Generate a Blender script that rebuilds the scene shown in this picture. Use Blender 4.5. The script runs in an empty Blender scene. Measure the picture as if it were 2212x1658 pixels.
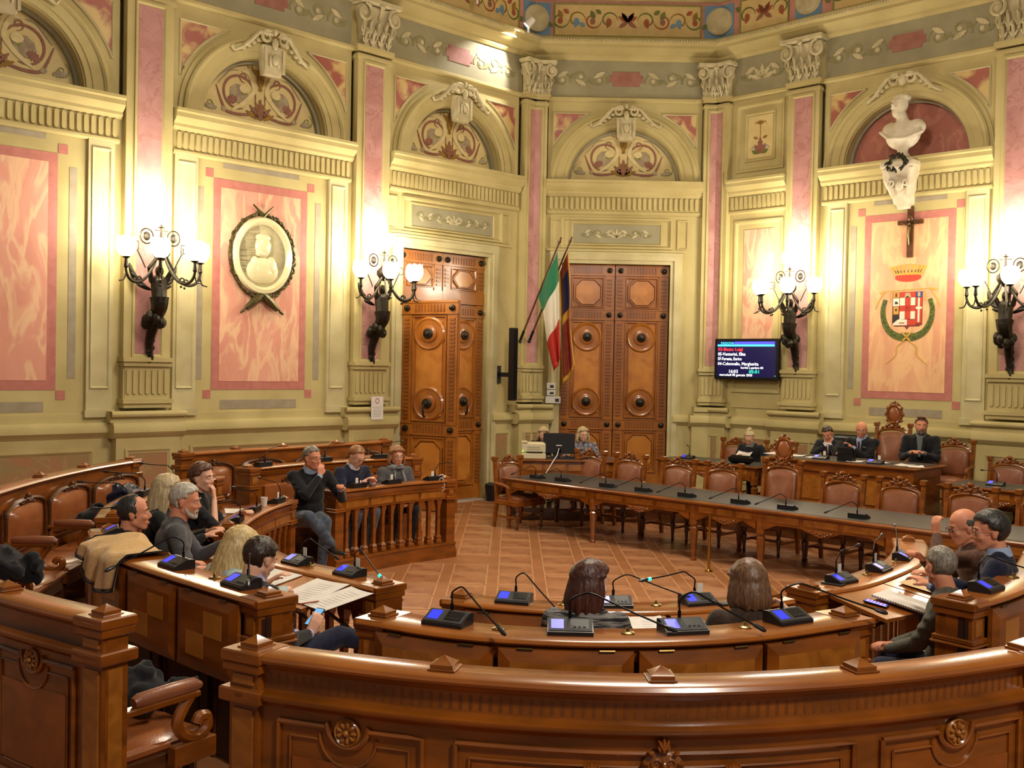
import bpy, math, random
from math import sin, cos, pi, radians, sqrt, atan2
from mathutils import Vector, Matrix, noise
random.seed(7)
scene = bpy.context.scene
col = scene.collection
# ------------------------------------------------------------------ camera
CAMH = 2.4
cam_d = bpy.data.cameras.new('camera'); cam = bpy.data.objects.new('camera', cam_d); col.objects.link(cam)
cam_d.sensor_width = 36.0; cam_d.lens = 36.0 * 2264.0 / 2212.0; cam_d.clip_start = 0.05; cam_d.clip_end = 100
_p = -math.atan((829.0 - 790.0) / 2264.0); _r = 0.0192
_f = Vector((0, cos(_p), sin(_p))); _x = Vector((1, 0, 0)); _u = _x.cross(_f)
_rx = _x * cos(_r) + _u * sin(_r); _ux = -_x * sin(_r) + _u * cos(_r)
cam.matrix_world = Matrix(((_rx.x, _ux.x, -_f.x, 0), (_rx.y, _ux.y, -_f.y, 0), (_rx.z, _ux.z, -_f.z, CAMH), (0, 0, 0, 1)))
scene.camera = cam
# ------------------------------------------------------------------ view, world, ceiling light
scene.view_settings.view_transform = 'Standard'; scene.view_settings.look = 'None'
scene.view_settings.gamma = 1.0; scene.view_settings.use_curve_mapping = False
scene.view_settings.exposure = 0.0
WORLD = ((1.0, 0.88, 0.72), 0.19)
world = bpy.data.worlds.new('world'); scene.world = world; world.use_nodes = True
_bg = world.node_tree.nodes['Background']; _bg.inputs[0].default_value = (*WORLD[0], 1); _bg.inputs[1].default_value = WORLD[1]
SCONCE_W = 36.0        # watts per globe
SCOL = (1.0, .90, .72)
def area_light(name, loc, size, power, color, target=None, spread=180):
    d = bpy.data.lights.new(name, 'AREA'); d.shape = 'DISK'; d.size = size; d.energy = power; d.color = color; d.spread = radians(spread)
    o = bpy.data.objects.new(name, d); col.objects.link(o); o.location = loc
    if target is not None:
        o.rotation_euler = (Vector(target) - Vector(loc)).to_track_quat('-Z', 'Y').to_euler()
    return o
# chandelier inferred above the frame, no fixture built
area_light('chandelier_light', (1.6, 9.6, 8.3), 2.6, 430, (1.0, 0.88, 0.72), (1.6, 9.6, 0))
_l = bpy.data.lights.new('chandelier_bulbs', 'POINT'); _l.energy = 420; _l.color = (1.0, 0.88, 0.70); _l.shadow_soft_size = .7
_o = bpy.data.objects.new('chandelier_bulbs', _l); col.objects.link(_o); _o.location = (1.8, 10.6, 8.0)
area_light('camera_side_fill', (3.2, -0.8, 7.6), 0.9, 300, (1.0, 0.90, 0.78), (0.6, 7.5, 0.8), 140)  # unseen fill added behind the camera to brighten the desk fronts
# ------------------------------------------------------------------ materials
def lin(c):
    if isinstance(c, str):
        c = [int(c[i:i+2], 16) / 255 for i in (0, 2, 4)]
    return tuple(x / 12.92 if x <= 0.04045 else ((x + 0.055) / 1.055) ** 2.4 for x in c)
MATS = {}
def mat(name, c, rough=0.5, metal=0.0, c2=None, scale=5.0, stretch=(1, 1, 1), detail=4.0, bump=0.0, bscale=None, coat=0.0,
        lo=0.35, hi=0.65, emit=None, estr=0.0, dist=0.0, vein=None, vw=0.03, vscale=None, vmix=.6, trans=0.0, spec=0.5, sheen=0.0, coord='Object'):
    if name in MATS: return MATS[name]
    m = bpy.data.materials.new(name); m.use_nodes = True; nt = m.node_tree; N = nt.nodes; L = nt.links
    b = N['Principled BSDF']; cc = (*lin(c), 1); b.inputs['Base Color'].default_value = cc
    b.inputs['Roughness'].default_value = rough; b.inputs['Metallic'].default_value = metal
    b.inputs['Coat Weight'].default_value = coat; b.inputs['Coat Roughness'].default_value = 0.12
    b.inputs['Specular IOR Level'].default_value = spec
    if sheen: b.inputs['Sheen Weight'].default_value = sheen
    if trans: b.inputs['Transmission Weight'].default_value = trans
    if emit is not None:
        b.inputs['Emission Color'].default_value = (*lin(emit), 1); b.inputs['Emission Strength'].default_value = estr
    m.diffuse_color = cc
    if c2 is not None or bump or vein is not None:
        tc = N.new('ShaderNodeTexCoord'); mp = N.new('ShaderNodeMapping'); mp.inputs['Scale'].default_value = stretch
        L.new(tc.outputs[coord], mp.inputs['Vector'])
        nz = N.new('ShaderNodeTexNoise'); nz.inputs['Scale'].default_value = scale; nz.inputs['Detail'].default_value = detail
        nz.inputs['Distortion'].default_value = dist
        L.new(mp.outputs[0], nz.inputs['Vector'])
        last = None
        if c2 is not None:
            r = N.new('ShaderNodeValToRGB'); r.color_ramp.elements[0].position = lo; r.color_ramp.elements[1].position = hi
            r.color_ramp.elements[0].color = cc; r.color_ramp.elements[1].color = (*lin(c2), 1)
            L.new(nz.outputs[0], r.inputs[0]); last = r.outputs[0]; L.new(last, b.inputs['Base Color'])
        if vein is not None:
            n2 = N.new('ShaderNodeTexNoise'); n2.inputs['Scale'].default_value = vscale or scale * 0.8; n2.inputs['Detail'].default_value = 5
            n2.inputs['Distortion'].default_value = dist + 0.6
            m2 = N.new('ShaderNodeMapping'); m2.inputs['Location'].default_value = (3.1, 7.7, 1.3); m2.inputs['Scale'].default_value = stretch
            L.new(tc.outputs[coord], m2.inputs['Vector']); L.new(m2.outputs[0], n2.inputs['Vector'])
            vr = N.new('ShaderNodeValToRGB'); e = vr.color_ramp.elements; e[0].position = 0.5 - vw; e[0].color = (0, 0, 0, 1)
            e[1].position = 0.5; e[1].color = (1, 1, 1, 1); e3 = e.new(0.5 + vw); e3.color = (0, 0, 0, 1)
            L.new(n2.outputs[0], vr.inputs[0])
            mx = N.new('ShaderNodeMix'); mx.data_type = 'RGBA'
            sc_ = N.new('ShaderNodeMath'); sc_.operation = 'MULTIPLY'; sc_.inputs[1].default_value = vmix; L.new(vr.outputs[0], sc_.inputs[0]); L.new(sc_.outputs[0], mx.inputs[0])
            if last: L.new(last, mx.inputs[6])
            else: mx.inputs[6].default_value = cc
            mx.inputs[7].default_value = (*lin(vein), 1); L.new(mx.outputs[2], b.inputs['Base Color'])
        if bump:
            nb = nz
            if bscale:
                nb = N.new('ShaderNodeTexNoise'); nb.inputs['Scale'].default_value = bscale; nb.inputs['Detail'].default_value = 4
                L.new(mp.outputs[0], nb.inputs['Vector'])
            bp = N.new('ShaderNodeBump'); bp.inputs['Strength'].default_value = bump; bp.inputs['Distance'].default_value = 0.01
            L.new(nb.outputs[0], bp.inputs['Height']); L.new(bp.outputs[0], b.inputs['Normal'])
    MATS[name] = m
    return m
STUCCO = mat('stucco', 'bfb07c', 0.75, c2='ae9e6a', scale=1.3, bump=0.12, bscale=18, spec=0.25)
STUCCO2 = mat('stucco_pale', 'c4b98e', 0.7, c2='b3a67a', scale=2.2, spec=0.25)
STUCCO3 = mat('stucco_ornament', 'b3a680', 0.7, c2='c8bc98', scale=6, spec=0.3)
GREENP = mat('painted_grey_green', '8d866a', 0.8, c2='9b9476', scale=2)
PINKM = mat('pink_marble', 'd99c86', 0.55, c2='ca8874', scale=1.7, stretch=(1.4, 1, .45), vein='e6c99c', vw=.09, vscale=2.4, dist=.4, spec=.3)
PINKM2 = mat('orange_marble', 'e0a880', 0.55, c2='d49774', scale=1.7, stretch=(1.4, 1, .45), vein='eac48c', vw=.09, vscale=2.4, dist=.4, spec=.3)
PINKB = mat('rose_border', 'b97468', 0.6, c2='ad675c', scale=9)
MAUVE = mat('mauve_marble', 'bc8c86', 0.5, c2='ab7872', scale=2.2, vein='95605c', vw=.022, vscale=1.6, dist=1.2, spec=.3)
REDM = mat('breccia_marble', '9a5648', 0.5, c2='c6aa70', scale=3.2, lo=.46, hi=.60, dist=.5)
DADOM = mat('dado_marble', '8f7a50', 0.55, c2='a0704e', scale=2.6, vein='b39a68', vw=.03, vscale=2.0, dist=1.2, vmix=.35)
GREYB = mat('grey_band', '9c907a', 0.7, c2='90846c', scale=6)
WOOD = mat('walnut', '8e4c10', 0.3, c2='693709', scale=3.2, stretch=(1, 1, 3.5), detail=7, coat=.5, bump=.03, bscale=30, spec=.5)
WOODD = mat('walnut_dark', '5c310e', 0.34, c2='41210a', scale=4, stretch=(1, 1, 3), detail=7, coat=.4)
WOODL = mat('walnut_burl', 'a36624', 0.28, c2='885018', scale=6, detail=8, dist=1.5, coat=.5)
WOODT = mat('honey_top', '9a5518', 0.26, c2='834611', scale=2.0, stretch=(1.3, 1.3, 3), detail=8, coat=.6)
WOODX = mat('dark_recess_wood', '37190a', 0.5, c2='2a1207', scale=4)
DOORW = mat('door_oak', 'a6641f', 0.32, c2='8a4e16', scale=3, stretch=(1, 1, .5), detail=7, coat=.4)
DOORP = mat('door_burl', 'bd7a30', 0.28, c2='a66522', scale=4, detail=8, dist=1.2, coat=.5)
DOORD = mat('door_flute_wood', '8a4d18', 0.35, c2='714011', scale=5, coat=.4)
LEATH = mat('brown_leather', '8c5436', 0.38, c2='7a472e', scale=5, bump=.18, bscale=90, coat=.15)
LEATHD = mat('tan_leather', '9a5a30', 0.3, c2='854922', scale=4, bump=.15, bscale=90, coat=.25)
BLACK = mat('black_plastic', '17171a', 0.38)
BLACKS = mat('black_satin', '0b0b0d', 0.4, spec=.2)
BAIZE = mat('grey_green_leather_top', '2d3030', 0.42, c2='353834', scale=6, bump=.05, bscale=120)
SILVER = mat('grey_plastic', '343436', 0.6, spec=.3)
BRASS = mat('brass', 'b08a3c', 0.25, metal=1.0)
BRASSD = mat('aged_brass', '8a744a', 0.3, metal=1.0)
BRONZE = mat('dark_bronze', '2b2620', 0.38, metal=.75, c2='3d372c', scale=20, bump=.2, bscale=60)
BRONZEG = mat('green_bronze', '3a3318', 0.42, metal=.5, c2='5b5228', scale=25)
SCREEN = mat('blue_display', '2230c8', 0.3, emit='2634e0', estr=1.0)
GLOBE = mat('globe_glass', 'fff6dd', 0.3, emit='fff0c8', estr=12.0)
PAPER = mat('paper', 'e2ddd6', 0.7, c2='d6d1ca', scale=9)
PAPERC = mat('manila_paper', 'd9b98a', 0.7)
WHITE = mat('white_plastic', 'd8d4cc', 0.45)
BEIGE = mat('beige_plastic', 'cfc3a0', 0.5)
MARBW = mat('white_marble', 'd9ceb8', 0.5, c2='c2b498', scale=6, bump=.1)
IVORY = mat('ivory_marble', 'e3d9b0', 0.22, c2='d8cc9f', scale=4, coat=.4)
# ------------------------------------------------------------------ mesh builder
class MB:
    def __init__(s, T=None): s.v = []; s.f = []; s.m = []; s.T = T; s.fn = None
    def add(s, vs, fs, mi=0):
        o = len(s.v)
        for p in vs:
            p = Vector(p)
            if s.T is not None: p = s.T @ p
            if s.fn is not None: p = Vector(s.fn(p))
            s.v.append(p)
        for f in fs: s.f.append([i + o for i in f]); s.m.append(mi)
    def box(s, x0, x1, y0, y1, z0, z1, mi=0, ch=0):
        if x0 > x1: x0, x1 = x1, x0
        if y0 > y1: y0, y1 = y1, y0
        if z0 > z1: z0, z1 = z1, z0
        if not ch:
            s.add([(x0, y0, z0), (x1, y0, z0), (x1, y1, z0), (x0, y1, z0), (x0, y0, z1), (x1, y0, z1), (x1, y1, z1), (x0, y1, z1)],
                  [(0, 3, 2, 1), (4, 5, 6, 7), (0, 1, 5, 4), (1, 2, 6, 5), (2, 3, 7, 6), (3, 0, 4, 7)], mi)
        else:
            R = [(z0, ch), (z0 + ch, 0), (z1 - ch, 0), (z1, ch)]; vs = []
            for z, c in R: vs += [(x0 + c, y0 + c, z), (x1 - c, y0 + c, z), (x1 - c, y1 - c, z), (x0 + c, y1 - c, z)]
            fs = [(3, 2, 1, 0), (12, 13, 14, 15)]
            for k in range(3):
                for i in range(4): a = k * 4 + i; b = k * 4 + (i + 1) % 4; fs.append((a, b, b + 4, a + 4))
            s.add(vs, fs, mi)
    def rings(s, R, mi=0, cap=True, close=False):
        n = len(R[0]); vs = [p for r in R for p in r]; fs = []; K = len(R)
        for k in range(K if close else K - 1):
            for i in range(n):
                a = k * n + i; b = k * n + (i + 1) % n; c = ((k + 1) % K) * n
                fs.append((a, b, c + (i + 1) % n, c + i))
        if cap and not close: fs.append(tuple(reversed(range(n)))); fs.append(tuple((K - 1) * n + i for i in range(n)))
        s.add(vs, fs, mi)
    def tube(s, pts, rad, n=8, mi=0, cap=True, flat=1.0):
        pts = [Vector(p) for p in pts]; K = len(pts)
        if not hasattr(rad, '__len__'): rad = [rad] * K
        t0 = (pts[1] - pts[0]).normalized(); a = Vector((0, 0, 1)) if abs(t0.z) < .9 else Vector((1, 0, 0)); nrm = t0.cross(a).normalized(); R = []
        for k in range(K):
            t = (pts[min(k + 1, K - 1)] - pts[max(k - 1, 0)]);
            t = t.normalized() if t.length > 1e-9 else t0
            nrm = (nrm - t * nrm.dot(t)); nrm = nrm.normalized() if nrm.length > 1e-6 else t.orthogonal().normalized(); bn = t.cross(nrm)
            R.append([pts[k] + (nrm * cos(2 * pi * i / n) + bn * sin(2 * pi * i / n) * flat) * rad[k] for i in range(n)])
        s.rings(R, mi, cap)
    def cyl(s, p0, p1, r0, r1=None, n=12, mi=0): s.tube([p0, p1], [r0, r0 if r1 is None else r1], n, mi)
    def ell(s, c, r, nu=12, nv=8, mi=0, M=None):
        c = Vector(c); R = []
        if not hasattr(r, '__len__'): r = (r, r, r)
        vs = []; fs = []
        for j in range(1, nv):
            ph = pi * j / nv
            for i in range(nu):
                a = 2 * pi * i / nu; p = Vector((r[0] * sin(ph) * cos(a), r[1] * sin(ph) * sin(a), -r[2] * cos(ph)))
                if M is not None: p = M @ p
                vs.append(c + p)
        lo = Vector((0, 0, -r[2])); hi = Vector((0, 0, r[2]))
        if M is not None: lo = M @ lo; hi = M @ hi
        vs += [c + lo, c + hi]; b = len(vs) - 2
        for j in range(nv - 2):
            for i in range(nu): k = (i + 1) % nu; fs.append((j * nu + i, j * nu + k, (j + 1) * nu + k, (j + 1) * nu + i))
        for i in range(nu): k = (i + 1) % nu; fs.append((b, k, i)); fs.append((b + 1, (nv - 2) * nu + i, (nv - 2) * nu + k))
        s.add(vs, fs, mi)
    def lathe(s, prof, c=(0, 0, 0), n=16, mi=0, M=None):
        c = Vector(c); R = []
        for r, z in prof:
            ring = [Vector((r * cos(2 * pi * i / n), r * sin(2 * pi * i / n), z)) for i in range(n)]
            if M is not None: ring = [M @ p for p in ring]
            R.append([c + p for p in ring])
        s.rings(R, mi)
    def prism(s, poly, f, h0, h1, mi=0):   # f(a, b, h) -> xyz ; poly counter-clockwise
        n = len(poly); vs = [f(a, b, h0) for a, b in poly] + [f(a, b, h1) for a, b in poly]
        fs = [tuple(reversed(range(n))), tuple(range(n, 2 * n))] + [(i, (i + 1) % n, n + (i + 1) % n, n + i) for i in range(n)]
        s.add(vs, fs, mi)
    def pyramid(s, c, w, h, base=0.0, mi=0, rot=0):
        cx, cy, cz = c; q = []
        def ring(hw, z): return [Vector((cx + hw * sx * cos(rot) - hw * sy * sin(rot), cy + hw * sx * sin(rot) + hw * sy * cos(rot), z)) for sx, sy in ((-1, -1), (1, -1), (1, 1), (-1, 1))]
        R = [ring(w * .5, cz), ring(w * .5, cz + base)] if base else [ring(w * .5, cz)]
        if base: R.append(ring(w * .40, cz + base + .003))
        R.append(ring(w * .012, cz + base + h)); s.rings(R, mi)
    def build(s, name, mats, parent=None, loc=None, ang=35, flip=False, smooth=True):
        me = bpy.data.meshes.new(name)
        fs = [list(reversed(f)) for f in s.f] if flip else s.f
        me.from_pydata([tuple(p) for p in s.v], [], fs)
        if not isinstance(mats, (list, tuple)): mats = [mats]
        for m in mats: me.materials.append(m)
        if len(mats) > 1: me.polygons.foreach_set('material_index', s.m)
        if smooth and len(me.polygons):
            me.polygons.foreach_set('use_smooth', [True] * len(me.polygons)); me.set_sharp_from_angle(angle=radians(ang))
        me.update()
        o = bpy.data.objects.new(name, me); col.objects.link(o)
        if parent is not None: o.parent = parent
        if loc is not None: o.location = loc
        return o
def tag(o, label=None, cat=None, group=None, kind=None):
    if label: o['label'] = label
    if cat: o['category'] = cat
    if group: o['group'] = group
    if kind: o['kind'] = kind
    return o
def thing(name, label, cat, loc=(0, 0, 0), rz=0.0, group=None):
    o = bpy.data.objects.new(name, None); col.objects.link(o); o.location = loc; o.rotation_euler = (0, 0, rz); o.empty_display_size = .1
    return tag(o, label, cat, group)
def inst(src, parent=None, loc=None, rz=None, M=None):
    o = src.copy(); col.objects.link(o)
    if parent is not None: o.parent = parent
    if M is not None: o.matrix_local = M
    if loc is not None: o.location = loc
    if rz is not None: o.rotation_euler = (0, 0, rz)
    return o
def copy_thing(root, loc, rz, label=None, group=None):
    r = root.copy(); col.objects.link(r); r.location = loc; r.rotation_euler = (0, 0, rz)
    if label: r['label'] = label
    if group: r['group'] = group
    for ch in list(root.children):
        c = ch.copy(); col.objects.link(c); c.parent = r
        for g in list(ch.children):
            d = g.copy(); col.objects.link(d); d.parent = c
    return r
def arc(cx, cy, r, a0, a1, n=12, ry=None):
    ry = r if ry is None else ry
    return [(cx + r * cos(radians(a0 + (a1 - a0) * i / n)), cy + ry * sin(radians(a0 + (a1 - a0) * i / n))) for i in range(n + 1)]
def cr(pts, n=8):      # Catmull-Rom through 2-D / 3-D points
    P = [Vector(p) for p in pts]; P = [P[0] * 2 - P[1]] + P + [P[-1] * 2 - P[-2]]; out = []
    for k in range(1, len(P) - 2):
        a, b, c, d = P[k-1:k+3]
        for i in range(n):
            t = i / n; out.append(.5 * ((2 * b) + (c - a) * t + (2 * a - 5 * b + 4 * c - d) * t * t + (3 * b - a - 3 * c + d) * t ** 3))
    out.append(P[-2]); return out
def text_mesh(txt, size, m, parent, M, depth=0.0, align='LEFT', name='lettering', sx=1.0):
    cu = bpy.data.curves.new(name, 'FONT'); cu.body = txt; cu.size = size; cu.extrude = depth; cu.align_x = align; cu.resolution_u = 2
    t = bpy.data.objects.new(name, cu); col.objects.link(t)
    me = bpy.data.meshes.new_from_object(t.evaluated_get(bpy.context.evaluated_depsgraph_get()))
    bpy.data.objects.remove(t); bpy.data.curves.remove(cu); me.materials.clear(); me.materials.append(m)
    o = bpy.data.objects.new(name, me); col.objects.link(o)
    o.parent = parent; o.matrix_local = M @ Matrix.Diagonal((sx, 1, 1, 1)); return o
def remesh_obj(mb, name, mats, parent, voxel, smooth=2, fac=.6, subd=0):
    o = mb.build(name, mats, parent)
    r = o.modifiers.new('r', 'REMESH'); r.mode = 'VOXEL'; r.voxel_size = voxel; r.use_smooth_shade = True
    if smooth: s = o.modifiers.new('s', 'SMOOTH'); s.iterations = smooth; s.factor = fac
    dg = bpy.context.evaluated_depsgraph_get(); me = bpy.data.meshes.new_from_object(o.evaluated_get(dg))
    o.modifiers.clear(); old = o.data; o.data = me; bpy.data.meshes.remove(old)
    me.polygons.foreach_set('use_smooth', [True] * len(me.polygons))
    if not me.materials:
        for m in (mats if isinstance(mats, (list, tuple)) else [mats]): me.materials.append(m)
    return o
# ------------------------------------------------------------------ floor
XAB, YB = 0.286, 19.586          # corner between left and back wall
XBC = 3.747                      # corner between back and right wall
FLOORW = mat('parquet_strip_wood', 'a9714a', 0.38, c2='98633e', scale=2, stretch=(.7, 2, 1), coat=.12)
TILE_A = mat('parquet_field_wood', 'bb8660', 0.36, c2='a5714c', scale=2.3, stretch=(1, 3, 1), detail=6, coat=.12)
TILE_B = mat('parquet_dark_wood', 'b07a54', 0.36, c2='936040', scale=2.3, stretch=(3, 1, 1), detail=6, coat=.12)
TILE_L = mat('parquet_light_inlay', 'c8986a', 0.36, coat=.12)
mb = MB()
mb.prism([(-9.5, -2.5), (12.5, -2.5), (12.5, 10.832 - .0), (XBC, YB), (XAB, YB), (-9.5, 9.8)], lambda a, b, h: (a, b, h), -0.12, 0.0)
floor = tag(mb.build('floor', FLOORW), kind='structure')
mb = MB(); w, d = .205, .278; b = .013; z = .005
R = lambda k, zz: [(-w + k, -d + k, zz), (w - k, -d + k, zz), (w - k, d - k, zz), (-w + k, d - k, zz)]
mb.add(R(0, 0) + R(0, z) + R(b, z), [(0, 1, 5, 4), (1, 2, 6, 5), (2, 3, 7, 6), (3, 0, 4, 7), (4, 5, 9, 8), (5, 6, 10, 9), (6, 7, 11, 10), (7, 4, 8, 11)], 2)
a_ = R(b, z); c_ = R(.1, z); mb.add(a_ + c_, [(0, 1, 5, 4), (2, 3, 7, 6)], 0); mb.add(a_ + c_, [(1, 2, 6, 5), (3, 0, 4, 7), (4, 5, 6, 7)], 1)
tile0 = mb.build('parquet_tile', [TILE_A, TILE_B, TILE_L], floor, smooth=False)
n = 0; first = True
for j in range(19, -1, -1):
    for i in range(17):
        x = -.12 + .205 + .53 * (i - 6); y = 12.6 + .3 + .6 * (j - 10)
        rc = sqrt((x - .95) ** 2 + (y - 9.6) ** 2)
        if x + y > 19.0 or x - y < -19.0 or n > 285: continue
        if x > 5.2 or y < 6.6: continue
        if y < 13 and rc > 3.55 and x < 1.5: continue
        if x < -1.1 and y < 14.0 and rc > 3.3: continue
        if rc > 4.3 and x > 2.5 and y < 9: continue
        if first: tile0.location = (x, y, 0); first = False
        else:
            o = inst(tile0, floor, (x, y, 0))
            if (i + j) % 3 == 0: o.rotation_euler = (0, 0, pi)
        n += 1
# raised dais platforms along the back and right wall
mb = MB()
mb.prism([(0.02, 16.3), (2.7, 16.3), (8.9, 10.3), (12.3, 11.0), (XBC, YB - .01), (XAB, YB - .01)], lambda a, b, h: (a, b, h), 0.0, 0.2)
plat = tag(mb.build('floor_platform', WOODD), kind='structure')
S2 = sqrt(2)
def nt(n, t, z=0.0): return ((n + t) / S2, (n - t) / S2, z)      # n: towards right wall, t: along it towards the camera's right
mb = MB(); P = [nt(13.4, -8.45), nt(13.4, -5.7), nt(16.4, -5.7), nt(16.4, -8.45)]
mb.prism([(p[0], p[1]) for p in P][::-1], lambda a, b, h: (a, b, h), 0.2, 0.4)
tag(mb.build('floor_dais', WOODD), kind='structure')
# ------------------------------------------------------------------ walls
class Wall:
    def __init__(s, name, origin, d, mir, off):
        s.mir = mir; s.off = off
        d = Vector((d[0], d[1], 0)).normalized(); nn = Vector((0, 0, 1)).cross(d)
        s.M = Matrix(((d.x, nn.x, 0, origin[0]), (d.y, nn.y, 0, origin[1]), (0, 0, 1, 0), (0, 0, 0, 1)))
        s.root = bpy.data.objects.new(name, None)
        s.name = name
    def X(s, a): return s.off - a if s.mir else a
    def mb(s):
        m = MB()
        if s.mir: m.fn = lambda p: (s.off - p[0], p[1], p[2])
        return m
    def part(s, m, name, mats, **k):
        return m.build(name, mats, s.root, flip=s.mir, **k)
q = 1 / S2
WA = Wall('wall_left', (XAB, YB), (-q, -q), False, 0)
WB = Wall('wall_back', (XBC, YB), (-1, 0), True, XBC - XAB)
WC = Wall('wall_right', (XBC + 11 * q, YB - 11 * q), (-q, q), True, 11.0)
for W in (WA, WB, WC):
    assert abs(W.M.to_3x3().determinant() - 1) < 1e-3
TOP = 10.6
def wall_shell(W, L, door):
    m = W.mb()
    if door: m.box(0, door[0], -.35, 0, 0, 5.6); m.box(door[1], L, -.35, 0, 0, 5.6); m.box(door[0], door[1], -.35, 0, door[2], 5.6)
    else: m.box(0, L, -.35, 0, 0, 5.6)
    m.box(0, L, -.6, -.24, 5.6, 7.33); m.box(0, L, -.35, 0, 7.33, TOP)
    bpy.data.objects.remove(W.root); o = m.build(W.name, STUCCO, flip=W.mir); W.root = o
    o.matrix_world = W.M; tag(o, kind='structure')
wall_shell(WA, 13.2, (1.07, 3.06, 4.33)); wall_shell(WB, 3.461, (.6, 2.62, 4.33)); wall_shell(WC, 11.0, None)
def moulding(W, m, s0, s1, prof, mi=0, ret=True):        # prof: list of (n, z); closed against the wall
    P = [(0.0, prof[0][1])] + prof + [(0.0, prof[-1][1])]
    R = []
    if ret:
        mx = max(p[0] for p in prof)
    R.append([(s0, a, z) for a, z in P]); R.append([(s1, a, z) for a, z in P])
    m.rings(R, mi)
def frame(m, s0, s1, z0, z1, w, n0, n1, mi=0):           # four mitred bars with a sloped face
    def ring(k, n): return [(s0 + k, n, z0 + k), (s1 - k, n, z0 + k), (s1 - k, n, z1 - k), (s0 + k, n, z1 - k)]
    rs = [ring(0, n0), ring(0, n1), ring(w * .45, n1), ring(w, n0)]
    vs = [p for r in rs for p in r]; fs = []
    for k in range(3):
        for i in range(4): fs.append((k * 4 + i, k * 4 + (i + 1) % 4, k * 4 + 4 + (i + 1) % 4, k * 4 + 4 + i))
    m.add(vs, [tuple(reversed(f)) for f in fs], mi)
CAPO = {}
def capital_mesh():
    m = MB(); w = .29
    m.rings([[(-a, 0, z), (a, 0, z), (a, b, z), (-a, b, z)] for a, b, z in ((.27, .12, 0), (.26, .11, .1), (.27, .13, .4), (.33, .2, .58), (.35, .22, .62))])
    m.rings([[(-a, 0, z), (a, 0, z), (a, b, z), (-a, b, z)] for a, b, z in ((.36, .26, .64), (.40, .30, .66), (.40, .30, .72), (.36, .25, .735))])
    for row, (z0, h, xs) in enumerate(((0.0, .22, (-.23, -.08, .08, .23)), (.14, .26, (-.27, -.15, 0, .15, .27)))):
        for x in xs:
            b = .13 + .015 * row
            pts = [(x, b, z0), (x, b + .02, z0 + h * .5), (x, b + .05, z0 + h * .85), (x, b + .1, z0 + h), (x, b + .12, z0 + h * .88)]
            m.tube(pts, [.045, .058, .055, .04, .015], 6, flat=.45)
            for sx in (-1, 1): m.tube([(x + sx * .02, b + .02, z0 + h * .25), (x + sx * .055, b + .045, z0 + h * .55)], [.022, .008], 5)
    for sx in (-1, 1):
        pts = []; 
        for k in range(26):
            t = k / 25; a = t * 2 * pi * 1.75 + pi / 2; r = .135 * (1 - t) + .018
            pts.append((sx * (.30 + r * cos(a) * -1 * -1 * .9), .2 + .05 * (1 - t), .5 + r * sin(a)))
        m.tube([(0, .2, .6), (sx * .15, .2, .585)] + pts, [.02, .024] + [.03 - .012 * k / 25 for k in range(26)], 6)
        m.ell((sx * .30, .2, .5), (.08, .05, .09), 10, 6)
        m.tube([(sx * .30, .22, .38), (sx * .33, .22, .27)], [.02, .006], 5)
    m.ell((0, .3, .62), (.05, .035, .045), 8, 6); m.tube([(0, .22, .45), (0, .28, .6)], [.015, .02], 5)
    return m
capmb = capital_mesh(); cap_src = None
def put_capital(W, s, ang=0.0, sc=1.0, z=7.42, n=0.0):
    global cap_src
    if cap_src is None: cap_src = capmb.build('capital', STUCCO3, None); o = cap_src
    else: o = cap_src.copy(); col.objects.link(o)
    o.parent = W.root; o.matrix_local = Matrix.Translation((W.X(s), n, z)) @ Matrix.Rotation(ang, 4, 'Z') @ Matrix.Scale(sc, 4); return o
def flute_bars(m, s0, s1, z0, z1, n0, step, fill=.62, depth=.02, mi=0):
    k = max(1, int(round((s1 - s0) / step))); st = (s1 - s0) / k
    for i in range(k):
        c = s0 + (i + .5) * st; r = st * fill / 2
        poly = [(c - r, z0 + r), (c, z0), (c + r, z0 + r), (c + r, z1 - r), (c, z1), (c - r, z1 - r)]
        m.prism([(c - r, z0 + r), (c - r * .6, z0 + r * .25), (c + r * .6, z0 + r * .25), (c + r, z0 + r), (c + r, z1 - r), (c + r * .6, z1 - r * .25), (c - r * .6, z1 - r * .25), (c - r, z1 - r)][::-1],
                lambda a, b, h: (a, h, b), n0, n0 + depth, mi)
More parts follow.
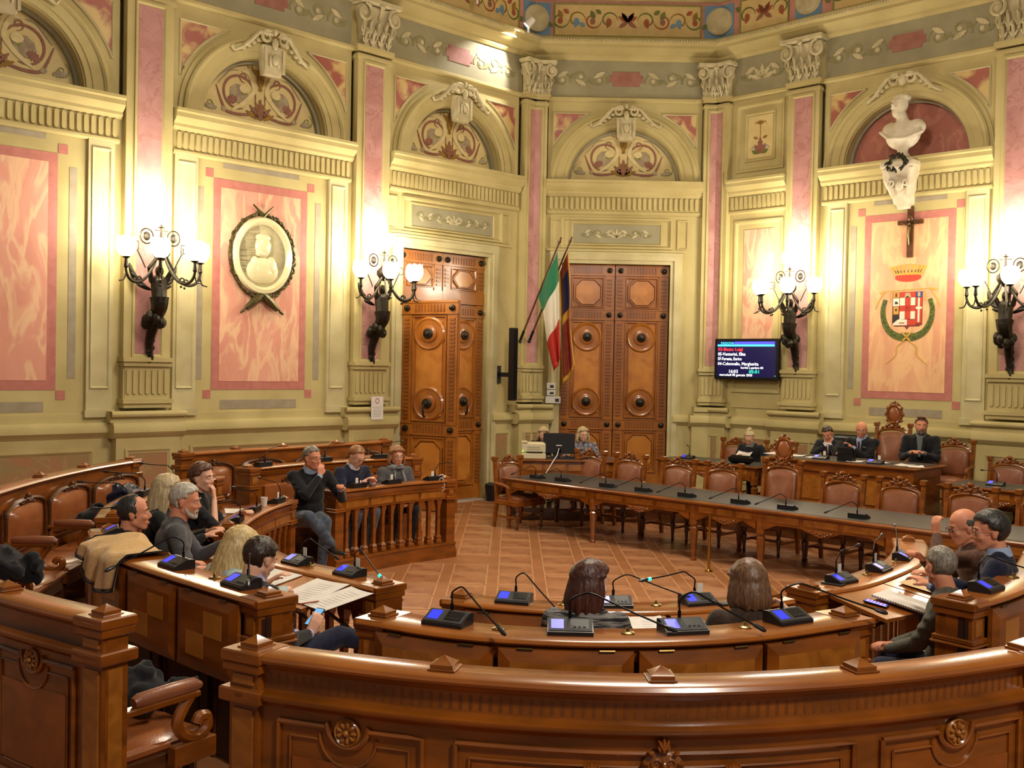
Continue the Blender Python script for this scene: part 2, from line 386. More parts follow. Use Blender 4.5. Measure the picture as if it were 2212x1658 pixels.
def pilaster(W, s, hw=.33, hp=.17, half=0, dado=True, capt=True):
    # half: +1 keeps only s>=0 side (corner pilaster)
    a0, a1 = (s - hw, s + hw) if not half else (s, s + hw)
    m = W.mb(); m.box(a0, a1, 0, .12, 1.75, 7.3)
    e0 = a0 if half else a0 - .03
    for z0, z1, k in ((7.22, 7.27, .02), (7.33, 7.37, .03), (7.37, 7.42, .05)): m.box(e0 if not half else a0, a1 + k, 0, .12 + k, z0, z1)
    p0, p1 = (s - hp, s + hp) if not half else (s, s + hp)
    frame(m, p0 - (.05 if not half else 0), p1 + .05, 2.42, 7.18, .045, .12, .145)
    W.part(m, 'pilaster', STUCCO)
    m = W.mb(); m.box(p0, p1, .11, .124, 2.47, 7.13); W.part(m, 'marble_inlay', MAUVE)
    if capt: put_capital(W, s)
    # fluted pedestal, bases
    m = W.mb(); h = hw
    def bb(k, n, z0, z1): m.box((s - h - k) if not half else s, s + h + k, 0, n, z0, z1, ch=.0)
    bb(.03, .20, 2.36, 2.42); bb(.01, .17, 2.30, 2.36); bb(-.02, .13, 1.86, 2.3); bb(.03, .20, 1.80, 1.86); bb(.01, .17, 1.74, 1.80)
    flute_bars(m, (s - h + .02) if not half else s + .03, s + h - .02, 1.92, 2.26, .13, .085, .6, .022)
    k = .20
    for n0, z0, z1 in ((.24, 1.62, 1.70), (.20, 1.55, 1.62)): m.box((s - h - k) if not half else s, s + h + k, 0, n0, z0, z1)
    m.cyl(((s - h - k) if not half else s, .22, 1.66), (s + h + k, .22, 1.66), .045, n=10)
    W.part(m, 'fluted_pedestal', STUCCO)
    if dado:
        m = W.mb(); lo, hi = ((s - .45) if not half else s, s + .45 if not half else s + .41)
        m.box(lo, hi, 0, .20, 0, 1.36); frame(m, lo + (.12 if not half else .06), hi - .12, .35, 1.2, .05, .20, .22)
        moulding(W, m, lo - (.06 if not half else 0), hi + .06, [(.20, 1.34), (.24, 1.38), (.27, 1.42), (.27, 1.50), (.24, 1.55)])
        m.box(lo - .02, hi + .02, 0, .24, 0, .16)
        W.part(m, 'pilaster_dado', STUCCO)
        m = W.mb(); m.box(lo + (.18 if not half else .12), hi - .18, .19, .205, .41, 1.14); W.part(m, 'marble_inlay', DADOM)
def side_strip(W, s, hw=.175):
    m = W.mb(); m.box(s - hw, s + hw, 0, .05, 1.7, 5.28); frame(m, s - hw + .045, s + hw - .045, 2.0, 5.15, .03, .05, .068)
    m.box(s - hw - .02, s + hw + .02, 0, .08, 1.62, 1.72); W.part(m, 'side_pilaster', STUCCO2)
def ell_pt(c, rx, rz, a): return (c + rx * cos(a), 5.85 + rz * sin(a))
def arch_ring(W, m, c, prof, mi=0, n=40):    # prof: list of (rx, rz, n) closed loop
    R = []
    for i in range(n + 1):
        a = pi * i / n; R.append([(c + rx * cos(a), d, 5.85 + rz * sin(a)) for rx, rz, d in prof])
    m.rings(R, mi)
def blob(m, f, cx, cz, rx, rz, mi, ang=0, n=10, h=.004, x=1):
    ca, sa = cos(ang), sin(ang)
    P = [(cx + x * (rx * cos(2 * pi * i / n) * ca - rz * sin(2 * pi * i / n) * sa), cz + rx * cos(2 * pi * i / n) * sa + rz * sin(2 * pi * i / n) * ca) for i in range(n)]
    if x < 0: P.reverse()
    m.prism(P[::-1], f, 0, h, mi)
def ribbon(m, f, pts, w, mi, h=.004, x=1, cx=0):
    K = len(pts); L = []; Rr = []
    for k in range(K):
        a = Vector(pts[max(k - 1, 0)][:2]); b = Vector(pts[min(k + 1, K - 1)][:2]); t = (b - a)
        t = t.normalized() if t.length > 0 else Vector((1, 0)); ww = (w[0] + (w[1] - w[0]) * k / (K - 1)) / 2 if hasattr(w, '__len__') else w / 2 * (1 - .75 * abs(2 * k / (K - 1) - 1) ** 3)
        nx, nz = -t.y * ww, t.x * ww; p = pts[k]
        L.append((p[0] + nx, p[1] + nz)); Rr.append((p[0] - nx, p[1] - nz))
    vs = []; 
    for p in (L, Rr):
        for a, b in p: vs.append(f(cx + x * a, b, 0)); 
    for p in (L, Rr):
        for a, b in p: vs.append(f(cx + x * a, b, h))
    fs = []
    for k in range(K - 1):
        fs.append((2 * K + k, 2 * K + k + 1, 3 * K + k + 1, 3 * K + k)); fs.append((k, 2 * K + k, 2 * K + k + 1, k + 1)[::-1]); fs.append((K + k, K + k + 1, 3 * K + k + 1, 3 * K + k)[::-1])
    if x < 0: fs = [tuple(reversed(q)) for q in fs]
    m.add(vs, fs, mi)
def spiral(cx, cz, r0, r1, a0, turns, n=26): return [(cx + (r0 + (r1 - r0) * i / n) * cos(a0 + 2 * pi * turns * i / n), cz + (r0 + (r1 - r0) * i / n) * sin(a0 + 2 * pi * turns * i / n)) for i in range(n + 1)]
def leafshape(m, f, cx, cz, L, w, ang, mi, h=.005, x=1, lob=5):
    P = []
    for i in range(lob * 2 + 1):
        t = i / (lob * 2); P.append((t * L, w * sin(pi * min(1, t * .9 + .08)) * (1 if i % 2 else .55)))
    P = P + [(a, -b) for a, b in reversed(P[1:-1])]
    ca, sa = cos(ang), sin(ang); Q = [(cx + x * (a * ca - b * sa), cz + a * sa + b * ca) for a, b in P]
    if x > 0: Q.reverse()
    Q2 = Q
    m.prism(Q2, f, 0, h, mi)
TY_CREAM = mat('tympanum_cream', 'd4c088', 0.75, c2='cab47a', scale=5); P_GOLD = mat('paint_gold', '9a7420', 0.7, c2='7d5a18', scale=14)
P_MAROON = mat('paint_maroon', '93614e', 0.7, c2='80523f', scale=14); P_OLIVE = mat('paint_olive', '7f7a3a', 0.75, c2='8f8a50', scale=20)
P_GREY = mat('paint_grey', 'a89a78', 0.75, c2='8f7c64', scale=12); P_LIGHT = mat('paint_ivory', 'd8c894', 0.75, c2='cfba84', scale=16)
P_BLUE = mat('paint_blue', '6288ae', 0.75, c2='6f8ea4', scale=9); P_GREEN = mat('paint_green', '55602c', 0.75, c2='6d7434', scale=20)
P_RED = mat('paint_red', 'a0442c', 0.75, c2='8e5a32', scale=16); P_PINK = mat('paint_pink', 'c08a7c', 0.75, c2='b57e6c', scale=6)
PAL = [P_GOLD, P_MAROON, P_OLIVE, P_GREY, P_LIGHT, P_GREEN, P_RED, P_BLUE]
def tympanum_painting(W, c, z0, k=1.0):
    m = W.mb(); f = lambda a, b, h: (c + a * k, -.213 + h, z0 + b * k)
    for x in (1, -1):
        ribbon(m, f, [(-q[0], q[1]) for q in spiral(-.34, .36, .27, .2, -.3, .86)], .035, 1, x=x)
        blob(m, f, x * .33, .36, .15, .13, 3, .5, 9, x=1); leafshape(m, f, x * .3, .36, .16, .06, 2.4 if x > 0 else .7, 2, .008)
        leafshape(m, f, x * .36, .3, .18, .07, -.4 if x > 0 else pi + .4, 1, .009); blob(m, f, x * .25, .44, .08, .06, 4, 0, 8, .009)
        ribbon(m, f, spiral(.26, .60, .075, .02, -1.8, 1.1, 18), .018, 1, x=x, h=.006)
        ribbon(m, f, cr([(.3, .68), (.18, .66), (.1, .45), (.2, .3), (.32, .2), (.45, .12)], 5), .06, 4, x=x, h=.006)
        ribbon(m, f, cr([(.05, .12), (.2, .1), (.36, .08), (.52, .1), (.6, .22), (.68, .42)], 5), .04, 1, x=x, h=.007)
        ribbon(m, f, cr([(.34, .68), (.46, .66), (.56, .56), (.66, .44)], 5), .02, 3, x=x, h=.005)
        blob(m, f, x * .56, .12, .04, .035, 3, 0, 8, .008); ribbon(m, f, spiral(.78, .16, .02, .1, 0, 1.2, 14), .016, 2, x=x)
        leafshape(m, f, x * .66, .1, .2, .05, .2 if x > 0 else pi - .2, 3, .006)
        for kk, an in enumerate((.35, .8, 1.25)): leafshape(m, f, 0, .07, .24, .045, an if x > 0 else pi - an, 1 if kk % 2 else 0, .008)
        ribbon(m, f, [(.13, .72), (.13, .82), (.2, .82), (.2, .75), (.165, .75)], (.014, .014), 0, x=x)
    leafshape(m, f, 0, .05, .3, .06, pi / 2, 1, .01)
    blob(m, f, 0, .62, .06, .12, 0, 0, 12, .01); m.prism([(-.14, .74), (.14, .74), (.08, .66), (-.08, .66)], f, 0, .011, 0); m.prism([(-.012, .74), (.012, .74), (.006, .86), (-.006, .86)], f, 0, .01, 1)
    blob(m, f, 0, .48, .03, .03, 0, 0, 8, .012)
    W.part(m, 'painted_ornament', PAL, smooth=False)
def keystone(W, c, top=7.02):
    m = W.mb(); z1 = top
    P = [(-.14, z1 - .42), (.14, z1 - .42), (.19, z1 + .0), (-.19, z1 + .0)]
    m.rings([[(c + a * k, n, z) for a, z in P] for n, k in ((0, 1), (.13, 1), (.16, .86))])
    for x in (-1, 1):
        m.box(c + x * .13, c + x * .17, .15, .19, z1 - .38, z1 - .04); m.ell((c + x * .07, .17, z1 - .22), (.03, .03, .1), 8, 6)
        sp = spiral(.13, .11, .1, .02, 2.6, -1.4, 20)
        m.tube([(c + x * .62, .1, z1 - .17), (c + x * .5, .12, z1 - .1), (c + x * .38, .14, z1 + .02), (c + x * .25, .16, z1 + .16)] + [(c + x * a, .17, z1 + b) for a, b in sp], [.02, .03, .035, .035] + [.032 - .018 * i / 20 for i in range(21)], 7)
        m.tube([(c + x * .62, .1, z1 - .17), (c + x * .66, .1, z1 - .12), (c + x * .63, .1, z1 - .08)], [.02, .02, .012], 6)
        for k in range(4): m.ell((c + x * (.24 + .08 * k), .11, z1 + .06 - .055 * k), (.045, .03, .035), 7, 5)
    m.ell((c, .2, z1 - .2), (.055, .05, .085), 10, 7); m.ell((c, .24, z1 - .21), (.014, .02, .025), 6, 5); m.ell((c, .18, z1 + .03), (.05, .05, .09), 8, 6)
    m.ell((c, .19, z1 + .2), (.035, .03, .05), 8, 6)
    W.part(m, 'keystone', STUCCO3)
def arch_bay(W, s0, s1, painting=True, tymp=None):
    c = (s0 + s1) / 2; hw = (s1 - s0) / 2; z0 = 5.85; z1 = 7.33; n = 40
    rxo, rzo = min(hw - .06, 1.37), 1.30; rxi, rzi = rxo - .33, rzo - .30
    m = W.mb(); vs = []; fs = []
    for i in range(n + 1):
        a = pi * i / n; p = (c + rxi * cos(a), z0 + rzi * sin(a)); ca, sa = cos(a), sin(a)
        t = min((hw / abs(ca)) if abs(ca) > 1e-6 else 1e9, ((z1 - z0) / sa) if sa > 1e-6 else 1e9)
        qx = (c + ca * t, z0 + sa * t); vs += [(p[0], 0, p[1]), (qx[0], 0, qx[1]), (p[0], -.24, p[1])]
    for i in range(n): a = i * 3; b = a + 3; fs += [(a + 1, b + 1, b, a), (a, b, b + 2, a + 2)]
    m.add(vs, fs)
    # corners left out by the radial fan
    for sx in (-1, 1):
        aa = atan2(z1 - z0, hw)
        k = int(aa / (pi / n)); 
        a1 = pi * k / n; a2 = pi * (k + 1) / n
        p1 = (hw, hw * math.tan(a1)); p2 = ((z1 - z0) / math.tan(a2), z1 - z0)
        tri = [(c + sx * p1[0], 0, z0 + p1[1]), (c + sx * hw, 0, z1), (c + sx * p2[0], 0, z1)]
        m.add(tri, [(0, 1, 2) if sx < 0 else (2, 1, 0)])
    W.part(m, 'spandrel_wall', STUCCO, smooth=False)
    m = W.mb(); m.box(c - rxi - .02, c + rxi + .02, -.24, -.22, z0, z0 + rzi + .02)
    W.part(m, 'tympanum', tymp or TY_CREAM)
    m = W.mb(); arch_ring(W, m, c, [(rxi + .0, rzi, -.22), (rxi - .05, rzi - .05, -.22), (rxi - .05, rzi - .05, -.15), (rxi, rzi, -.15)])
    m.box(c - rxi, c + rxi, -.22, -.15, z0, z0 + .07)
    W.part(m, 'tympanum_border', GREENP if tymp is None else GREYB)
    m = W.mb()
    arch_ring(W, m, c, [(rxi - .005, rzi - .005, -.1), (rxi + .1, rzi + .1, -.1), (rxi + .1, rzi + .1, .03), (rxi + .02, rzi + .02, .03)])
    arch_ring(W, m, c, [(rxi + .1, rzi + .1, -.05), (rxi + .24, rzi + .23, -.05), (rxi + .24, rzi + .23, .055), (rxi + .1, rzi + .1, .045)])
    arch_ring(W, m, c, [(rxi + .24, rzi + .23, 0), (rxo, rzo, 0), (rxo, rzo, .075), (rxo - .03, rzo - .03, .1), (rxo - .06, rzo - .06, .1), (rxi + .24, rzi + .23, .07)])
    arch_ring(W, m, c, [(rxo, rzo, 0), (rxo + .06, rzo + .06, 0), (rxo + .06, rzo + .06, .03), (rxo, rzo, .03)])
    W.part(m, 'archivolt', STUCCO, ang=30)
    # breccia spandrels with raised borders
    for sx in (-1, 1):
        P = []; e0 = .12
        xo = hw - .1; zo = 7.12 - z0
        for i in range(13):
            a = radians(26 + (66 - 26) * i / 12); P.append(((rxo + .13) * cos(a), (rzo + .12) * sin(a)))
        P = [p for p in P if p[0] < xo and p[1] < zo]
        if len(P) < 3: continue
        t0 = sqrt(max(0, 1 - (xo / (rxo + .13)) ** 2)) * (rzo + .12) if xo < rxo + .13 else .3
        x0 = sqrt(max(0, 1 - (zo / (rzo + .12)) ** 2)) * (rxo + .13)
        poly = [(xo, t0), (xo, zo), (x0, zo)] + P[::-1]
        Q = [(c + sx * a, z0 + b) for a, b in poly]
        if sx > 0: Q.reverse()
        m = W.mb(); m.prism(Q, lambda a, b, h: (a, h, b), 0, .012); W.part(m, 'spandrel_marble', REDM, smooth=False)
        m = W.mb(); QQ = [Vector((p[0], .012, p[1])) for p in Q]; m.tube(QQ + [QQ[0]], .018, 5, cap=False); W.part(m, 'spandrel_border', STUCCO2)
    if painting: tympanum_painting(W, c, z0 + .09, min(1.08, rxi / .97))
    # shelf cornice with flutes
    m = W.mb()
    moulding(W, m, s0, s1, [(.03, 5.24), (.06, 5.27), (.06, 5.30), (.03, 5.31)])
    moulding(W, m, s0 - .02, s1 + .02, [(.05, 5.57), (.07, 5.60), (.09, 5.62), (.09, 5.66), (.14, 5.70), (.17, 5.74), (.17, 5.80), (.20, 5.82), (.20, 5.86)])
    W.part(m, 'shelf_cornice', STUCCO)
    m = W.mb(); m.box(s0, s1, 0, .03, 5.3, 5.57); flute_bars(m, s0 + .03, s1 - .03, 5.32, 5.56, .03, .095, .62, .035)
    tag(W.part(m, 'fluting', STUCCO), kind='stuff')
def dado(W, s0, s1, panels):
    m = W.mb(); m.box(s0, s1, 0, .05, 0, 1.36)
    moulding(W, m, s0, s1, [(.05, 1.34), (.08, 1.38), (.12, 1.42), (.12, 1.50), (.09, 1.55)])
    m.box(s0, s1, 0, .03, 1.55, 1.66); m.box(s0, s1, 0, .1, 0, .16)
    for a, b in panels: frame(m, a, b, .35, 1.2, .06, .05, .075)
    W.part(m, 'dado', STUCCO)
    for a, b in panels:
        m = W.mb(); m.box(a + .06, b - .06, .04, .055, .41, 1.14); W.part(m, 'dado_marble', DADOM)
def big_panel(W, s0, s1, marble, z0=1.98, z1=5.0):
    m = W.mb(); B = .12
    m.box(s0, s1, 0, .006, z0, z1); 
    for a in (s0 - B - .005, s1 + .005):
        for z in (z0 - B - .005, z1 + .005): m.box(a, a + B, 0, .006, z, z + B)
    W.part(m, 'rose_border', PINKB, smooth=False)
    m = W.mb(); m.box(s0 + B, s1 - B, 0, .010, z0 + B, z1 - B); W.part(m, 'marble_panel', marble, smooth=False)
    m = W.mb(); k = .16
    m.box(s0 + .15, s1 - .15, 0, .005, z1 + .16, z1 + .29); m.box(s0 + .15, s1 - .15, 0, .005, z0 - .28, z0 - .15)
    m.box(s0 - .25, s0 - .15, 0, .005, z0 + .15, z1 - .15); m.box(s1 + .15, s1 + .25, 0, .005, z0 + .15, z1 - .15)
    W.part(m, 'grey_band', GREYB, smooth=False)
def scroll_relief(W, s0, s1, z0, z1, n, cart=None, name='painted_scrolls', mi=0):
    m = W.mb(); c = (s0 + s1) / 2; H = (z1 - z0); zc = (z0 + z1) / 2; k = H / .5
    f = lambda a, b, h: (a, n + h, b)
    L = (s1 - s0) / 2
    for x in (-1, 1):
        u = .34 * k if cart else .1 * k
        i = 0
        while u < L - .2 * k:
            up = 1 if i % 2 else -1
            ribbon(m, f, [(a, b) for a, b in spiral(u + .14 * k, zc + up * .03 * k, .15 * k, .03 * k, pi + .3, up * 1.3, 22)], (.035 * k, .015 * k), 0, .006, x=x, cx=c)
            blob(m, f, c + x * (u + .14 * k), zc + up * .03 * k, .04 * k, .04 * k, 1, 0, 7, .008)
            leafshape(m, f, c + x * (u + .05 * k), zc - up * .12 * k, .22 * k, .05 * k, (up * .5) if x > 0 else pi - up * .5, 1, .007)
            leafshape(m, f, c + x * (u + .22 * k), zc + up * .1 * k, .16 * k, .04 * k, (-up * .7) if x > 0 else pi + up * .7, 0, .007)
            u += .33 * k; i += 1
    if cart:
        w = .3 * k; h = .13 * k
        m.prism([(c - w, zc - h * .5), (c - w * .8, zc - h * .5), (c - w * .8, zc - h), (c + w * .8, zc - h), (c + w * .8, zc - h * .5), (c + w, zc - h * .5), (c + w, zc + h * .5), (c + w * .8, zc + h * .5), (c + w * .8, zc + h), (c - w * .8, zc + h), (c - w * .8, zc + h * .5), (c - w, zc + h * .5)][::-1], f, 0, .009, 2)
    else:
        for a in (.3, .9, pi / 2, pi - .9, pi - .3): leafshape(m, f, c, zc - .1 * k, .26 * k, .05 * k, a, 1, .009)
    W.part(m, name, [GREENP2, STUCCO3, cart or REDM], smooth=False)
GREENP2 = mat('scroll_olive_paint', '7f7850', 0.8, c2='8d865c', scale=9)  # olive colour of the scrolls and some leaves
CARTM = mat('cartouche_paint', '9c6a5c', 0.7, c2='8f5a4c', scale=6)
def frieze(W, s0, s1, cart=CARTM, cut=()):
    m = W.mb(); m.box(s0, s1, 0, .01, 7.42, 8.1); W.part(m, 'frieze_field', GREENP)
    scroll_relief(W, s0 + .05, s1 - .05, 7.5, 8.02, .011, cart, 'frieze_ornament')
def entablature(W, L, miter0=0.0, miter1=0.0):
    # full-length cornice: mitred at the room corners
    t = math.tan(radians(22.5))
    def run(prof, name, m_):
        m = W.mb(); P = [(0.0, prof[0][1])] + prof + [(0.0, prof[-1][1])]
        m.rings([[(miter0 * a * t, a, z) for a, z in P], [(L - miter1 * a * t, a, z) for a, z in P]])
        W.part(m, name, m_, ang=25)
    run([(.02, 7.33), (.06, 7.36), (.06, 7.40), (.03, 7.42)], 'frieze_moulding', STUCCO)
    run([(.04, 8.09), (.08, 8.13), (.09, 8.17), (.16, 8.19), (.24, 8.25), (.28, 8.27), (.28, 8.32), (.33, 8.36), (.36, 8.41), (.30, 8.45)], 'cornice', STUCCO)
    run([(.02, 8.45), (.02, 9.22)], 'cove_band', P_PINK)
    run([(.05, 9.2), (.12, 9.26), (.12, 9.32), (.2, 9.4), (.2, 9.48)], 'upper_cornice', STUCCO)
    m = W.mb(); k = int(L / .05)
    for i in range(k): 
        s = (i + .5) * L / k
        if (miter0 and s < .16) or (miter1 and s > L - .16): continue
        m.box(s - .013, s + .013, .35, .38, 8.355, 8.385)
    tag(W.part(m, 'bead_course', STUCCO3, smooth=False), kind='stuff')
    m = W.mb(); k = int(L / .07)
    for i in range(k):
        s = (i + .5) * L / k
        if (miter0 and s < .16) or (miter1 and s > L - .16): continue
        m.box(s - .02, s + .02, .1, .17, 9.33, 9.40)
    tag(W.part(m, 'dentils', STUCCO2, smooth=False), kind='stuff')
CREAMC = mat('cove_cream', 'd0b67e', 0.8, c2='c4a86e', scale=5)
def cove_panel(W, s0, s1):
    n0 = .02; z0, z1 = 8.55, 9.12
    m = W.mb(); m.box(s0, s1, 0, n0 + .012, z0, z1); frame(m, s0 - .02, s1 + .02, z0 - .02, z1 + .02, .03, n0 + .01, n0 + .03, 1); W.part(m, 'cove_painting', [CREAMC, P_OLIVE], smooth=False)
    m = W.mb(); c = (s0 + s1) / 2; zc = (z0 + z1) / 2; f = lambda a, b, h: (a, n0 + .012 + h, b); L = (s1 - s0) / 2 - .08
    for x in (-1, 1):
        for k, an in enumerate((.5, 1.0, 2.2, -.6)): leafshape(m, f, c, zc - .02, .2, .05, an if x > 0 else pi - an, 6 if k % 2 == 0 else 1, .006)
        u = .22; i = 0
        while u < L:
            up = 1 if i % 2 else -1
            ribbon(m, f, spiral(u + .13, zc, .17, .06, pi, up * .9, 18), .03, (5, 6, 0)[i % 3], .005, x=x, cx=c)
            leafshape(m, f, c + x * (u + .1), zc + .02, .17, .06, 1.2 * up if x > 0 else pi - 1.2 * up, (6, 5, 7, 0)[i % 4], .007)
            leafshape(m, f, c + x * (u + .27), zc - up * .12, .13, .05, .6 if x > 0 else pi - .6, (5, 7, 6)[i % 3], .007)
            blob(m, f, c + x * (u + .13), zc - .02, .05, .06, (6, 1, 7)[i % 3], 0, 8, .008); u += .3; i += 1
    W.part(m, 'painted_ornament', PAL, smooth=False)
def cove_roundel(W, s, w=.46, half=False):
    n0 = .02; m = W.mb()
    m.box(s - w / 2 if not half else s - .0, s + w / 2, 0, n0 + .01, 8.52, 9.14); W.part(m, 'blue_cove_field', P_BLUE, smooth=False)
    m = W.mb(); Mx = Matrix(((1, 0, 0), (0, 0, 1), (0, 1, 0)))
    if not half:
        m.lathe([(.001, .0), (.25, 0), (.25, .03), (.22, .045), (.19, .03), (.1, .045), (.05, .07), (.001, .08)], (s, n0, 8.83), 20, 0, Mx); W.part(m, 'painted_medallion', STUCCO3)
# --- left wall
BA = [(.36, 3.36), (4.13, 7.14), (7.9, 10.9)]
pilaster(WA, 3.76); pilaster(WA, 7.52); pilaster(WA, 11.3)
pilaster(WA, 0, .30, .17, half=1, capt=False)
for k, (a, b) in enumerate(BA): arch_bay(WA, a, b); keystone(WA, (a + b) / 2)
for a, b in BA[1:]:
    side_strip(WA, a + .24); side_strip(WA, b - .2); big_panel(WA, a + .79, b - .64, PINKM); dado(WA, a - .02, b + .02, [(a + .3, b - .3)])
dado(WA, .36, .98, [(.5, .9)]); dado(WA, 3.15, 3.33, [])
for a, b in ((.34, 3.38), (4.15, 7.12), (7.9, 10.9)): frieze(WA, a, b)
entablature(WA, 13.2, miter0=1)
for a, b in ((.45, 3.2), (4.3, 6.9)): cove_panel(WA, a, b)
cove_roundel(WA, 3.76); cove_roundel(WA, 0, .6, half=True)
# medallions folded into the two room corners
for (cx_, cy_, bx_, by_) in ((XAB, YB, .3827, -.9239), (XBC, YB, -.3827, -.9239)):
    m = MB(); nn = Vector((bx_, by_, 0)); tt = Vector((-by_, bx_, 0)); Mx = Matrix(((tt.x, 0, nn.x), (tt.y, 0, nn.y), (0, 1, 0)))
    m.lathe([(.001, -.05), (.25, -.05), (.25, .03), (.22, .045), (.19, .03), (.1, .045), (.05, .07), (.001, .08)], (cx_ + nn.x * .10, cy_ + nn.y * .10, 8.83), 20, 0, Mx)
    o = m.build('painted_medallion', STUCCO3, WA.root); o.matrix_parent_inverse = WA.M.inverted()
# --- back wall
pilaster(WB, 0, .28, .16, half=1, capt=False)
arch_bay(WB, .3, 3.16); keystone(WB, 1.73); frieze(WB, .3, 3.16); entablature(WB, 3.461, 1, 1); cove_panel(WB, .38, 3.08)
cove_roundel(WB, 0, .6, half=True); 
m = WB.mb(); m.box(3.461 - .3, 3.461, 0, .03, 8.52, 9.14); WB.part(m, 'blue_cove_field', P_BLUE, smooth=False)
dado(WB, .28, .5, []); dado(WB, 2.72, 3.18, [])
# mirrored half pilaster of the back wall at the right-hand corner
def half_pil_right(W, L):
    m = W.mb(); m.box(L - .28, L, 0, .12, 1.75, 7.3)
    for z0, z1, k in ((7.22, 7.27, .02), (7.33, 7.37, .03), (7.37, 7.42, .05)): m.box(L - .28 - k, L, 0, .12 + k, z0, z1)
    frame(m, L - .21, L, 2.42, 7.18, .045, .12, .145); W.part(m, 'pilaster', STUCCO)
    m = W.mb(); m.box(L - .16, L, .11, .124, 2.47, 7.13); W.part(m, 'marble_inlay', MAUVE)
    m = W.mb(); h = .28
    for k, n, z0, z1 in ((.03, .20, 2.36, 2.42), (.01, .17, 2.30, 2.36), (-.02, .13, 1.86, 2.3), (.03, .20, 1.80, 1.86), (.01, .17, 1.74, 1.80), (.1, .24, 1.62, 1.70), (.1, .2, 1.55, 1.62)): m.box(L - h - k, L, 0, n, z0, z1)
    flute_bars(m, L - h + .02, L - .03, 1.92, 2.26, .13, .085, .6, .022); W.part(m, 'fluted_pedestal', STUCCO)
    m = W.mb(); m.box(L - .41, L, 0, .2, 0, 1.36); moulding(W, m, L - .45, L, [(.20, 1.34), (.24, 1.38), (.27, 1.42), (.27, 1.50), (.24, 1.55)]); W.part(m, 'pilaster_dado', STUCCO)
half_pil_right(WB, 3.461)
put_capital(WB, .1, 0, .82, 7.42, .05); put_capital(WA, .1, 0, .82, 7.42, .05)
# --- right wall
pilaster(WC, 0, .30, .17, half=1, capt=False); pilaster(WC, 1.82, .3); pilaster(WC, 5.38); pilaster(WC, 9.0)
put_capital(WC, .1, 0, .82, 7.42, .05); put_capital(WB, 3.36, 0, .82, 7.42, .05)
arch_bay(WC, 2.17, 5.02, painting=False, tymp=mat('niche_red_marble', 'a96656', 0.55, c2='9b5a4c', scale=2.5, vein='bd8069', vw=.03)); 
arch_bay(WC, 5.74, 8.6)
def niche_scroll(W, c, z1=7.02):
    m = W.mb()
    for x in (-1, 1):
        sp = spiral(.13, .11, .1, .02, 2.6, -1.4, 20)
        m.tube([(c + x * .62, .1, z1 - .17), (c + x * .5, .12, z1 - .1), (c + x * .38, .14, z1 + .02), (c + x * .25, .16, z1 + .16)] + [(c + x * a, .17, z1 + b) for a, b in sp], [.02, .03, .035, .035] + [.032 - .018 * i / 20 for i in range(21)], 7)
        for k in range(4): m.ell((c + x * (.2 + .08 * k), .11, z1 + .1 - .055 * k), (.045, .03, .04), 7, 5)
    m.ell((c, .17, z1 + .1), (.07, .06, .1), 8, 6); W.part(m, 'arch_scroll', STUCCO3)
niche_scroll(WC, 3.6); keystone(WC, 7.17)
for a, b in ((.36, 1.48), (2.17, 5.02), (5.74, 8.6)): frieze(WC, a, b, CARTM if b - a > 2 else None)
entablature(WC, 11.0, miter0=1)
cove_panel(WC, .46, 1.42); cove_roundel(WC, 1.82, .5); cove_panel(WC, 2.3, 4.95); cove_roundel(WC, 5.38, .5); cove_panel(WC, 5.9, 8.6); cove_roundel(WC, 0, .6, half=True)
side_strip(WC, 2.46); side_strip(WC, 4.8); big_panel(WC, 2.95, 4.46, PINKM2); dado(WC, 2.15, 5.05, [(2.5, 4.7)])
side_strip(WC, 5.98); side_strip(WC, 8.35); big_panel(WC, 6.5, 7.9, PINKM); dado(WC, 5.72, 8.6, [(6.05, 8.3)]); dado(WC, .34, 1.4, [(.55, 1.2)])
# narrow bay between the corner and the sconce pilaster
m = WC.mb()
moulding(WC, m, .3, 1.5, [(.03, 5.24), (.06, 5.27), (.06, 5.30), (.03, 5.31)]); moulding(WC, m, .3, 1.5, [(.05, 5.57), (.09, 5.62), (.09, 5.66), (.17, 5.74), (.17, 5.80), (.20, 5.82), (.20, 5.86)])
m.box(.3, 1.5, -.24, 0, 5.86, 7.33); frame(m, .42, 1.40, 6.0, 7.22, .07, 0, .04); frame(m, .6, 1.22, 6.18, 7.05, .05, 0, .03)
frame(m, .42, 1.42, 2.0, 5.12, .07, 0, .03); m.box(.42, 1.42, 0, .02, 1.72, 1.86)
WC.part(m, 'narrow_bay_moulding', STUCCO)
m = WC.mb(); m.box(.3, 1.5, 0, .03, 5.3, 5.57); flute_bars(m, .33, 1.47, 5.32, 5.56, .03, .095, .62, .035); tag(WC.part(m, 'fluting', STUCCO), kind='stuff')
m = WC.mb(); m.box(.62, 1.24, 0, .012, 2.3, 4.95); WC.part(m, 'marble_panel', PINKM)
m = WC.mb(); m.box(.66, 1.16, 0, .01, 6.24, 6.99); WC.part(m, 'painted_panel', TY_CREAM)
m = WC.mb(); f = lambda a, b, h: (.91 + a, .01 + h, 6.28 + b)
for x in (-1, 1):
    leafshape(m, f, x * .02, .02, .2, .05, 1.1 if x > 0 else pi - 1.1, 1, .006); ribbon(m, f, spiral(.12, .1, .07, .02, 0, 1.1, 14), .02, 7, x=x); leafshape(m, f, x * .05, .3, .1, .03, .3 if x > 0 else pi - .3, 0, .006)
    ribbon(m, f, [(.02, .55), (.1, .6), (.13, .54)], .02, 0, x=x); leafshape(m, f, x * .04, .03, .14, .04, .4 if x > 0 else pi - .4, 5, .007)
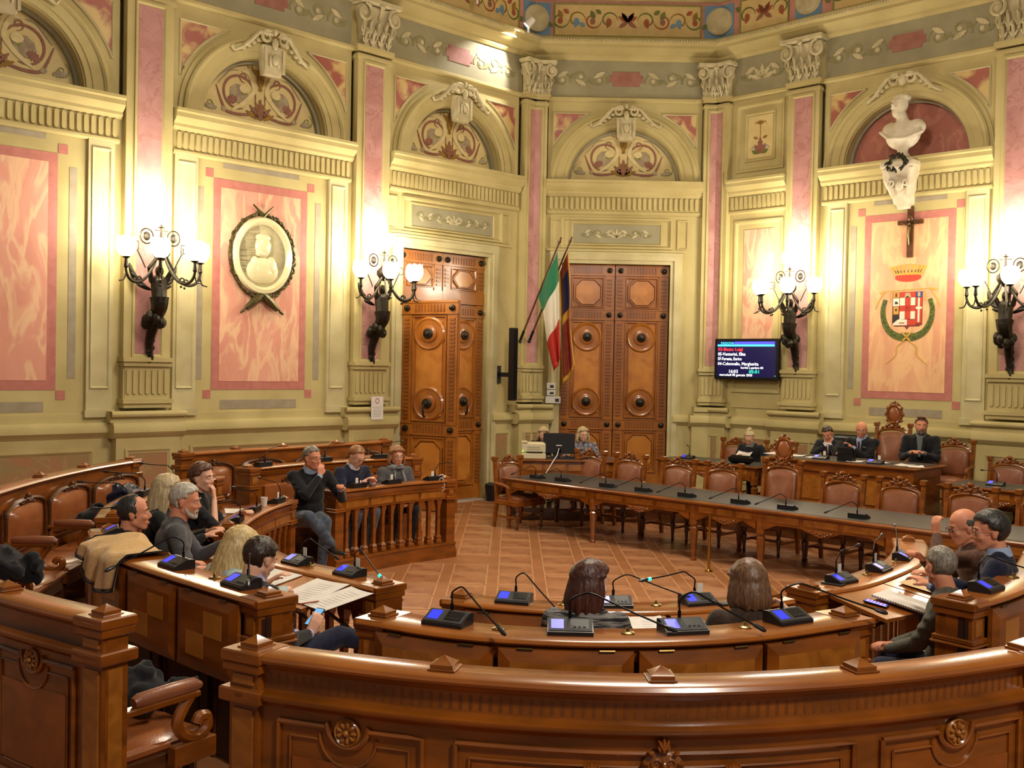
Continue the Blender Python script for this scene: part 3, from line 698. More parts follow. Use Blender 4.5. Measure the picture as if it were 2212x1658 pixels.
leafshape(m, f, 0, .02, .3, .07, pi / 2, 1, .008); m.prism([(-.006, .3), (.006, .3), (.006, .56), (-.006, .56)][::-1], f, 0, .006, 0); blob(m, f, 0, .58, .07, .035, 0, 0, 10, .009)
WC.part(m, 'painted_ornament', PAL, smooth=False)
# over-door panels and door surrounds (left and back wall)
for W, a, b in ((WA, .78, 3.06), (WB, .6, 2.62)):
    m = W.mb()
    frame(m, a - .02, b + .02, 4.62, 5.18, .06, 0, .05); frame(m, a + .17, b - .17, 4.66 + .02, 5.1, .04, 0, .03)
    for s in (a - .22, b + .12): frame(m, s, s + .2, 4.62, 5.16, .04, 0, .03)
    m.box(a - .3, b + .25, 0, .037, 4.56, 4.6); 
    W.part(m, 'overdoor_moulding', STUCCO)
    m = W.mb(); m.box(a + .2, b - .2, 0, .012, 4.72, 5.06); W.part(m, 'overdoor_panel', GREENP)
    scroll_relief(W, a + .24, b - .24, 4.74, 5.04, .012, None, 'overdoor_ornament')
for W, a, b in ((WA, 1.07, 3.06), (WB, .6, 2.62)):
    m = W.mb()
    for k0, k1, n in ((0, .07, .06), (.07, .16, .09), (.16, .22, .058)):
        m.box(a - k1, a - k0, -.12 if k0 == 0 else 0, n, 0, 4.33 + k1); m.box(b + k0, b + k1, -.12 if k0 == 0 else 0, n, 0, 4.33 + k1); m.box(a - k0, b + k0, -.12 if k0 == 0 else 0, n, 4.33 + k0, 4.33 + k1)
    W.part(m, 'door_surround', STUCCO2)
# ceiling above the cove
mb = MB(); mb.prism([(-9.5, 9.8), (XAB, YB), (XBC, YB), (12.5, 10.832), (12.5, 2.0), (-9.5, 2.0)], lambda a, b, h: (a, b, h), TOP, TOP + .2)
tag(mb.build('ceiling', STUCCO2), kind='structure')
# ------------------------------------------------------------------ doors
BOSS = None
def boss(parent, x, y, z, r):
    m = MB(); Mx = Matrix(((1, 0, 0), (0, 0, 1), (0, 1, 0)))
    m.lathe([(.001, 0), (r, 0), (r, .015), (r * .85, .03), (r * .55, .035), (r * .45, .055), (.001, .065)], (0, 0, 0), 14, 0, Mx)
    return m.build('door_boss', BRONZE, parent, (x, y, z), flip=True)
def door_leaf(parent, w, z0, z1, name='door_leaf', rail=None, top_flute=True, mat4=None, long=True):
    """leaf in local x 0..w, face towards +y"""
    m = MB(); m.box(0, w, -.06, 0, z0, z1)
    st = .17
    # rails and stiles proud
    zs = [z1 - .2] if top_flute else []
    for x0 in (0.012, w - st - .012): m.box(x0, x0 + st, 0, .018, z0, z1)
    m2 = MB()
    def rung(x0, x1, za, zb):
        k = int((zb - za) / .062)
        for i in range(k):
            z = za + (i + .5) * (zb - za) / k; m.box(x0, x1, .018, .034, z - .018, z + .018, 1)
    def vfl(x0, x1, za, zb):
        k = int((x1 - x0) / .055)
        for i in range(k):
            x = x0 + (i + .5) * (x1 - x0) / k; m.box(x - .013, x + .013, .018, .034, za, zb, 1)
    bos = []
    rails = ([z1 - .11] if top_flute else []) + list(rail)
    prev = None
    for zr in rails:
        m.box(0, w, 0, .022, zr - .1, zr + .1); m.box(0, w, 0, .035, zr + .085, zr + .1); m.box(0, w, 0, .035, zr - .1, zr - .085)
        vfl(st + .05, w - st - .05, zr - .06, zr + .06); bos += [(.012 + st / 2, zr), (w - st / 2 - .012, zr)]
    ed = sorted([z0 + .22] + [z for zr in rails for z in (zr - .1, zr + .1)] + ([z1] if not top_flute else []))
    segs = [(ed[i], ed[i + 1]) for i in range(0, len(ed) - 1, 2)]
    for za, zb in segs:
        if zb - za < .25: continue
        for x0 in (.05, w - st + .03): rung(x0, x0 + .09, za + .05, zb - .05)
        frame(m, st + .03, w - st - .03, za + .03, zb - .03, .03, .0, .03, 0)
    m.box(0, w, 0, .03, z0, z0 + .2)
    leaf = m.build(name, [DOORW, DOORD], parent)
    # panels
    for za, zb in segs:
        if zb - za < .25: continue
        a, b = st + .07, w - st - .07; c = (a + b) / 2; p = MB()
        if zb - za > 1.4:
            r = (b - a) / 2
            p.box(a + .03, b - .03, 0, .022, za + .12, zb - .12)
            Mx = Matrix(((1, 0, 0), (0, 0, 1), (0, 1, 0)))
            for zc in (za + r + .06, zb - r - .06):
                p.lathe([(.001, .0), (r + .02, 0), (r + .02, .02), (r - .01, .045), (r - .04, .03), (r - .05, .03), (.14, .03), (.14, .05), (.11, .06), (.001, .06)], (c, 0, zc), 24, 1, Mx)
                bos.append((c, zc, .085))
            pm = p.build('door_panel', [DOORP, DOORW], leaf, flip=False)
        else:
            k = .13
            P = [(a + k, za + .06), (b - k, za + .06), (b, za + .06 + k), (b, zb - .06 - k), (b - k, zb - .06), (a + k, zb - .06), (a, zb - .06 - k), (a, za + .06 + k)]
            cc = (c, (za + zb) / 2)
            R = [[(cc[0] + (x - cc[0]) * s_, y, cc[1] + (z - cc[1]) * s_) for x, z in P[::-1]] for s_, y in ((1, 0), (1, .035), (.93, .035), (.9, .012))]
            p.rings(R, 1, cap=False); p.prism([(cc[0] + (x - cc[0]) * .86, cc[1] + (z - cc[1]) * .86) for x, z in P[::-1]], lambda q1, q2, h: (q1, h, q2), .0, .03, 0)
            p.build('door_panel', [DOORP, DOORW], leaf)
    return leaf, bos
def put_bosses(parent, bos):
    src = {}
    for b_ in bos:
        r = b_[2] if len(b_) > 2 else .052
        y = .06 if len(b_) > 2 else .03
        if r not in src: src[r] = boss(parent, b_[0], y, b_[1], r)
        else:
            o = src[r].copy(); col.objects.link(o); o.parent = parent; o.location = (b_[0], y, b_[1])
# back wall double door
d2 = bpy.data.objects.new('door_2', None); col.objects.link(d2); tag(d2, kind='structure'); d2.matrix_world = WB.M
for s0 in (.60, 1.615):
    x0 = WB.off - s0 - 1.005
    pn = bpy.data.objects.new('door_assembly', None); 
    lf, bs = door_leaf(None, 1.0, .2, 4.33, rail=(3.39, 1.34))
    lf.parent = d2; lf.location = (x0, -.11, 0); lf.name = 'door_leaf'; put_bosses(lf, bs)
m = MB(); m.box(WB.off - 2.64, WB.off - .58, -.3, -.2, 0, 4.4); m.build('dark_backing', WOODX, d2)
# left wall door: fixed transom, one closed leaf, one leaf opened into the hall
d1 = bpy.data.objects.new('door_1', None); col.objects.link(d1); tag(d1, kind='structure'); d1.matrix_world = WA.M
m = MB(); m.box(1.05, 3.08, -.3, -.2, 0, 4.4); m.build('dark_backing', WOODX, d1)  # dark sheet put in for the unlit opening behind the open leaf
for s0 in (1.07, 2.065):
    lf, bs = door_leaf(None, .99, 3.47, 4.33, name='transom_panel', rail=()); lf.parent = d1; lf.location = (s0, -.11, 0); put_bosses(lf, bs)
lf, bs = door_leaf(None, .99, .02, 3.46, rail=(3.34, 1.34), top_flute=False); lf.parent = d1; lf.location = (1.07, -.11, 0); put_bosses(lf, bs)
bm_ = MB(); bm_.tube([(0, 0, 0), (0, .09, .02), (0, .11, -.02), (0, .1, -.14), (0, .06, -.18)], [.014, .014, .012, .016, .02], 8); bm_.build('door_handle', BRONZE, lf, (.5, .07, 1.72))
lf2, bs = door_leaf(None, 1.0, .02, 3.44, rail=(3.32, 1.34), top_flute=False)
hx, hy = -1.83, 17.38; ex, ey = -.84, 16.85
aa = atan2(ey - hy, ex - hx)
lf2.matrix_world = Matrix.Translation((hx, hy, 0)) @ Matrix.Rotation(aa + pi, 4, 'Z') @ Matrix.Translation((-1.08, 0, 0))
lf2.scale = (1.08, 1, 1)
lf2.parent = d1; lf2.matrix_parent_inverse = WA.M.inverted(); put_bosses(lf2, bs)
for j in range(1): pass
bm_ = MB(); bm_.tube([(0, 0, 0), (0, .09, .02), (0, .11, -.02), (0, .1, -.14), (0, .06, -.18)], [.014, .014, .012, .016, .02], 8); bm_.build('door_handle', BRONZE, lf2, (.5, .07, 1.72))
m = MB(); m.box(1.07, 3.06, -.1, .1, 0, .012); m.build('door_threshold', mat('threshold_stone', 'b7b2a8', .5), d1)
# ------------------------------------------------------------------ benches of the hemicycle
WOODP = mat('walnut_panel', '8e4b14', .3, c2='743a0d', scale=5, detail=8, dist=1.2, coat=.5)
HC = Vector((0.95, 9.6))
class Seg:
    def __init__(s, pts, shift=0.0):
        P = [Vector(p) for p in cr([Vector((a, b)) for a, b in pts], 10)]
        # resample evenly
        L = [0]
        for a, b in zip(P, P[1:]): L.append(L[-1] + (b - a).length)
        s.L = L[-1]; n = max(8, int(s.L / .07)); Q = []
        k = 0
        for i in range(n + 1):
            t = s.L * i / n
            while k < len(L) - 2 and L[k + 1] < t: k += 1
            f = (t - L[k]) / max(1e-9, L[k + 1] - L[k]); Q.append(P[k].lerp(P[k + 1], f))
        s.P = Q; s.n = n; s.N = []
        for i in range(n + 1):
            t = (Q[min(i + 1, n)] - Q[max(i - 1, 0)]).normalized(); nn = Vector((-t.y, t.x))
            if nn.dot(HC - Q[i]) < 0: nn = -nn
            s.N.append(nn)
        s.P = [p + nn * shift for p, nn in zip(Q, s.N)]
        t = s.P[1] - s.P[0]; s.left = Vector((-t.y, t.x)).dot(s.N[0]) > 0
    def at(s, l, d=0.0):
        f = max(0, min(s.n - 1e-6, l / s.L * s.n)); i = int(f); f -= i
        p = s.P[i].lerp(s.P[i + 1], f); nn = s.N[i].lerp(s.N[i + 1], f).normalized()
        return p + nn * d, nn
    def rz(s, l): nn = s.at(l)[1]; return atan2(nn.y, nn.x) - pi / 2
    def sweep(s, m, prof, mi=0, l0=0.0, l1=None, step=.07):
        l1 = s.L if l1 is None else l1; k = max(1, int(round((l1 - l0) / step))); R = []
        for i in range(k + 1):
            l = l0 + (l1 - l0) * i / k; p, nn = s.at(l); 
            if l < 0: p = p + (s.P[0] - s.P[1]).normalized() * -l
            if l > s.L: p = p + (s.P[-1] - s.P[-2]).normalized() * (l - s.L)
            R.append([(p.x + nn.x * d, p.y + nn.y * d, z) for d, z in prof])
        if s.left: R = [list(reversed(r)) for r in R]
        m.rings(R, mi)
    def rect(s, m, d0, d1, z0, z1, mi=0, l0=0.0, l1=None, step=.07): s.sweep(m, [(d0, z0), (d1, z0), (d1, z1), (d0, z1)], mi, l0, l1, step)
    def M(s, l, d=0.0, z=0.0):
        p, nn = s.at(l, d); return Matrix.Translation((p.x, p.y, z)) @ Matrix.Rotation(atan2(nn.y, nn.x) - pi / 2, 4, 'Z')
    def flap(s, m, l0, l1, prof_fn, n=8): pass
NOSE = lambda d0, d1, z1, h, k=.02: [(d0 + k, z1 - h), (d0, z1 - h + k * .5), (d0 - k * .25, z1 - h * .5), (d0 + k * .2, z1 - k * .4), (d0 + k, z1), (d1 - k, z1), (d1 - k * .2, z1 - k * .4), (d1 + k * .25, z1 - h * .5), (d1, z1 - h + k * .5), (d1 - k, z1 - h)]
def finial(parent, seg, l, d, z, w=.105):
    w *= .86; m = MB(); m.box(-w * .6, w * .6, -w * .6, w * .6, 0, .008, ch=.003); m.pyramid((0, 0, .008), w, .026, .014)
    o = m.build('finial', WOOD, parent, ang=20); o.matrix_local = seg.M(l, d, z); return o
def rosette(parent, seg, l, d, z, r=.045, name='carved_rosette'):
    m = MB(); Mx = Matrix(((1, 0, 0), (0, 0, -1), (0, 1, 0)))
    m.lathe([(.001, 0), (r * 1.1, 0), (r * 1.1, .008), (r, .014), (r * .85, .006), (.001, .006)], (0, 0, 0), 18, 0, Mx)
    for k in range(9):
        a = 2 * pi * k / 9; m.ell((r * .62 * cos(a), -.01, r * .62 * sin(a)), (r * .27, .008, r * .17), 7, 5, 0, Matrix.Rotation(-a, 3, 'Y'))
    m.ell((0, -.014, 0), (r * .25, .012, r * .25), 8, 6)
    o = m.build(name, WOODL, parent); o.matrix_local = seg.M(l, d, z); return o
def tube_on(seg, m, pts, d, r, mi=0, n=6, lc=0.0):        # pts (l, z) on the surface d
    P = []
    for l, z in pts:
        p, nn = seg.at(l, d); P.append((p.x, p.y, z))
    m.tube(P, r, n, mi)
def panel_outline(l0, l1, z0, z1, notch=0.0, step=.06):
    P = []; k = max(2, int((l1 - l0) / step)); c = (l0 + l1) / 2
    for i in range(k + 1):
        l = l0 + (l1 - l0) * i / k
        if notch and abs(l - c) < notch: continue
        P.append((l, z1))
        if notch and l < c and l0 + (l1 - l0) * (i + 1) / k > c - notch:
            P += [(c - notch, z1)] + [(c + notch * cos(a), z1 + notch * .2 - notch * sin(a) * 1.0) for a in [pi - pi * j / 12 for j in range(0, 13)]] + [(c + notch, z1)]
    for i in range(k + 1): P.append((l1 - (l1 - l0) * i / k, z0))
    P.append((l0, z1)); return P
def acanthus_crest(parent, M, w, h, m_=None, name='carved_crest', dd=.02):
    """carved foliage in the local x-z plane, bulging towards -y"""
    m = MB()
    for x in (-1, 1):
        sp = spiral(.22 * w, .42 * h, .16 * w, .04 * w, pi * .9, -1.2, 16)
        m.tube([(x * a, -dd, b) for a, b in sp], [.05 * w - .028 * w * i / 16 for i in range(17)], 6)
        sp = spiral(.6 * w, .2 * h, .13 * w, .03 * w, pi * .8, -1.1, 12); m.tube([(x * a, -dd, b) for a, b in sp], [.045 * w - .025 * w * i / 12 for i in range(13)], 6)
        m.tube([(x * .98 * w, -dd * .5, .02 * h), (x * .85 * w, -dd, .12 * h), (x * .7 * w, -dd, .28 * h)], [.01 * w, .05 * w, .03 * w], 6)
        for k, (a, b, an) in enumerate(((.12, .75, 1.2), (.36, .66, .6), (.5, .45, .3), (.8, .3, .2))):
            m.ell((x * a * w, -dd, b * h), (.12 * w, dd * .8, .05 * w), 8, 5, 0, Matrix.Rotation(-an if x > 0 else -(pi - an), 3, 'Y'))
    for an in (pi / 2, pi / 2 - .5, pi / 2 + .5): m.ell((.1 * w * cos(an), -dd, .62 * h + .2 * h * sin(an)), (.17 * h, dd, .07 * w), 8, 5, 0, Matrix.Rotation(-an, 3, 'Y'))
    m.ell((0, -dd * 1.4, .4 * h), (.1 * w, dd * 1.2, .14 * h), 10, 7)
    m.ell((0, -dd * .3, .34 * h), (.62 * w, dd * .75, .34 * h), 14, 7); m.ell((0, -dd * .3, .12 * h), (.95 * w, dd * .7, .14 * h), 14, 7)
    o = m.build(name, m_ or WOODD, parent); o.matrix_local = M; return o
FL0, FL1 = .27, .10     # tier heights behind the outer and the inner desks
def end_post(root, seg, l, d0, d1, z0, z1, w=.13, sgn=1, finial_w=.105, name='end_post'):
    m = MB(); a, b = (l - w, l) if sgn > 0 else (l, l + w)
    la, lb = a, b
    M_ = seg.M(l, 0, 0); o = M_.to_translation()
    dm = (d0 + d1) / 2; hd = (d1 - d0) / 2
    x0, x1 = (-w / 2, w / 2)
    def bx(k, za, zb): m.box(x0 - k, x1 + k, d0 - k, d1 + k, za, zb, 0, .006)
    bx(0, z0, z1 - .045); bx(.02, z0, z0 + .12); bx(.012, z1 - .085, z1 - .045); bx(.02, z1 - .045, z1 + .002); bx(.014, z1 - .23, z1 - .20); bx(.022, z1 - .245, z1 - .23)
    m.box(x0 + .03, x1 - .03, d0 - .006, d0, z1 - .185, z1 - .10, 1); m.box(x0 + .03, x1 - .03, d1, d1 + .006, z1 - .185, z1 - .10, 1)
    p = m.build(name, [WOOD, WOODL], root)
    lc = l - sgn * w * .5 * 0
    p.matrix_local = seg.M(l, 0, 0)
    f = finial(root, seg, l, dm, z1 + .002, finial_w); return p
def stall(name_label, pts, fin, outer=False, inner=True, posts=(True, True), bays=None, seatbays=(), flutes=True):
    root = thing('bench_stall', name_label, 'bench'); seg = Seg(pts)
    zt = 1.30
    m = MB(); seg.sweep(m, NOSE(-.095, .08, zt, .042, .02)); root_cap = m.build('cap_rail', WOODT, root, ang=28)
    m = MB(); seg.sweep(m, [(-.05, 1.11), (.05, 1.11), (.05, 1.262), (-.078, 1.262), (-.066, 1.25), (-.06, 1.24), (-.052, 1.235)])
    seg.sweep(m, [(-.05, 1.095), (-.07, 1.105), (-.075, 1.118), (-.095, 1.125), (-.105, 1.135), (-.105, 1.148), (-.09, 1.158), (-.05, 1.162)]); m.build('frieze_rail', WOOD, root, ang=50)
    if outer and flutes:
        m = MB(); st = .036; k = int(seg.L / st)
        for i in range(k):
            l = (i + .5) * seg.L / k
            p, nn = seg.at(l, -.05); t = Vector((-nn.y, nn.x)); 
            pts_ = [(-.0065, 1.176), (0, 1.17), (.0065, 1.176), (.0065, 1.222), (0, 1.229), (-.0065, 1.222)]
            m.prism(pts_, lambda a, b, h: (p.x + t.x * a - nn.x * h, p.y + t.y * a - nn.y * h, b), 0, .002)
        tag(m.build('fluting', mat('flute_niche_dark', '6b3a12', .35, coat=.3), root, smooth=False), kind='stuff')  # dark bar colour stands for the shade in recessed niches
    m = MB(); seg.rect(m, -.06, .045, FL0 - .02, 1.13); seg.rect(m, -.085, .06, FL0 - .02, FL0 + .12); m.build('back_panel', WOOD, root, ang=50)
    if outer:
        mm = MB()
        for l0, l1, kind in bays:
            no = .085 if kind == 'r' else 0
            z1_ = 1.055
            tube_on(seg, mm, panel_outline(l0, l1, .5, z1_, no, .05), -.068, .011); tube_on(seg, mm, panel_outline(l0 + .05, l1 - .05, .55, z1_ - .05, no + .03 if no else 0, .05), -.064, .006)
            pn = MB(); seg.rect(pn, -.067, -.05, .56, z1_ - .065 if not no else z1_ - .13, 0, l0 + .06, l1 - .06); pn.build('raised_panel', WOODP, root, ang=50)
            if kind == 'r': rosette(root, seg, (l0 + l1) / 2, -.066, 1.045, .048)
            if kind == 'c':
                c = (l0 + l1) / 2; acanthus_crest(root, seg.M(c, -.07, .955), .125, .165, WOOD, dd=.018)
                for dx in (-.24, .24): acanthus_crest(root, seg.M(c + dx, -.07, .925), .17, .10, WOOD, dd=.016)
        mm.build('panel_moulding', WOOD, root)
    for l, pk in fin:
        finial(root, seg, l, -.005, zt, .10 if pk else .10)
    for pk, l in ((posts[0], .07), (posts[1], seg.L - .07)):
        if pk:
            m = MB(); 
            def bx(k, za, zb): m.box(-.07 - k, .07 + k, -.072 - k, .055 + k, za, zb, 0, .006)
            bx(0, FL0 - .05, 1.26); bx(.026, 1.257, 1.303); bx(.02, 1.22, 1.257); bx(.03, 1.105, 1.16); bx(.02, FL0 - .05, FL0 + .12)
            m.box(-.05, .05, -.08, -.07, .5, 1.08, 1); m.box(.07, .075, -.045, .025, .5, 1.08, 1); m.box(-.075, -.07, -.045, .025, .5, 1.08, 1); m.box(-.05, .05, -.08, -.07, 1.175, 1.21, 1)
            o = m.build('end_post', [WOOD, WOODL], root, ang=20); o.matrix_local = seg.M(l, 0, 0)
    # inner side: leather backs, seats, armrests
    if inner:
        for i, (l, w) in enumerate(seatbays):
            Mx = seg.M(l, .055, 0); h = w / 2 - .05
            m = MB(); n = 14; P = []
            for k in range(n + 1):
                a = pi * k / n; P.append((h * .92 * cos(a), 1.02 + .12 * sin(a) ** .6))
            P += [(-h * .92, .77), (-h * .8, .74), (h * .8, .74), (h * .92, .77)]
            R = [[(x * s_, y, .96 + (z - .96) * s_) for x, z in P] for s_, y in ((1.06, 0), (1.06, .02), (.98, .03), (.94, .02), (.86, .05), (.6, .07), (.2, .078))]
            m.rings(R); 
            o = m.build('leather_back', LEATHD, root); o.matrix_local = Mx
            m = MB(); pts_ = [(h * 1.04 * cos(pi * k / 12), .028, 1.03 + .135 * sin(pi * k / 12) ** .7) for k in range(13)]
            pts_ = [(h * 1.06, .03, .8)] + pts_ + [(-h * 1.06, .03, .8)]; m.tube(pts_, .02, 6)
            o = m.build('back_frame', WOODD, root); o.matrix_local = Mx
            acanthus_crest(root, Mx @ Matrix.Translation((0, .02, 1.10)) @ Matrix.Rotation(pi, 4, 'Z'), .15, .12)
            Mx = Mx @ Matrix.Translation((0, 0, -.08)); m = MB(); m.box(-h, h, .06, .54, .66, .72, 0, .02)
            m.ell((0, .3, .715), (h * 1.0, .25, .045), 16, 8); o = m.build('seat', LEATHD, root); o.matrix_local = Mx
            m = MB(); m.box(-h, h, .05, .52, .56, .665, 0, .01); 
            for x in (-h + .03, h - .03): m.lathe([(.03, 0), (.025, .1), (.035, .16), (.03, .31)], (x, .47, FL0 + .07), 8)
            o = m.build('seat_frame', WOODD, root); o.matrix_local = Mx
            sg = -1 if seg.left else 1
            for x in ((sg * w / 2, -sg * w / 2) if i == len(seatbays) - 1 else (sg * w / 2,)):
                m = MB(); m.tube([(x, .09, .955), (x, .12, .96), (x, .3, .962), (x, .42, .96), (x, .46, .95)], [.024, .034, .036, .035, .018], 12)
                o = m.build('armrest_pad', LEATH, root); o.matrix_local = Mx
                m = MB(); m.box(x - .03, x + .03, .02, .44, .905, .935, 0, .006)
                sp = [(x, .40, .91), (x, .36, .86), (x, .33, .80), (x, .36, .74), (x, .44, .71), (x, .50, .74), (x, .50, .79), (x, .46, .80), (x, .44, .77)]
                m.tube(cr(sp, 4), [.03] * 20 + [.026] * 13 if False else .028, 7); m.box(x - .025, x + .025, .3, .54, .6, .7, 0, .006)
                o = m.build('armrest', WOOD, root); o.matrix_local = Mx
    return root, seg
# front stall, seen from behind at the bottom of the picture
frontpts = [(-1.0, 4.06), (-.93, 4.015), (-.19, 3.78), (.56, 3.71), (1.31, 3.87), (2.06, 4.20), (2.75, 4.62), (3.4, 5.15)]
sf = Seg(frontpts)
def near_l(seg, x, y):
    b = min(range(seg.n + 1), key=lambda i: (seg.P[i] - Vector((x, y))).length); return b * seg.L / seg.n
F = [near_l(sf, *p) for p in ((-.94, 4.02), (-.19, 3.78), (.56, 3.71), (1.31, 3.87), (2.06, 4.20), (2.75, 4.62), (3.33, 5.1))]
front_stall, sf = stall('long curved walnut stall back across the bottom foreground with carved acanthus at its middle', frontpts, [(l, 1) for l in F[1:]] + [(F[0] + .0, 1)], outer=True, inner=True, posts=(True, False),
    bays=[(F[0] + .14, F[1] - .06, 'r'), (F[1] + .06, F[3] - .06, 'c'), (F[3] + .06, F[4] - .1, 'r'), (F[4] + .06, F[5] - .06, 'r')], seatbays=[(F[0] + .42, .72), (F[1] + .39, .74), (F[2] + .39, .74), (F[3] + .39, .76), (F[4] + .39, .74)])
def pier(root, seg, l):
    m = MB(); m.box(-.06, .06, -.09, -.05, FL0, 1.245, 0, .004); m.box(-.075, .075, -.125, -.05, 1.10, 1.165, 0, .008); m.box(-.08, .08, -.125, -.02, 1.257, 1.304, 0, .01)
    o = m.build('pier', WOOD, root, ang=20); o.matrix_local = seg.M(l, 0, 0)
pier(front_stall, sf, F[4] + .0)
leftpts = [(-1.66, 4.45), (-1.77, 4.52), (-2.38, 4.95), (-2.95, 5.55), (-3.4, 6.25), (-3.65, 6.75)]
ls = Seg(leftpts); G = [near_l(ls, *p) for p in ((-1.77, 4.52), (-2.38, 4.95), (-2.95, 5.55), (-3.4, 6.25))]
left_stall, ls = stall('curved walnut stall with a corner post at the lower left edge of the picture', leftpts, [(G[1], 1), (G[2], 1), (G[3], 1), (.07, 1)], outer=True, inner=True, posts=(True, True),
    bays=[(G[0] + .06, G[1] - .02, 'r'), (G[1] + .08, G[2] - .06, 'r'), (G[2] + .06, G[3] - .06, 'r')], flutes=False, seatbays=[(.42, .68), (1.2, .74), (2.0, .74)])
midpts = [(-4.12, 7.7), (-4.27, 8.6), (-4.31, 9.58), (-4.30, 10.55), (-4.16, 11.45), (-4.14, 11.52)]
midpts = [(-4.12, 7.7), (-4.25, 8.6), (-4.31, 9.58), (-4.28, 10.55), (-4.13, 11.5)]
ms = Seg(midpts); K = [near_l(ms, *p) for p in midpts]
mid_stall, ms = stall('curved stall with brown leather backs below the left wall, empty seats in view', midpts, [(K[1], 1), (K[2], 1), (K[3], 1), (ms.L - .07, 1), (.07, 1)], seatbays=[((K[i] + K[i + 1]) / 2, .92) for i in range(4)])
farpts = [(-3.9, 12.3), (-3.42, 12.99), (-2.93, 13.56), (-2.38, 14.27), (-1.78, 15.06)]
fs_ = Seg(farpts); K = [near_l(fs_, *p) for p in farpts]
far_stall, fs_ = stall('far stall against the left wall behind three seated people', farpts, [(.07, 1), (K[1], 1), (K[2], 1), (K[3], 1), (fs_.L - .07, 1)], seatbays=[((K[i] + K[i + 1]) / 2, .74) for i in range(4)])
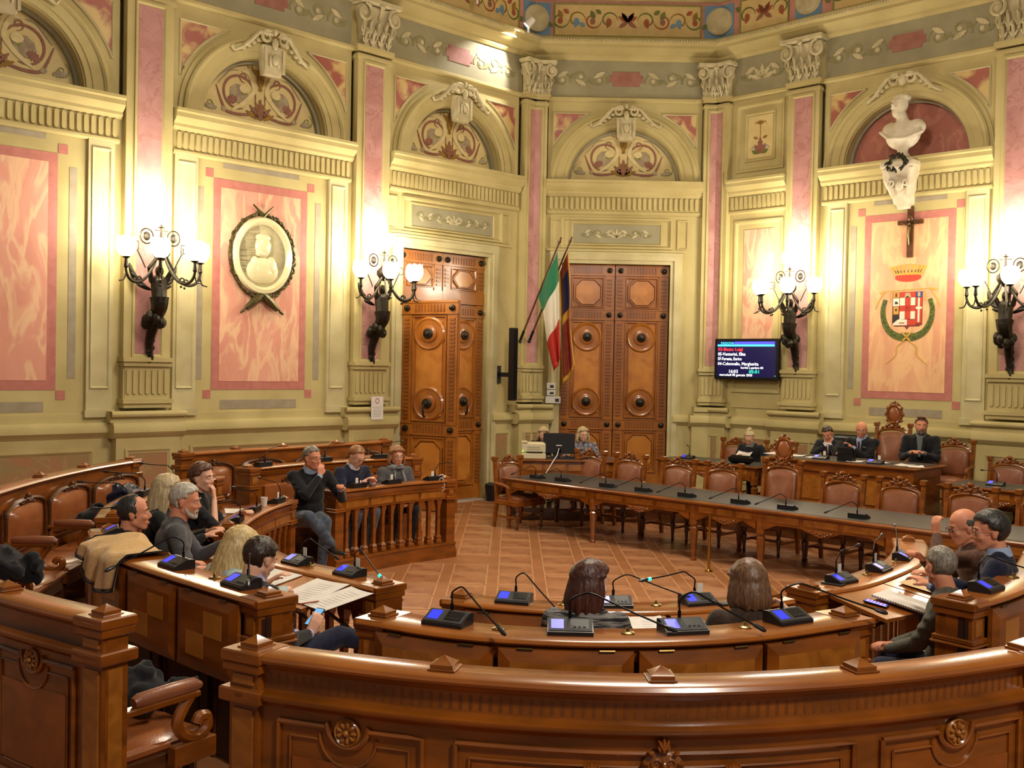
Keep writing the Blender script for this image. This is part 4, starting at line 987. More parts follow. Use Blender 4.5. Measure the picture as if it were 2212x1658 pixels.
# ---- desks
INLAY = mat('inlay_veneer', 'bb7c30', .3, c2='a86c26', scale=5, coat=.4)
BRK = mat('hinge_brass', '6f5a30', .35, metal=1)
def desk(label, pts, zt, wd, outer_flaps=(), raised=(), balus=(), inner_panel=True, posts=(1, 1), edge='o', fins=(), seats=(), floorz=0.0, knobs=(), outer_body=True, inlay=None, crest=(), extras=None):
    root = thing('council_desk', label, 'desk'); seg = Seg(pts, 0.0 if edge == 'o' else -wd)
    m = MB(); seg.sweep(m, NOSE(-.03, wd, zt, .034, .018)); m.build('desk_ledge', WOODT, root, ang=28)
    m = MB(); seg.sweep(m, [(.01, zt - .10), (wd - .03, zt - .10), (wd - .012, zt - .05), (wd - .01, zt - .038), (-.005, zt - .038), (-.0, zt - .06)])
    m.build('ledge_moulding', WOOD, root, ang=50)
    z0 = floorz
    if outer_body:
        m = MB(); seg.rect(m, .04, .08, z0, zt - .08); seg.rect(m, .02, .1, z0, z0 + .1)
        k = max(2, int(round(seg.L / .55)))
        for i in range(k + 1):
            l = i * seg.L / k; seg.rect(m, .02, .05, z0, zt - .1, 0, max(0, l - .04), min(seg.L, l + .04))
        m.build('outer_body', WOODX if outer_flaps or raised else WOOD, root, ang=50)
        m = MB()
        for i in range(k): tube_on(seg, m, panel_outline(i * seg.L / k + .09, (i + 1) * seg.L / k - .09, z0 + .15, zt - .5, 0, .08), .036, .009)
        m.build('body_moulding', WOODD, root)
    for (l0, l1) in outer_flaps:
        h = .42 if inlay else .36; top = zt - .042; out = -.03
        m = MB(); seg.rect(m, out - .004, out + .018, top - h, top, 0, l0, l1)
        # bevelled frame around a burl field
        b = .055; k = max(2, int((l1 - l0) / .07))
        for ring_i in range(1):
            Aq = [(l0, top - h), (l1, top - h), (l1, top), (l0, top)]; Bq = [(l0 + b, top - h + b), (l1 - b, top - h + b), (l1 - b, top - b), (l0 + b, top - b)]
            for q in range(4):
                a0, a1 = Aq[q], Aq[(q + 1) % 4]; b0, b1 = Bq[q], Bq[(q + 1) % 4]; nn_ = k if q % 2 == 0 else 2
                vs = []; fs = []
                for i in range(nn_ + 1):
                    t = i / nn_
                    for (c0, c1), dd in (((a0, a1), out - .006), ((b0, b1), out - .022)):
                        l = c0[0] + (c1[0] - c0[0]) * t; z = c0[1] + (c1[1] - c0[1]) * t; p, nv = seg.at(l, dd); vs.append((p.x, p.y, z))
                for i in range(nn_): fs.append((2 * i, 2 * i + 2, 2 * i + 3, 2 * i + 1))
                m.add(vs, fs, 0)
        seg.rect(m, out - .022, out, top - h + b, top - b, 2, l0 + b, l1 - b)
        if inlay:
            lm = (l0 + l1) / 2; zm = top - h / 2
            seg.rect(m, out - .0235, out, zm - (h - 2 * b) * .42, zm, 1, lm, lm + (l1 - l0) * .30); seg.rect(m, out - .0235, out, zm, zm + (h - 2 * b) * .42, 1, lm - (l1 - l0) * .30, lm)
        else: seg.rect(m, out - .0235, out, top - h + b, top - b, 1, (l0 + l1) / 2, l1 - b)
        fo = m.build('folded_flap', [WOOD, INLAY if inlay else WOODL, WOODL if not inlay else WOOD], root, ang=18)
        for q in (.2, .8):
            p, nv = seg.at(l0 + (l1 - l0) * q, out - .012); m = MB()
            t = Vector((-nv.y, nv.x)) * .035; m.tube([(p.x - t.x, p.y - t.y, top + .004), (p.x + t.x, p.y + t.y, top + .004)], .006, 6); m.build('hinge', BRK, fo)
    for (l0, l1) in raised:
        m = MB(); seg.sweep(m, [(-.46, zt - .115), (-.03, zt - .045), (-.03, zt - .022), (-.46, zt - .092)], 0, l0, l1); m.build('writing_board', WOODT, root, ang=30)
        for l in (l0 + .06, l1 - .06):
            m = MB(); p0, _ = seg.at(l, .0); p1, _ = seg.at(l, -.3); m.tube([(p0.x, p0.y, zt - .32), (p1.x, p1.y, zt - .1)], .012, 6); m.build('board_bracket', WOODX, root)
    if balus:
        l0, l1, nb = balus; zb = z0 + .2
        m = MB(); seg.rect(m, wd - .14, wd - .0, z0, z0 + .17); seg.rect(m, wd - .13, wd + .01, z0 + .17, z0 + .195); seg.rect(m, wd - .12, wd - .03, zt - .235, zt - .08); seg.rect(m, wd - .03, wd - .012, zt - .12, zt - .1); m.build('plinth_and_frieze', WOOD, root, ang=50)
        kk = max(2, int(round((l1 - l0) / .42)))
        for i in range(kk): fm = MB(); seg.rect(fm, wd - .04, wd - .024, zt - .21, zt - .125, 0, l0 + (l1 - l0) * i / kk + .02, l0 + (l1 - l0) * (i + 1) / kk - .02); fm.build('frieze_panel', WOODL, root, ang=50)
        bl = None; H = zt - .235 - zb
        for i in range(nb):
            l = l0 + (l1 - l0) * (i + .5) / nb
            if bl is None:
                b = MB(); Rr = [(.038, 0), (.038, .035), (.03, .045), (.036, .07), (.022, .10), (.021, H - .12), (.026, H - .10), (.024, H - .08), (.032, H - .05), (.036, H - .02), (.036, H)]
                b.rings([[(-r, -r, z), (r, -r, z), (r, r, z), (-r, r, z)] for r, z in Rr]); bl = b.build('baluster', WOOD, root, ang=20); bl.matrix_local = seg.M(l, wd - .075, zb)
            else: inst(bl, root, M=seg.M(l, wd - .075, zb))
    elif inner_panel:
        m = MB(); seg.rect(m, wd - .08, wd - .04, z0, zt - .08); m.build('inner_panel', WOOD, root, ang=50)
    for l in crest: acanthus_crest(root, seg.M(l, wd - .035, zt - .26) @ Matrix.Rotation(pi, 4, 'Z'), .2, .13)
    for k, l in ((0, .065), (1, seg.L - .065)):
        if posts[k]: end_post(root, seg, l, .0, wd - .02, z0, zt, .13)
    for l in fins: finial(root, seg, l, wd * .5, zt, .10)
    for l in knobs:
        m = MB(); m.lathe([(.034, 0), (.034, .004), (.027, .008), (.012, .011), (.007, .017), (.010, .021), (.004, .028), (.001, .031)], (0, 0, 0), 12); o = m.build('brass_knob', BRASSD, root); o.matrix_local = seg.M(l, wd * .55, zt)
    for (l, w) in seats:
        Mx = seg.M(l, wd - .04, 0); h = w / 2 - .015; zs = z0 + .46
        m = MB(); m.box(-h, h, .0, .45, zs - .07, zs - .01, 0, .02); m.ell((0, .23, zs - .015), (h, .22, .04), 14, 8); o = m.build('seat', LEATHD, root); o.matrix_local = Mx
        m = MB(); m.box(-h, h, .0, .43, zs - .16, zs - .06, 0, .01)
        for x in (-h + .03, h - .03): m.box(x - .025, x + .025, .37, .42, z0, zs - .15, 0, .006)
        o = m.build('seat_frame', WOODD, root); o.matrix_local = Mx
        m = MB(); m.box(-h, h, .0, .05, zs + .05, zs + .42, 0, .02); o = m.build('leather_back', LEATHD, root); o.matrix_local = Mx
    return root, seg
Lf = lambda seg, a, b: None
d1a = [(-.71, 5.0), (-.2, 4.745), (.42, 4.67), (1.08, 4.80), (1.80, 5.19)]
s = Seg(d1a); q = (s.L - .2) / 4
desk1a, s1a = desk('front curved desk with four folded burl flaps, nearest row across the middle foreground', d1a, 1.18, .23, outer_flaps=[(.12 + i * q, .12 + (i + 1) * q - .025) for i in range(4)], floorz=FL1,
    knobs=[near_l(s, -.04, 4.7), near_l(s, .56, 4.7), near_l(s, 1.17, 4.83)], seats=[(.45 + i * .6, .58) for i in range(4)])
d1b = [(-1.27, 5.32), (-1.63, 5.66), (-2.21, 6.23), (-2.63, 6.72), (-2.9, 7.3), (-2.97, 7.45)]
s = Seg(d1b); q = (s.L - .25) / 4
desk1b, s1b = desk('left curved desk with checkered inlay flaps and a beige blanket over it', d1b, 1.18, .23, outer_flaps=[(.14 + i * q, .14 + (i + 1) * q - .02) for i in range(4)], inlay=True, floorz=FL1, knobs=[near_l(s, -1.77, 5.75)], seats=[(.45 + i * .62, .6) for i in range(4)])
d1c = [(-3.15, 8.0), (-3.35, 8.75), (-3.43, 9.6), (-3.36, 10.5), (-3.22, 11.05)]
desk1c, s1c = desk('curved desk between the left aisle and the seated blond woman, three microphones on it', d1c, 1.18, .23, floorz=FL1, crest=(1.0, 1.8, 2.6), seats=[(.5, .6), (1.1, .6), (1.7, .6), (2.3, .6)], raised=())
d1d = [(-2.93, 11.85), (-2.58, 12.42), (-2.15, 12.92), (-1.65, 13.38), (-1.16, 13.74)]
desk1d, s1d = desk('far curved desk just in front of the far stall, behind three seated people', d1d, 1.18, .23, edge='i', floorz=FL1, crest=(.6, 1.3, 2.0), seats=[(.5, .6), (1.15, .6), (1.8, .6)])
d1e = [(2.48, 5.57), (2.70, 5.75), (3.0, 6.06), (3.45, 6.62), (3.8, 7.2)]
s = Seg(d1e); q = (s.L - .2) / 3
desk1e, s1e = desk('right curved desk with checkered flap at the right edge of the picture', d1e, 1.18, .23, outer_flaps=[(.14 + i * q, .14 + (i + 1) * q - .02) for i in range(3)], inlay=True, floorz=FL1, knobs=[.95], seats=[(.4, .6), (1.05, .6), (1.7, .6)])
d2a = [(-.39, 6.37), (0.0, 6.21), (.5, 6.15), (1.06, 6.22), (1.6, 6.45), (1.78, 6.56)]
desk2a, s2a = desk('low curved desk in front of the two women seen from behind', d2a, .97, .24, balus=(.15, 2.1, 12), raised=[(.85, 1.35), (1.38, 1.95)], outer_flaps=[(.16, .8)], floorz=0.0, knobs=[.75, 1.35], outer_body=False)
d2b = [(-.84, 6.66), (-1.24, 7.03), (-1.68, 7.42), (-2.03, 7.95), (-2.18, 8.35)]
desk2b, s2b = desk('low curved desk under the papers beside the dark-haired man in the suit', d2b, .97, .24, balus=(.15, 2.1, 13), raised=[(.16, .78), (.8, 1.42), (1.44, 2.0)], knobs=[.85], outer_body=False)
d2c = [(-2.3, 9.0), (-2.33, 9.6), (-2.31, 10.2), (-2.2, 10.85)]
desk2c, s2c = desk('low curved desk with balusters in front of the man with grey hair and beard', d2c, .97, .24, edge='i', balus=(.15, 1.75, 11), raised=[(.1, .62), (.64, 1.16), (1.18, 1.7)], outer_body=False)
d2d = [(-1.92, 11.62), (-1.62, 12.03), (-1.2, 12.55), (-.67, 13.05)]
desk2d, s2d = desk('low balustraded desk at the far left aisle with a white cable hanging from its end', d2d, .97, .24, edge='i', balus=(.15, 1.75, 11), raised=[(.1, .8), (.85, 1.6)], outer_body=False)
d2e = [(2.0, 6.78), (2.41, 7.08), (2.8, 7.52), (3.13, 7.98), (3.42, 8.6), (3.55, 9.0)]
desk2e, s2e = desk('low curved desk on the right with open notebook and papers', d2e, .97, .24, balus=(.15, 2.6, 15), raised=[(.1, .72), (.74, 1.36), (1.38, 2.0)], knobs=[.85, 1.5], outer_body=False)
# tier floors
def tier(name, r0, r1, a0, a1, z):
    m = MB(); n = 48; P = arc(HC.x, HC.y, r1, a0, a1, n) + arc(HC.x, HC.y, r0, a0, a1, n)[::-1]
    vs = []; fs = []
    A = arc(HC.x, HC.y, r1, a0, a1, n); B = arc(HC.x, HC.y, r0, a0, a1, n)
    R = [[(A[i][0], A[i][1], .001), (B[i][0], B[i][1], .001), (B[i][0], B[i][1], z), (A[i][0], A[i][1], z)] for i in range(n + 1)]
    m.rings(R); return tag(m.build(name, FLOORW, ang=40), kind='structure')
tier('floor_tier_low', 3.86, 4.7, 122, 306, FL1 - .001)
tier('floor_tier_high', 4.7, 9.5 if False else 7.2, 126, 308, FL0 - .02)
# ------------------------------------------------------------------ chairs
def chair_parts(root, tall=False):
    w = .29; H = 1.05
    mb = MB(); mb.box(-w + .02, w - .02, -.2, .24, .42, .47, 0, .01); mb.ell((0, .02, .465), (w - .02, .22, .055), 14, 8); mb.build('seat', LEATH, root)
    mb = MB(); mb.box(-w, w, -.22, .25, .345, .425, 0, .012)
    for x in (-w + .03, w - .03): mb.box(x - .015, x + .015, -.2, .22, .16, .19)
    mb.box(-w + .03, w - .03, .0, .03, .16, .19); mb.build('seat_frame', WOOD, root)
    zt = 1.18 if tall else 1.0
    y = lambda z: -.22 - max(0, z - .45) * .12
    for x in (-w + .02, w - .02):
        mb = MB(); R = []
        for z in (0, .2, .42, .6, .8, zt - .1, zt + .04): k = .024 if z > .1 else .02; yy = y(z) - (.05 * (1 - z / .42) if z < .42 else 0); R.append([(x - k, yy - k, z), (x + k, yy - k, z), (x + k, yy + k, z), (x - k, yy + k, z)])
        mb.rings(R); mb.box(x - .034, x + .034, y(zt) - .04, y(zt) + .045, zt - .015, zt + .05, 0, .01)
        for q in range(4): mb.box(x - .012, x + .012, y(zt - .1) + .02, y(zt - .1) + .032, zt - .17 + q * .035, zt - .15 + q * .035)
        mb.build('back_post', WOOD, root, ang=30)
    for x in (-w + .035, w - .035):
        mb = MB(); mb.lathe([(.014, 0), (.022, .03), (.018, .06), (.026, .17), (.034, .24), (.02, .26), (.034, .30), (.034, .36)], (x, .2, 0), 10); mb.build('front_leg', WOODD, root)
    lt = zt - .10
    mb = MB(); n = 12; P = [(.205 * cos(pi * k / n) / 1, lt - .05 + .06 * sin(pi * k / n)) for k in range(n + 1)]; P = [(.21, lt - .06)] + P[1:-1] + [(-.21, lt - .06), (-.21, .53), (.21, .53)]
    R = [[(x * q, y(z) + d, .78 + (z - .78) * q) for x, z in P] for q, d in ((1, -.012), (1, .02), (.93, .04), (.7, .055), (.3, .062))]
    mb.rings(R); R = [[(x * 1.0, y(z) - d, z) for x, z in P] for d in (.012, .03)]; mb.rings(R[::-1]); mb.build('leather_back', LEATH, root)
    mb = MB(); mb.box(-w + .03, w - .03, y(.5) - .02, y(.5) + .02, .48, .53, 0, .006)
    mb.tube([(x, y(lt) + .005, z) for x, z in [(.235, .5)] + [(.235 * cos(pi * k / 12), lt - .03 + .075 * sin(pi * k / 12)) for k in range(13)] + [(-.235, .5)]], .022, 6)
    mb.build('back_frame', WOOD, root)
    zc = lt + .03
    mb = MB(); acx = acanthus_crest(root, Matrix.Translation((0, y(zc) - .0, zc)) @ Matrix.Rotation(pi, 4, 'Z'), .21, .15, WOOD, dd=.024)
    if tall:
        mb = MB(); Mx = Matrix(((1, 0, 0), (0, 0, 1), (0, 1, 0)))
        mb.fn = lambda p: (p[0], p[1], p[2])
        R = []
        for r, d in ((1, -.03), (1, .02), (.92, .035), (.78, .03), (.74, .012)): R.append([(.13 * r * cos(2 * pi * k / 20), y(1.3) + d, 1.36 + .16 * r * sin(2 * pi * k / 20)) for k in range(20)])
        mb.rings(R)
        for k in range(10): a = 2 * pi * k / 10; mb.ell((.135 * cos(a), y(1.3), 1.36 + .165 * sin(a)), (.03, .025, .03), 7, 5)
        acanthus_crest(root, Matrix.Translation((0, y(1.5), 1.49)) @ Matrix.Rotation(pi, 4, 'Z'), .1, .08, WOOD); mb.box(-.06, .06, y(1.2) - .02, y(1.2) + .02, 1.12, 1.24, 0, .01)
        mb.build('medallion_frame', WOOD, root)
        mb = MB(); mb.ell((0, y(1.3) + .012, 1.36), (.095, .03, .12), 14, 10); mb.build('leather_medallion', LEATHD, root)
    for x in (-w + .0, w - .0):
        mb = MB(); mb.tube(cr([(x, y(.68), .66), (x * 1.04, -.08, .65), (x * 1.06, .02, .63), (x * 1.06, .07, .60), (x * 1.04, .05, .55), (x * 1.0, .06, .48), (x * .98, .08, .40)], 4), .024, 7); mb.build('armrest', WOOD, root)
def place(root, n, t, z, rz):
    p = nt(n, t, z); root.location = p; root.rotation_euler = (0, 0, rz)
TOW = radians(135)          # chair front turned towards the hemicycle
ch0 = thing('council_chair', 'leather council chair at the left end of the long table, turned sideways', 'chair'); chair_parts(ch0); place(ch0, 11.12, -10.90, 0, radians(-135))
names = ['leather chair behind the long table, first from its left end', 'leather chair behind the long table, second from its left end', 'leather chair behind the long table, third from its left end', 'leather chair behind the long table just left of the tall presiding chair',
         None, 'leather chair behind the long table just right of the tall presiding chair', 'leather chair behind the long table, second right of the tall presiding chair', 'leather chair behind the bald man and dark-haired man at right, across the long table', 'leather chair behind the long table cut by the right edge of the picture']
ts = [-10.64, -9.85, -8.96, -8.2, -7.3, -6.41, -5.65, -4.81, -4.0]
tall0 = thing('presiding_chair', 'tall leather chair with oval medallion crest behind the middle of the long table', 'chair'); chair_parts(tall0, True); place(tall0, 12.14, ts[4], 0, TOW)
for i, t in enumerate(ts):
    if names[i]:
        c_ = copy_thing(ch0, (0, 0, 0), 0, names[i], 'leather chairs along the long table'); c_.name = 'council_chair'; place(c_, 12.12, t, 0, TOW); c_.scale = (1.03, 1, 1.07)
for lab, n, t, z, tl in (('leather chair on the platform left of the woman reading a sheet', 15.05, -9.89, .2, 0), ('leather chair on the platform right of the woman reading a sheet', 15.1, -9.07, .2, 0),
                    ('leather chair behind the man in grey turtleneck and dark jacket', 15.3, -6.30, .4, 0),
                    ('leather chair behind the desk at the far right, left one', 15.1, -5.44, .2, 0)):
    c_ = copy_thing(ch0, (0, 0, 0), 0, lab, 'leather chairs on the platform'); place(c_, n, t, z, TOW)
c_ = copy_thing(tall0, (0, 0, 0), 0, 'tall leather chair with medallion behind the bald man in the dark suit'); place(c_, 15.5, -7.35, .4, TOW)
# black swivel chair
r = thing('office_chair', 'black office chair behind the man leaning his face on his hands', 'chair')
mb = MB(); mb.box(-.28, .28, -.30, -.22, .55, 1.0, 0, .05); mb.build('backrest', BLACK, r)
mb = MB(); mb.box(-.25, .25, -.22, .25, .42, .5, 0, .03); mb.build('seat', BLACK, r)
mb = MB(); mb.cyl((0, 0, .05), (0, 0, .43), .03); 
for k in range(5): a = 2 * pi * k / 5; mb.tube([(0, 0, .08), (.28 * cos(a), .28 * sin(a), .05)], .02, 6); mb.ell((.28 * cos(a), .28 * sin(a), .03), .03, 8, 6)
mb.build('pedestal', BLACK, r); place(r, 15.4, -8.02, .4, TOW)
# ------------------------------------------------------------------ tables
def table_M(n, t, z=0.0):  # local +x = +t , +y = -n (front towards hemicycle)
    p = nt(n, t, z); return p
def frame_table(label, n0, n1, t0, t1, zt, z0, legs=True, front_solid=False, top=BAIZE, panels=True, name='long_table', lp=None):
    r = thing(name, label, 'table'); p = nt(n0, t0, z0); r.location = p; r.rotation_euler = (0, 0, radians(-45))   # local x=+t , y=+n
    L = t1 - t0; W_ = n1 - n0; h = zt - z0
    mb = MB(); mb.box(0, L, 0, W_, h - .035, h, 0, .012); mb.build('table_top', WOOD, r)
    mb = MB(); mb.box(.09, L - .09, .09, W_ - .09, h - .001, h + .003); mb.build('leather_inlay', top, r)
    mb = MB(); mb.box(.05, L - .05, .05, .075, h - .15, h - .03); mb.box(.05, L - .05, W_ - .075, W_ - .05, h - .15, h - .03); mb.box(.05, .075, .05, W_ - .05, h - .15, h - .03); mb.box(L - .075, L - .05, .05, W_ - .05, h - .15, h - .03)
    mb.box(.03, L - .03, .03, .06, h - .05, h - .032); mb.build('apron', WOOD, r)
    if legs:
        k = len(lp) - 1 if lp else max(1, int(round(L / 1.45))); lp = lp or [.1 + (L - .2) * i / k for i in range(k + 1)]
        for i in range(k):
            a, b = lp[i] + .07, lp[i + 1] - .07; q = (b - a) / 3
            for j in range(3): mb = MB(); mb.box(a + q * j + .03, a + q * (j + 1) - .03, .044, .05, h - .135, h - .06); mb.build('apron_panel', WOODL, r)
        for i in range(k):
            c = (lp[i] + lp[i + 1]) / 2
            acanthus_crest(r, Matrix.Translation((c, .05, h - .165)) @ Matrix.Scale(-1, 4, (0, 0, 1)), .17, .08, WOOD, dd=.012)
            mb = MB(); P = [(lp[i] + .06, h - .15), (lp[i + 1] - .06, h - .15)]
            poly = [(lp[i] + .05, h - .14), (lp[i] + .05, h - .24), (lp[i] + .12, h - .22), (lp[i] + .22, h - .17), (c - .24, h - .17), (c - .16, h - .205), (c - .06, h - .235), (c + .06, h - .235), (c + .16, h - .205), (c + .24, h - .17), (lp[i + 1] - .22, h - .17), (lp[i + 1] - .12, h - .22), (lp[i + 1] - .05, h - .24), (lp[i + 1] - .05, h - .14)]
            mb.prism(poly, lambda a, b, hh: (a, hh, b), .052, .07); mb.build('shaped_rail', WOOD, r)
        lg = None
        for x in lp:
            for y_ in (.1, W_ - .1):
                if lg is None:
                    mb = MB(); Rr = [(.03, 0), (.036, .04), (.022, .05), (.03, .08), (.05, h * .55), (.034, h * .58), (.056, h * .62), (.056, h - .04)]
                    mb.rings([[(s_ * r_ , t_ * r_, z) for s_, t_ in ((-1, -.45), (-.45, -1), (.45, -1), (1, -.45), (1, .45), (.45, 1), (-.45, 1), (-1, .45))] for r_, z in Rr]); lg = mb.build('leg', WOOD, r, (x, y_, 0), ang=25)
                else: inst(lg, r, (x, y_, 0))
    else:
        mb = MB(); mb.box(.07, L - .07, .08, .12, 0, h - .14); mb.box(.07, .11, .08, W_ - .06, 0, h - .14); mb.box(L - .11, L - .07, .08, W_ - .06, 0, h - .14); mb.box(.05, L - .05, .05, .08, 0, .12)
        mb.box(.04, .16, .04, .14, 0, h - .03, 0, .008); mb.box(L - .16, L - .04, .04, .14, 0, h - .03, 0, .008); mb.build('front_body', WOOD, r)
        k = max(1, int(L / .8)); q = (L - .34) / k
        for i in range(k):
            a = .17 + q * i + .04; b = .17 + q * (i + 1) - .04; mb = MB(); mb.box(a, b, .066, .08, .2, h - .22); mb.build('front_panel', WOODL, r)
        for x in (.1, L - .1): acanthus_crest(r, Matrix.Translation((x, .035, h - .33)), .07, .16, WOODD)
        for i in range(1, k): acanthus_crest(r, Matrix.Translation((.17 + q * i, .06, h - .36)), .13, .18, WOODD)
    return r
long_table = frame_table('long walnut council table with dark leather top and row of microphones', 10.82, 12.06, -11.03, -2.3, .76, 0, lp=[.1, 1.73, 3.39, 4.35, 5.95, 7.55, 8.63])
frame_table('walnut desk on the platform at left of the dais where a woman reads a sheet', 13.74, 14.55, -10.42, -8.5, .95, .2, name='platform_desk')
frame_table('high central dais desk where three men sit', 13.46, 14.48, -8.25, -5.95, 1.15, .4, legs=False, name='dais_desk')
frame_table('empty leather-topped desk on the platform at the far right', 13.78, 14.72, -5.80, -3.0, .95, .2, name='platform_desk')
r = thing('clerk_desk', 'walnut desk with monitor and printer in front of the double door', 'table', (.08, 16.28, .2)); 
mb = MB(); mb.box(0, 1.62, 0, .8, .715, .75, 0, .012); mb.build('table_top', WOOD, r); mb = MB(); mb.box(.09, 1.53, .09, .7, .749, .753); mb.build('leather_inlay', BAIZE, r)
mb = MB(); mb.box(.05, 1.57, .05, .08, .3, .72); mb.box(.05, .08, .05, .75, 0, .72); mb.box(1.54, 1.57, .05, .75, 0, .72); mb.build('apron', WOOD, r)
for i in range(4): mb = MB(); mb.box(.09 + .37 * i, .41 + .37 * i, .042, .05, .58, .68); mb.build('apron_panel', WOODL, r)
for x in (.1, 1.52):
    mb = MB(); mb.lathe([(.03, 0), (.05, .45), (.035, .5), (.055, .55), (.055, .7)], (x, .1, 0), 8); mb.build('leg', WOOD, r)
# ------------------------------------------------------------------ microphones
def mic_protos():
    mb = MB()
    prof = [(-.065, 0), (.065, 0), (.065, .052), (.03, .058), (-.065, .018)]
    mb.rings([[(x, y_, z) for y_, z in prof] for x in (-.105, .105)]); base = mb.build('base_unit', BLACK, None)
    sl = lambda y_: .018 + (y_ + .065) * (.04 / .095)
    def quad(x0, x1, y0, y1, off): return [(x0, y0, sl(y0) + off), (x1, y0, sl(y0) + off), (x1, y1, sl(y1) + off), (x0, y1, sl(y1) + off)]
    fp = MB(); fp.add(quad(-.1, .1, -.058, .028, .001) + quad(-.1, .1, -.058, .028, .003), [(0, 3, 2, 1), (4, 5, 6, 7), (0, 1, 5, 4), (1, 2, 6, 5), (2, 3, 7, 6), (3, 0, 4, 7)]); face = fp.build('face_plate', SILVER, None, smooth=False)
    d = MB(); d.add(quad(-.088, -.03, -.046, .018, .0045), [(0, 1, 2, 3)]); disp = d.build('display', SCREEN, None, smooth=False)
    k = MB(); k.add(quad(.0, .085, -.044, .02, .004), [(0, 1, 2, 3)]); slot = k.build('recessed_panel', BLACKS, None, smooth=False)
    c = MB(); 
    for x in (.02, .042, .064): c.box(x - .006, x + .006, -.036, -.028, .032, .0375)
    btn = c.build('buttons', SILVER, None, smooth=False)
    cd = MB(); cd.box(.016, .056, .04, .043, .05, .115); card = cd.build('name_card', WHITE, None, smooth=False)
    pr = [base, face, disp, slot, btn, card]
    for o in pr: col.objects.unlink(o)
    return pr
MICP = mic_protos()
SCR2 = mat('grey_white_plastic', 'b9b4a4', .4)
RING = mat('lit_mic_ring', '20e0c0', .3, emit='28f0c8', estr=3)
mic_count = 0
def mic(label, x, y_, z, rz, head=(.33, -.10, .09), grp=None, card=False, lit=False, back=False, dark=False, w=1.0):
    r = thing('conference_microphone', label, 'microphone', (x, y_, z), rz, grp)
    for i, o in enumerate(MICP):
        if i == 5 and not card: continue
        if back and i in (3, 4): continue
        if dark and i == 1: continue
        q_ = o.copy(); col.objects.link(q_); q_.parent = r
    hx, hy, hz = head; s0 = Vector((.0, .045, .05)); top = Vector((hx * .12, .045 + hy * .1, .17)); 
    e = Vector((hx, hy, hz)); d = (e - top)
    pts = [s0, s0 + Vector((0, 0, .05)), s0 + Vector((0, 0, .09)), top + Vector((0, 0, .0)), top + d * .12 + Vector((0, 0, .022)), top + d * .3 + Vector((0, 0, .018)), top + d * .6 + Vector((0, 0, .008)), e]
    C_ = cr(pts, 4); mb = MB(); mb.tube([s0, s0 + Vector((0, 0, .04))], .0085, 8); mb.tube(C_, .0045, 6); mb.build('gooseneck', BLACKS, r)
    dn = (C_[-1] - C_[-2]).normalized(); mb = MB(); mb.tube([e - dn * .005, e + dn * .01, e + dn * .045, e + dn * .06], [.006, .0105, .0115, .006], 8); mb.build('microphone_head', BLACK, r)
    if lit: mb = MB(); mb.tube([e - dn * .022, e - dn * .004], .0105, 8); mb.build('light_ring', RING, r)
    return r
def mic_on(seg, label, x, y_, z, d, head=(.33, -.10, .09), **k):
    l = near_l(seg, x, y_); p, nn = seg.at(l, d); return mic(label, p.x, p.y, z, atan2(nn.y, nn.x) - pi / 2, head, **k)
gf = 'microphones on the front desks'; ZR1, ZR2 = 1.18, .97
mic_on(s1a, 'conference microphone at the left end of the front curved desk', -.33, 4.8, ZR1, .13, (.34, -.16, .06))
mic_on(s1a, 'conference microphone on the front desk right below the woman in striped sweater', .26, 4.7, ZR1, .13, (.42, -.12, .07))
mic_on(s1a, 'conference microphone on the front desk third from left, left of the brown-haired woman', .84, 4.72, ZR1, .13, (.30, -.12, .05))
mic_on(s1a, 'conference microphone at the right end of the front curved desk', 1.45, 4.95, ZR1, .13, (.36, -.22, .07))
mic_on(s2a, 'conference microphone on the low desk left of the woman in striped sweater', .03, 6.25, ZR2, .12, (.27, -.06, .0))
mic_on(s2a, 'microphone on the low desk hidden behind the woman in striped sweater, neck pointing right', .66, 6.17, ZR2, .12, (.42, .05, .06))
mic_on(s2a, 'microphone with cyan lit ring on the low desk between the two women', 1.17, 6.3, ZR2, .12, (-.33, .04, .16), lit=True, card=True)
mic_on(s1b, 'pale-faced microphone on the left desk beside the blanket', -2.0, 6.05, ZR1, .12, (-.05, -.35, .04)).children
mic_on(s1b, 'microphone with blue display on the left desk behind the dark-haired man', -1.53, 5.6, ZR1, .12, (.26, -.12, .09))
mic_on(s1b, 'microphone on the left desk behind the man with receding hair', -2.9, 7.2, ZR1, .12, (.1, -.1, .2))
mic_on(s2b, 'microphone on the low left desk in front of the blond woman in light blue', -1.6, 7.3, ZR2, .12, (.36, .05, .10), card=True)
mic_on(s2b, 'microphone with cyan lit ring on the low left desk by the papers', -1.14, 6.95, ZR2, .12, (.30, .02, .03), lit=True, card=True)
for i, (x, y_, lab) in enumerate(((-3.2, 8.6, 'nearest'), (-3.3, 9.35, 'middle'), (-3.3, 10.1, 'farthest'))):
    mic_on(s1c, 'microphone on the empty desk left of the blond woman, %s of the three' % lab, x, y_, ZR1, .12, (-.1, -.3, .2), back=True, dark=True)
for i, (x, y_, lab) in enumerate(((-2.75, 12.1, 'left'), (-2.2, 12.8, 'middle'), (-1.6, 13.35, 'right'))):
    mic_on(s1d, 'microphone on the far desk behind the seated three, %s one' % lab, x, y_, ZR1, .12, (-.42, -.15, .2), back=True, dark=True)
for i, (x, y_, lab, hd) in enumerate(((-2.38, 10.6, 'by the end post', (-.2, -.25, .22)), (-2.41, 9.95, 'beside the cup', (-.2, -.22, .2)), (-2.34, 9.25, 'in front of the curly-haired woman', (-.1, -.38, .1)))):
    mic_on(s2c, 'microphone on the low desk with balusters, the one %s' % lab, x, y_, ZR2, .12, hd, back=True, dark=True, card=i == 0)
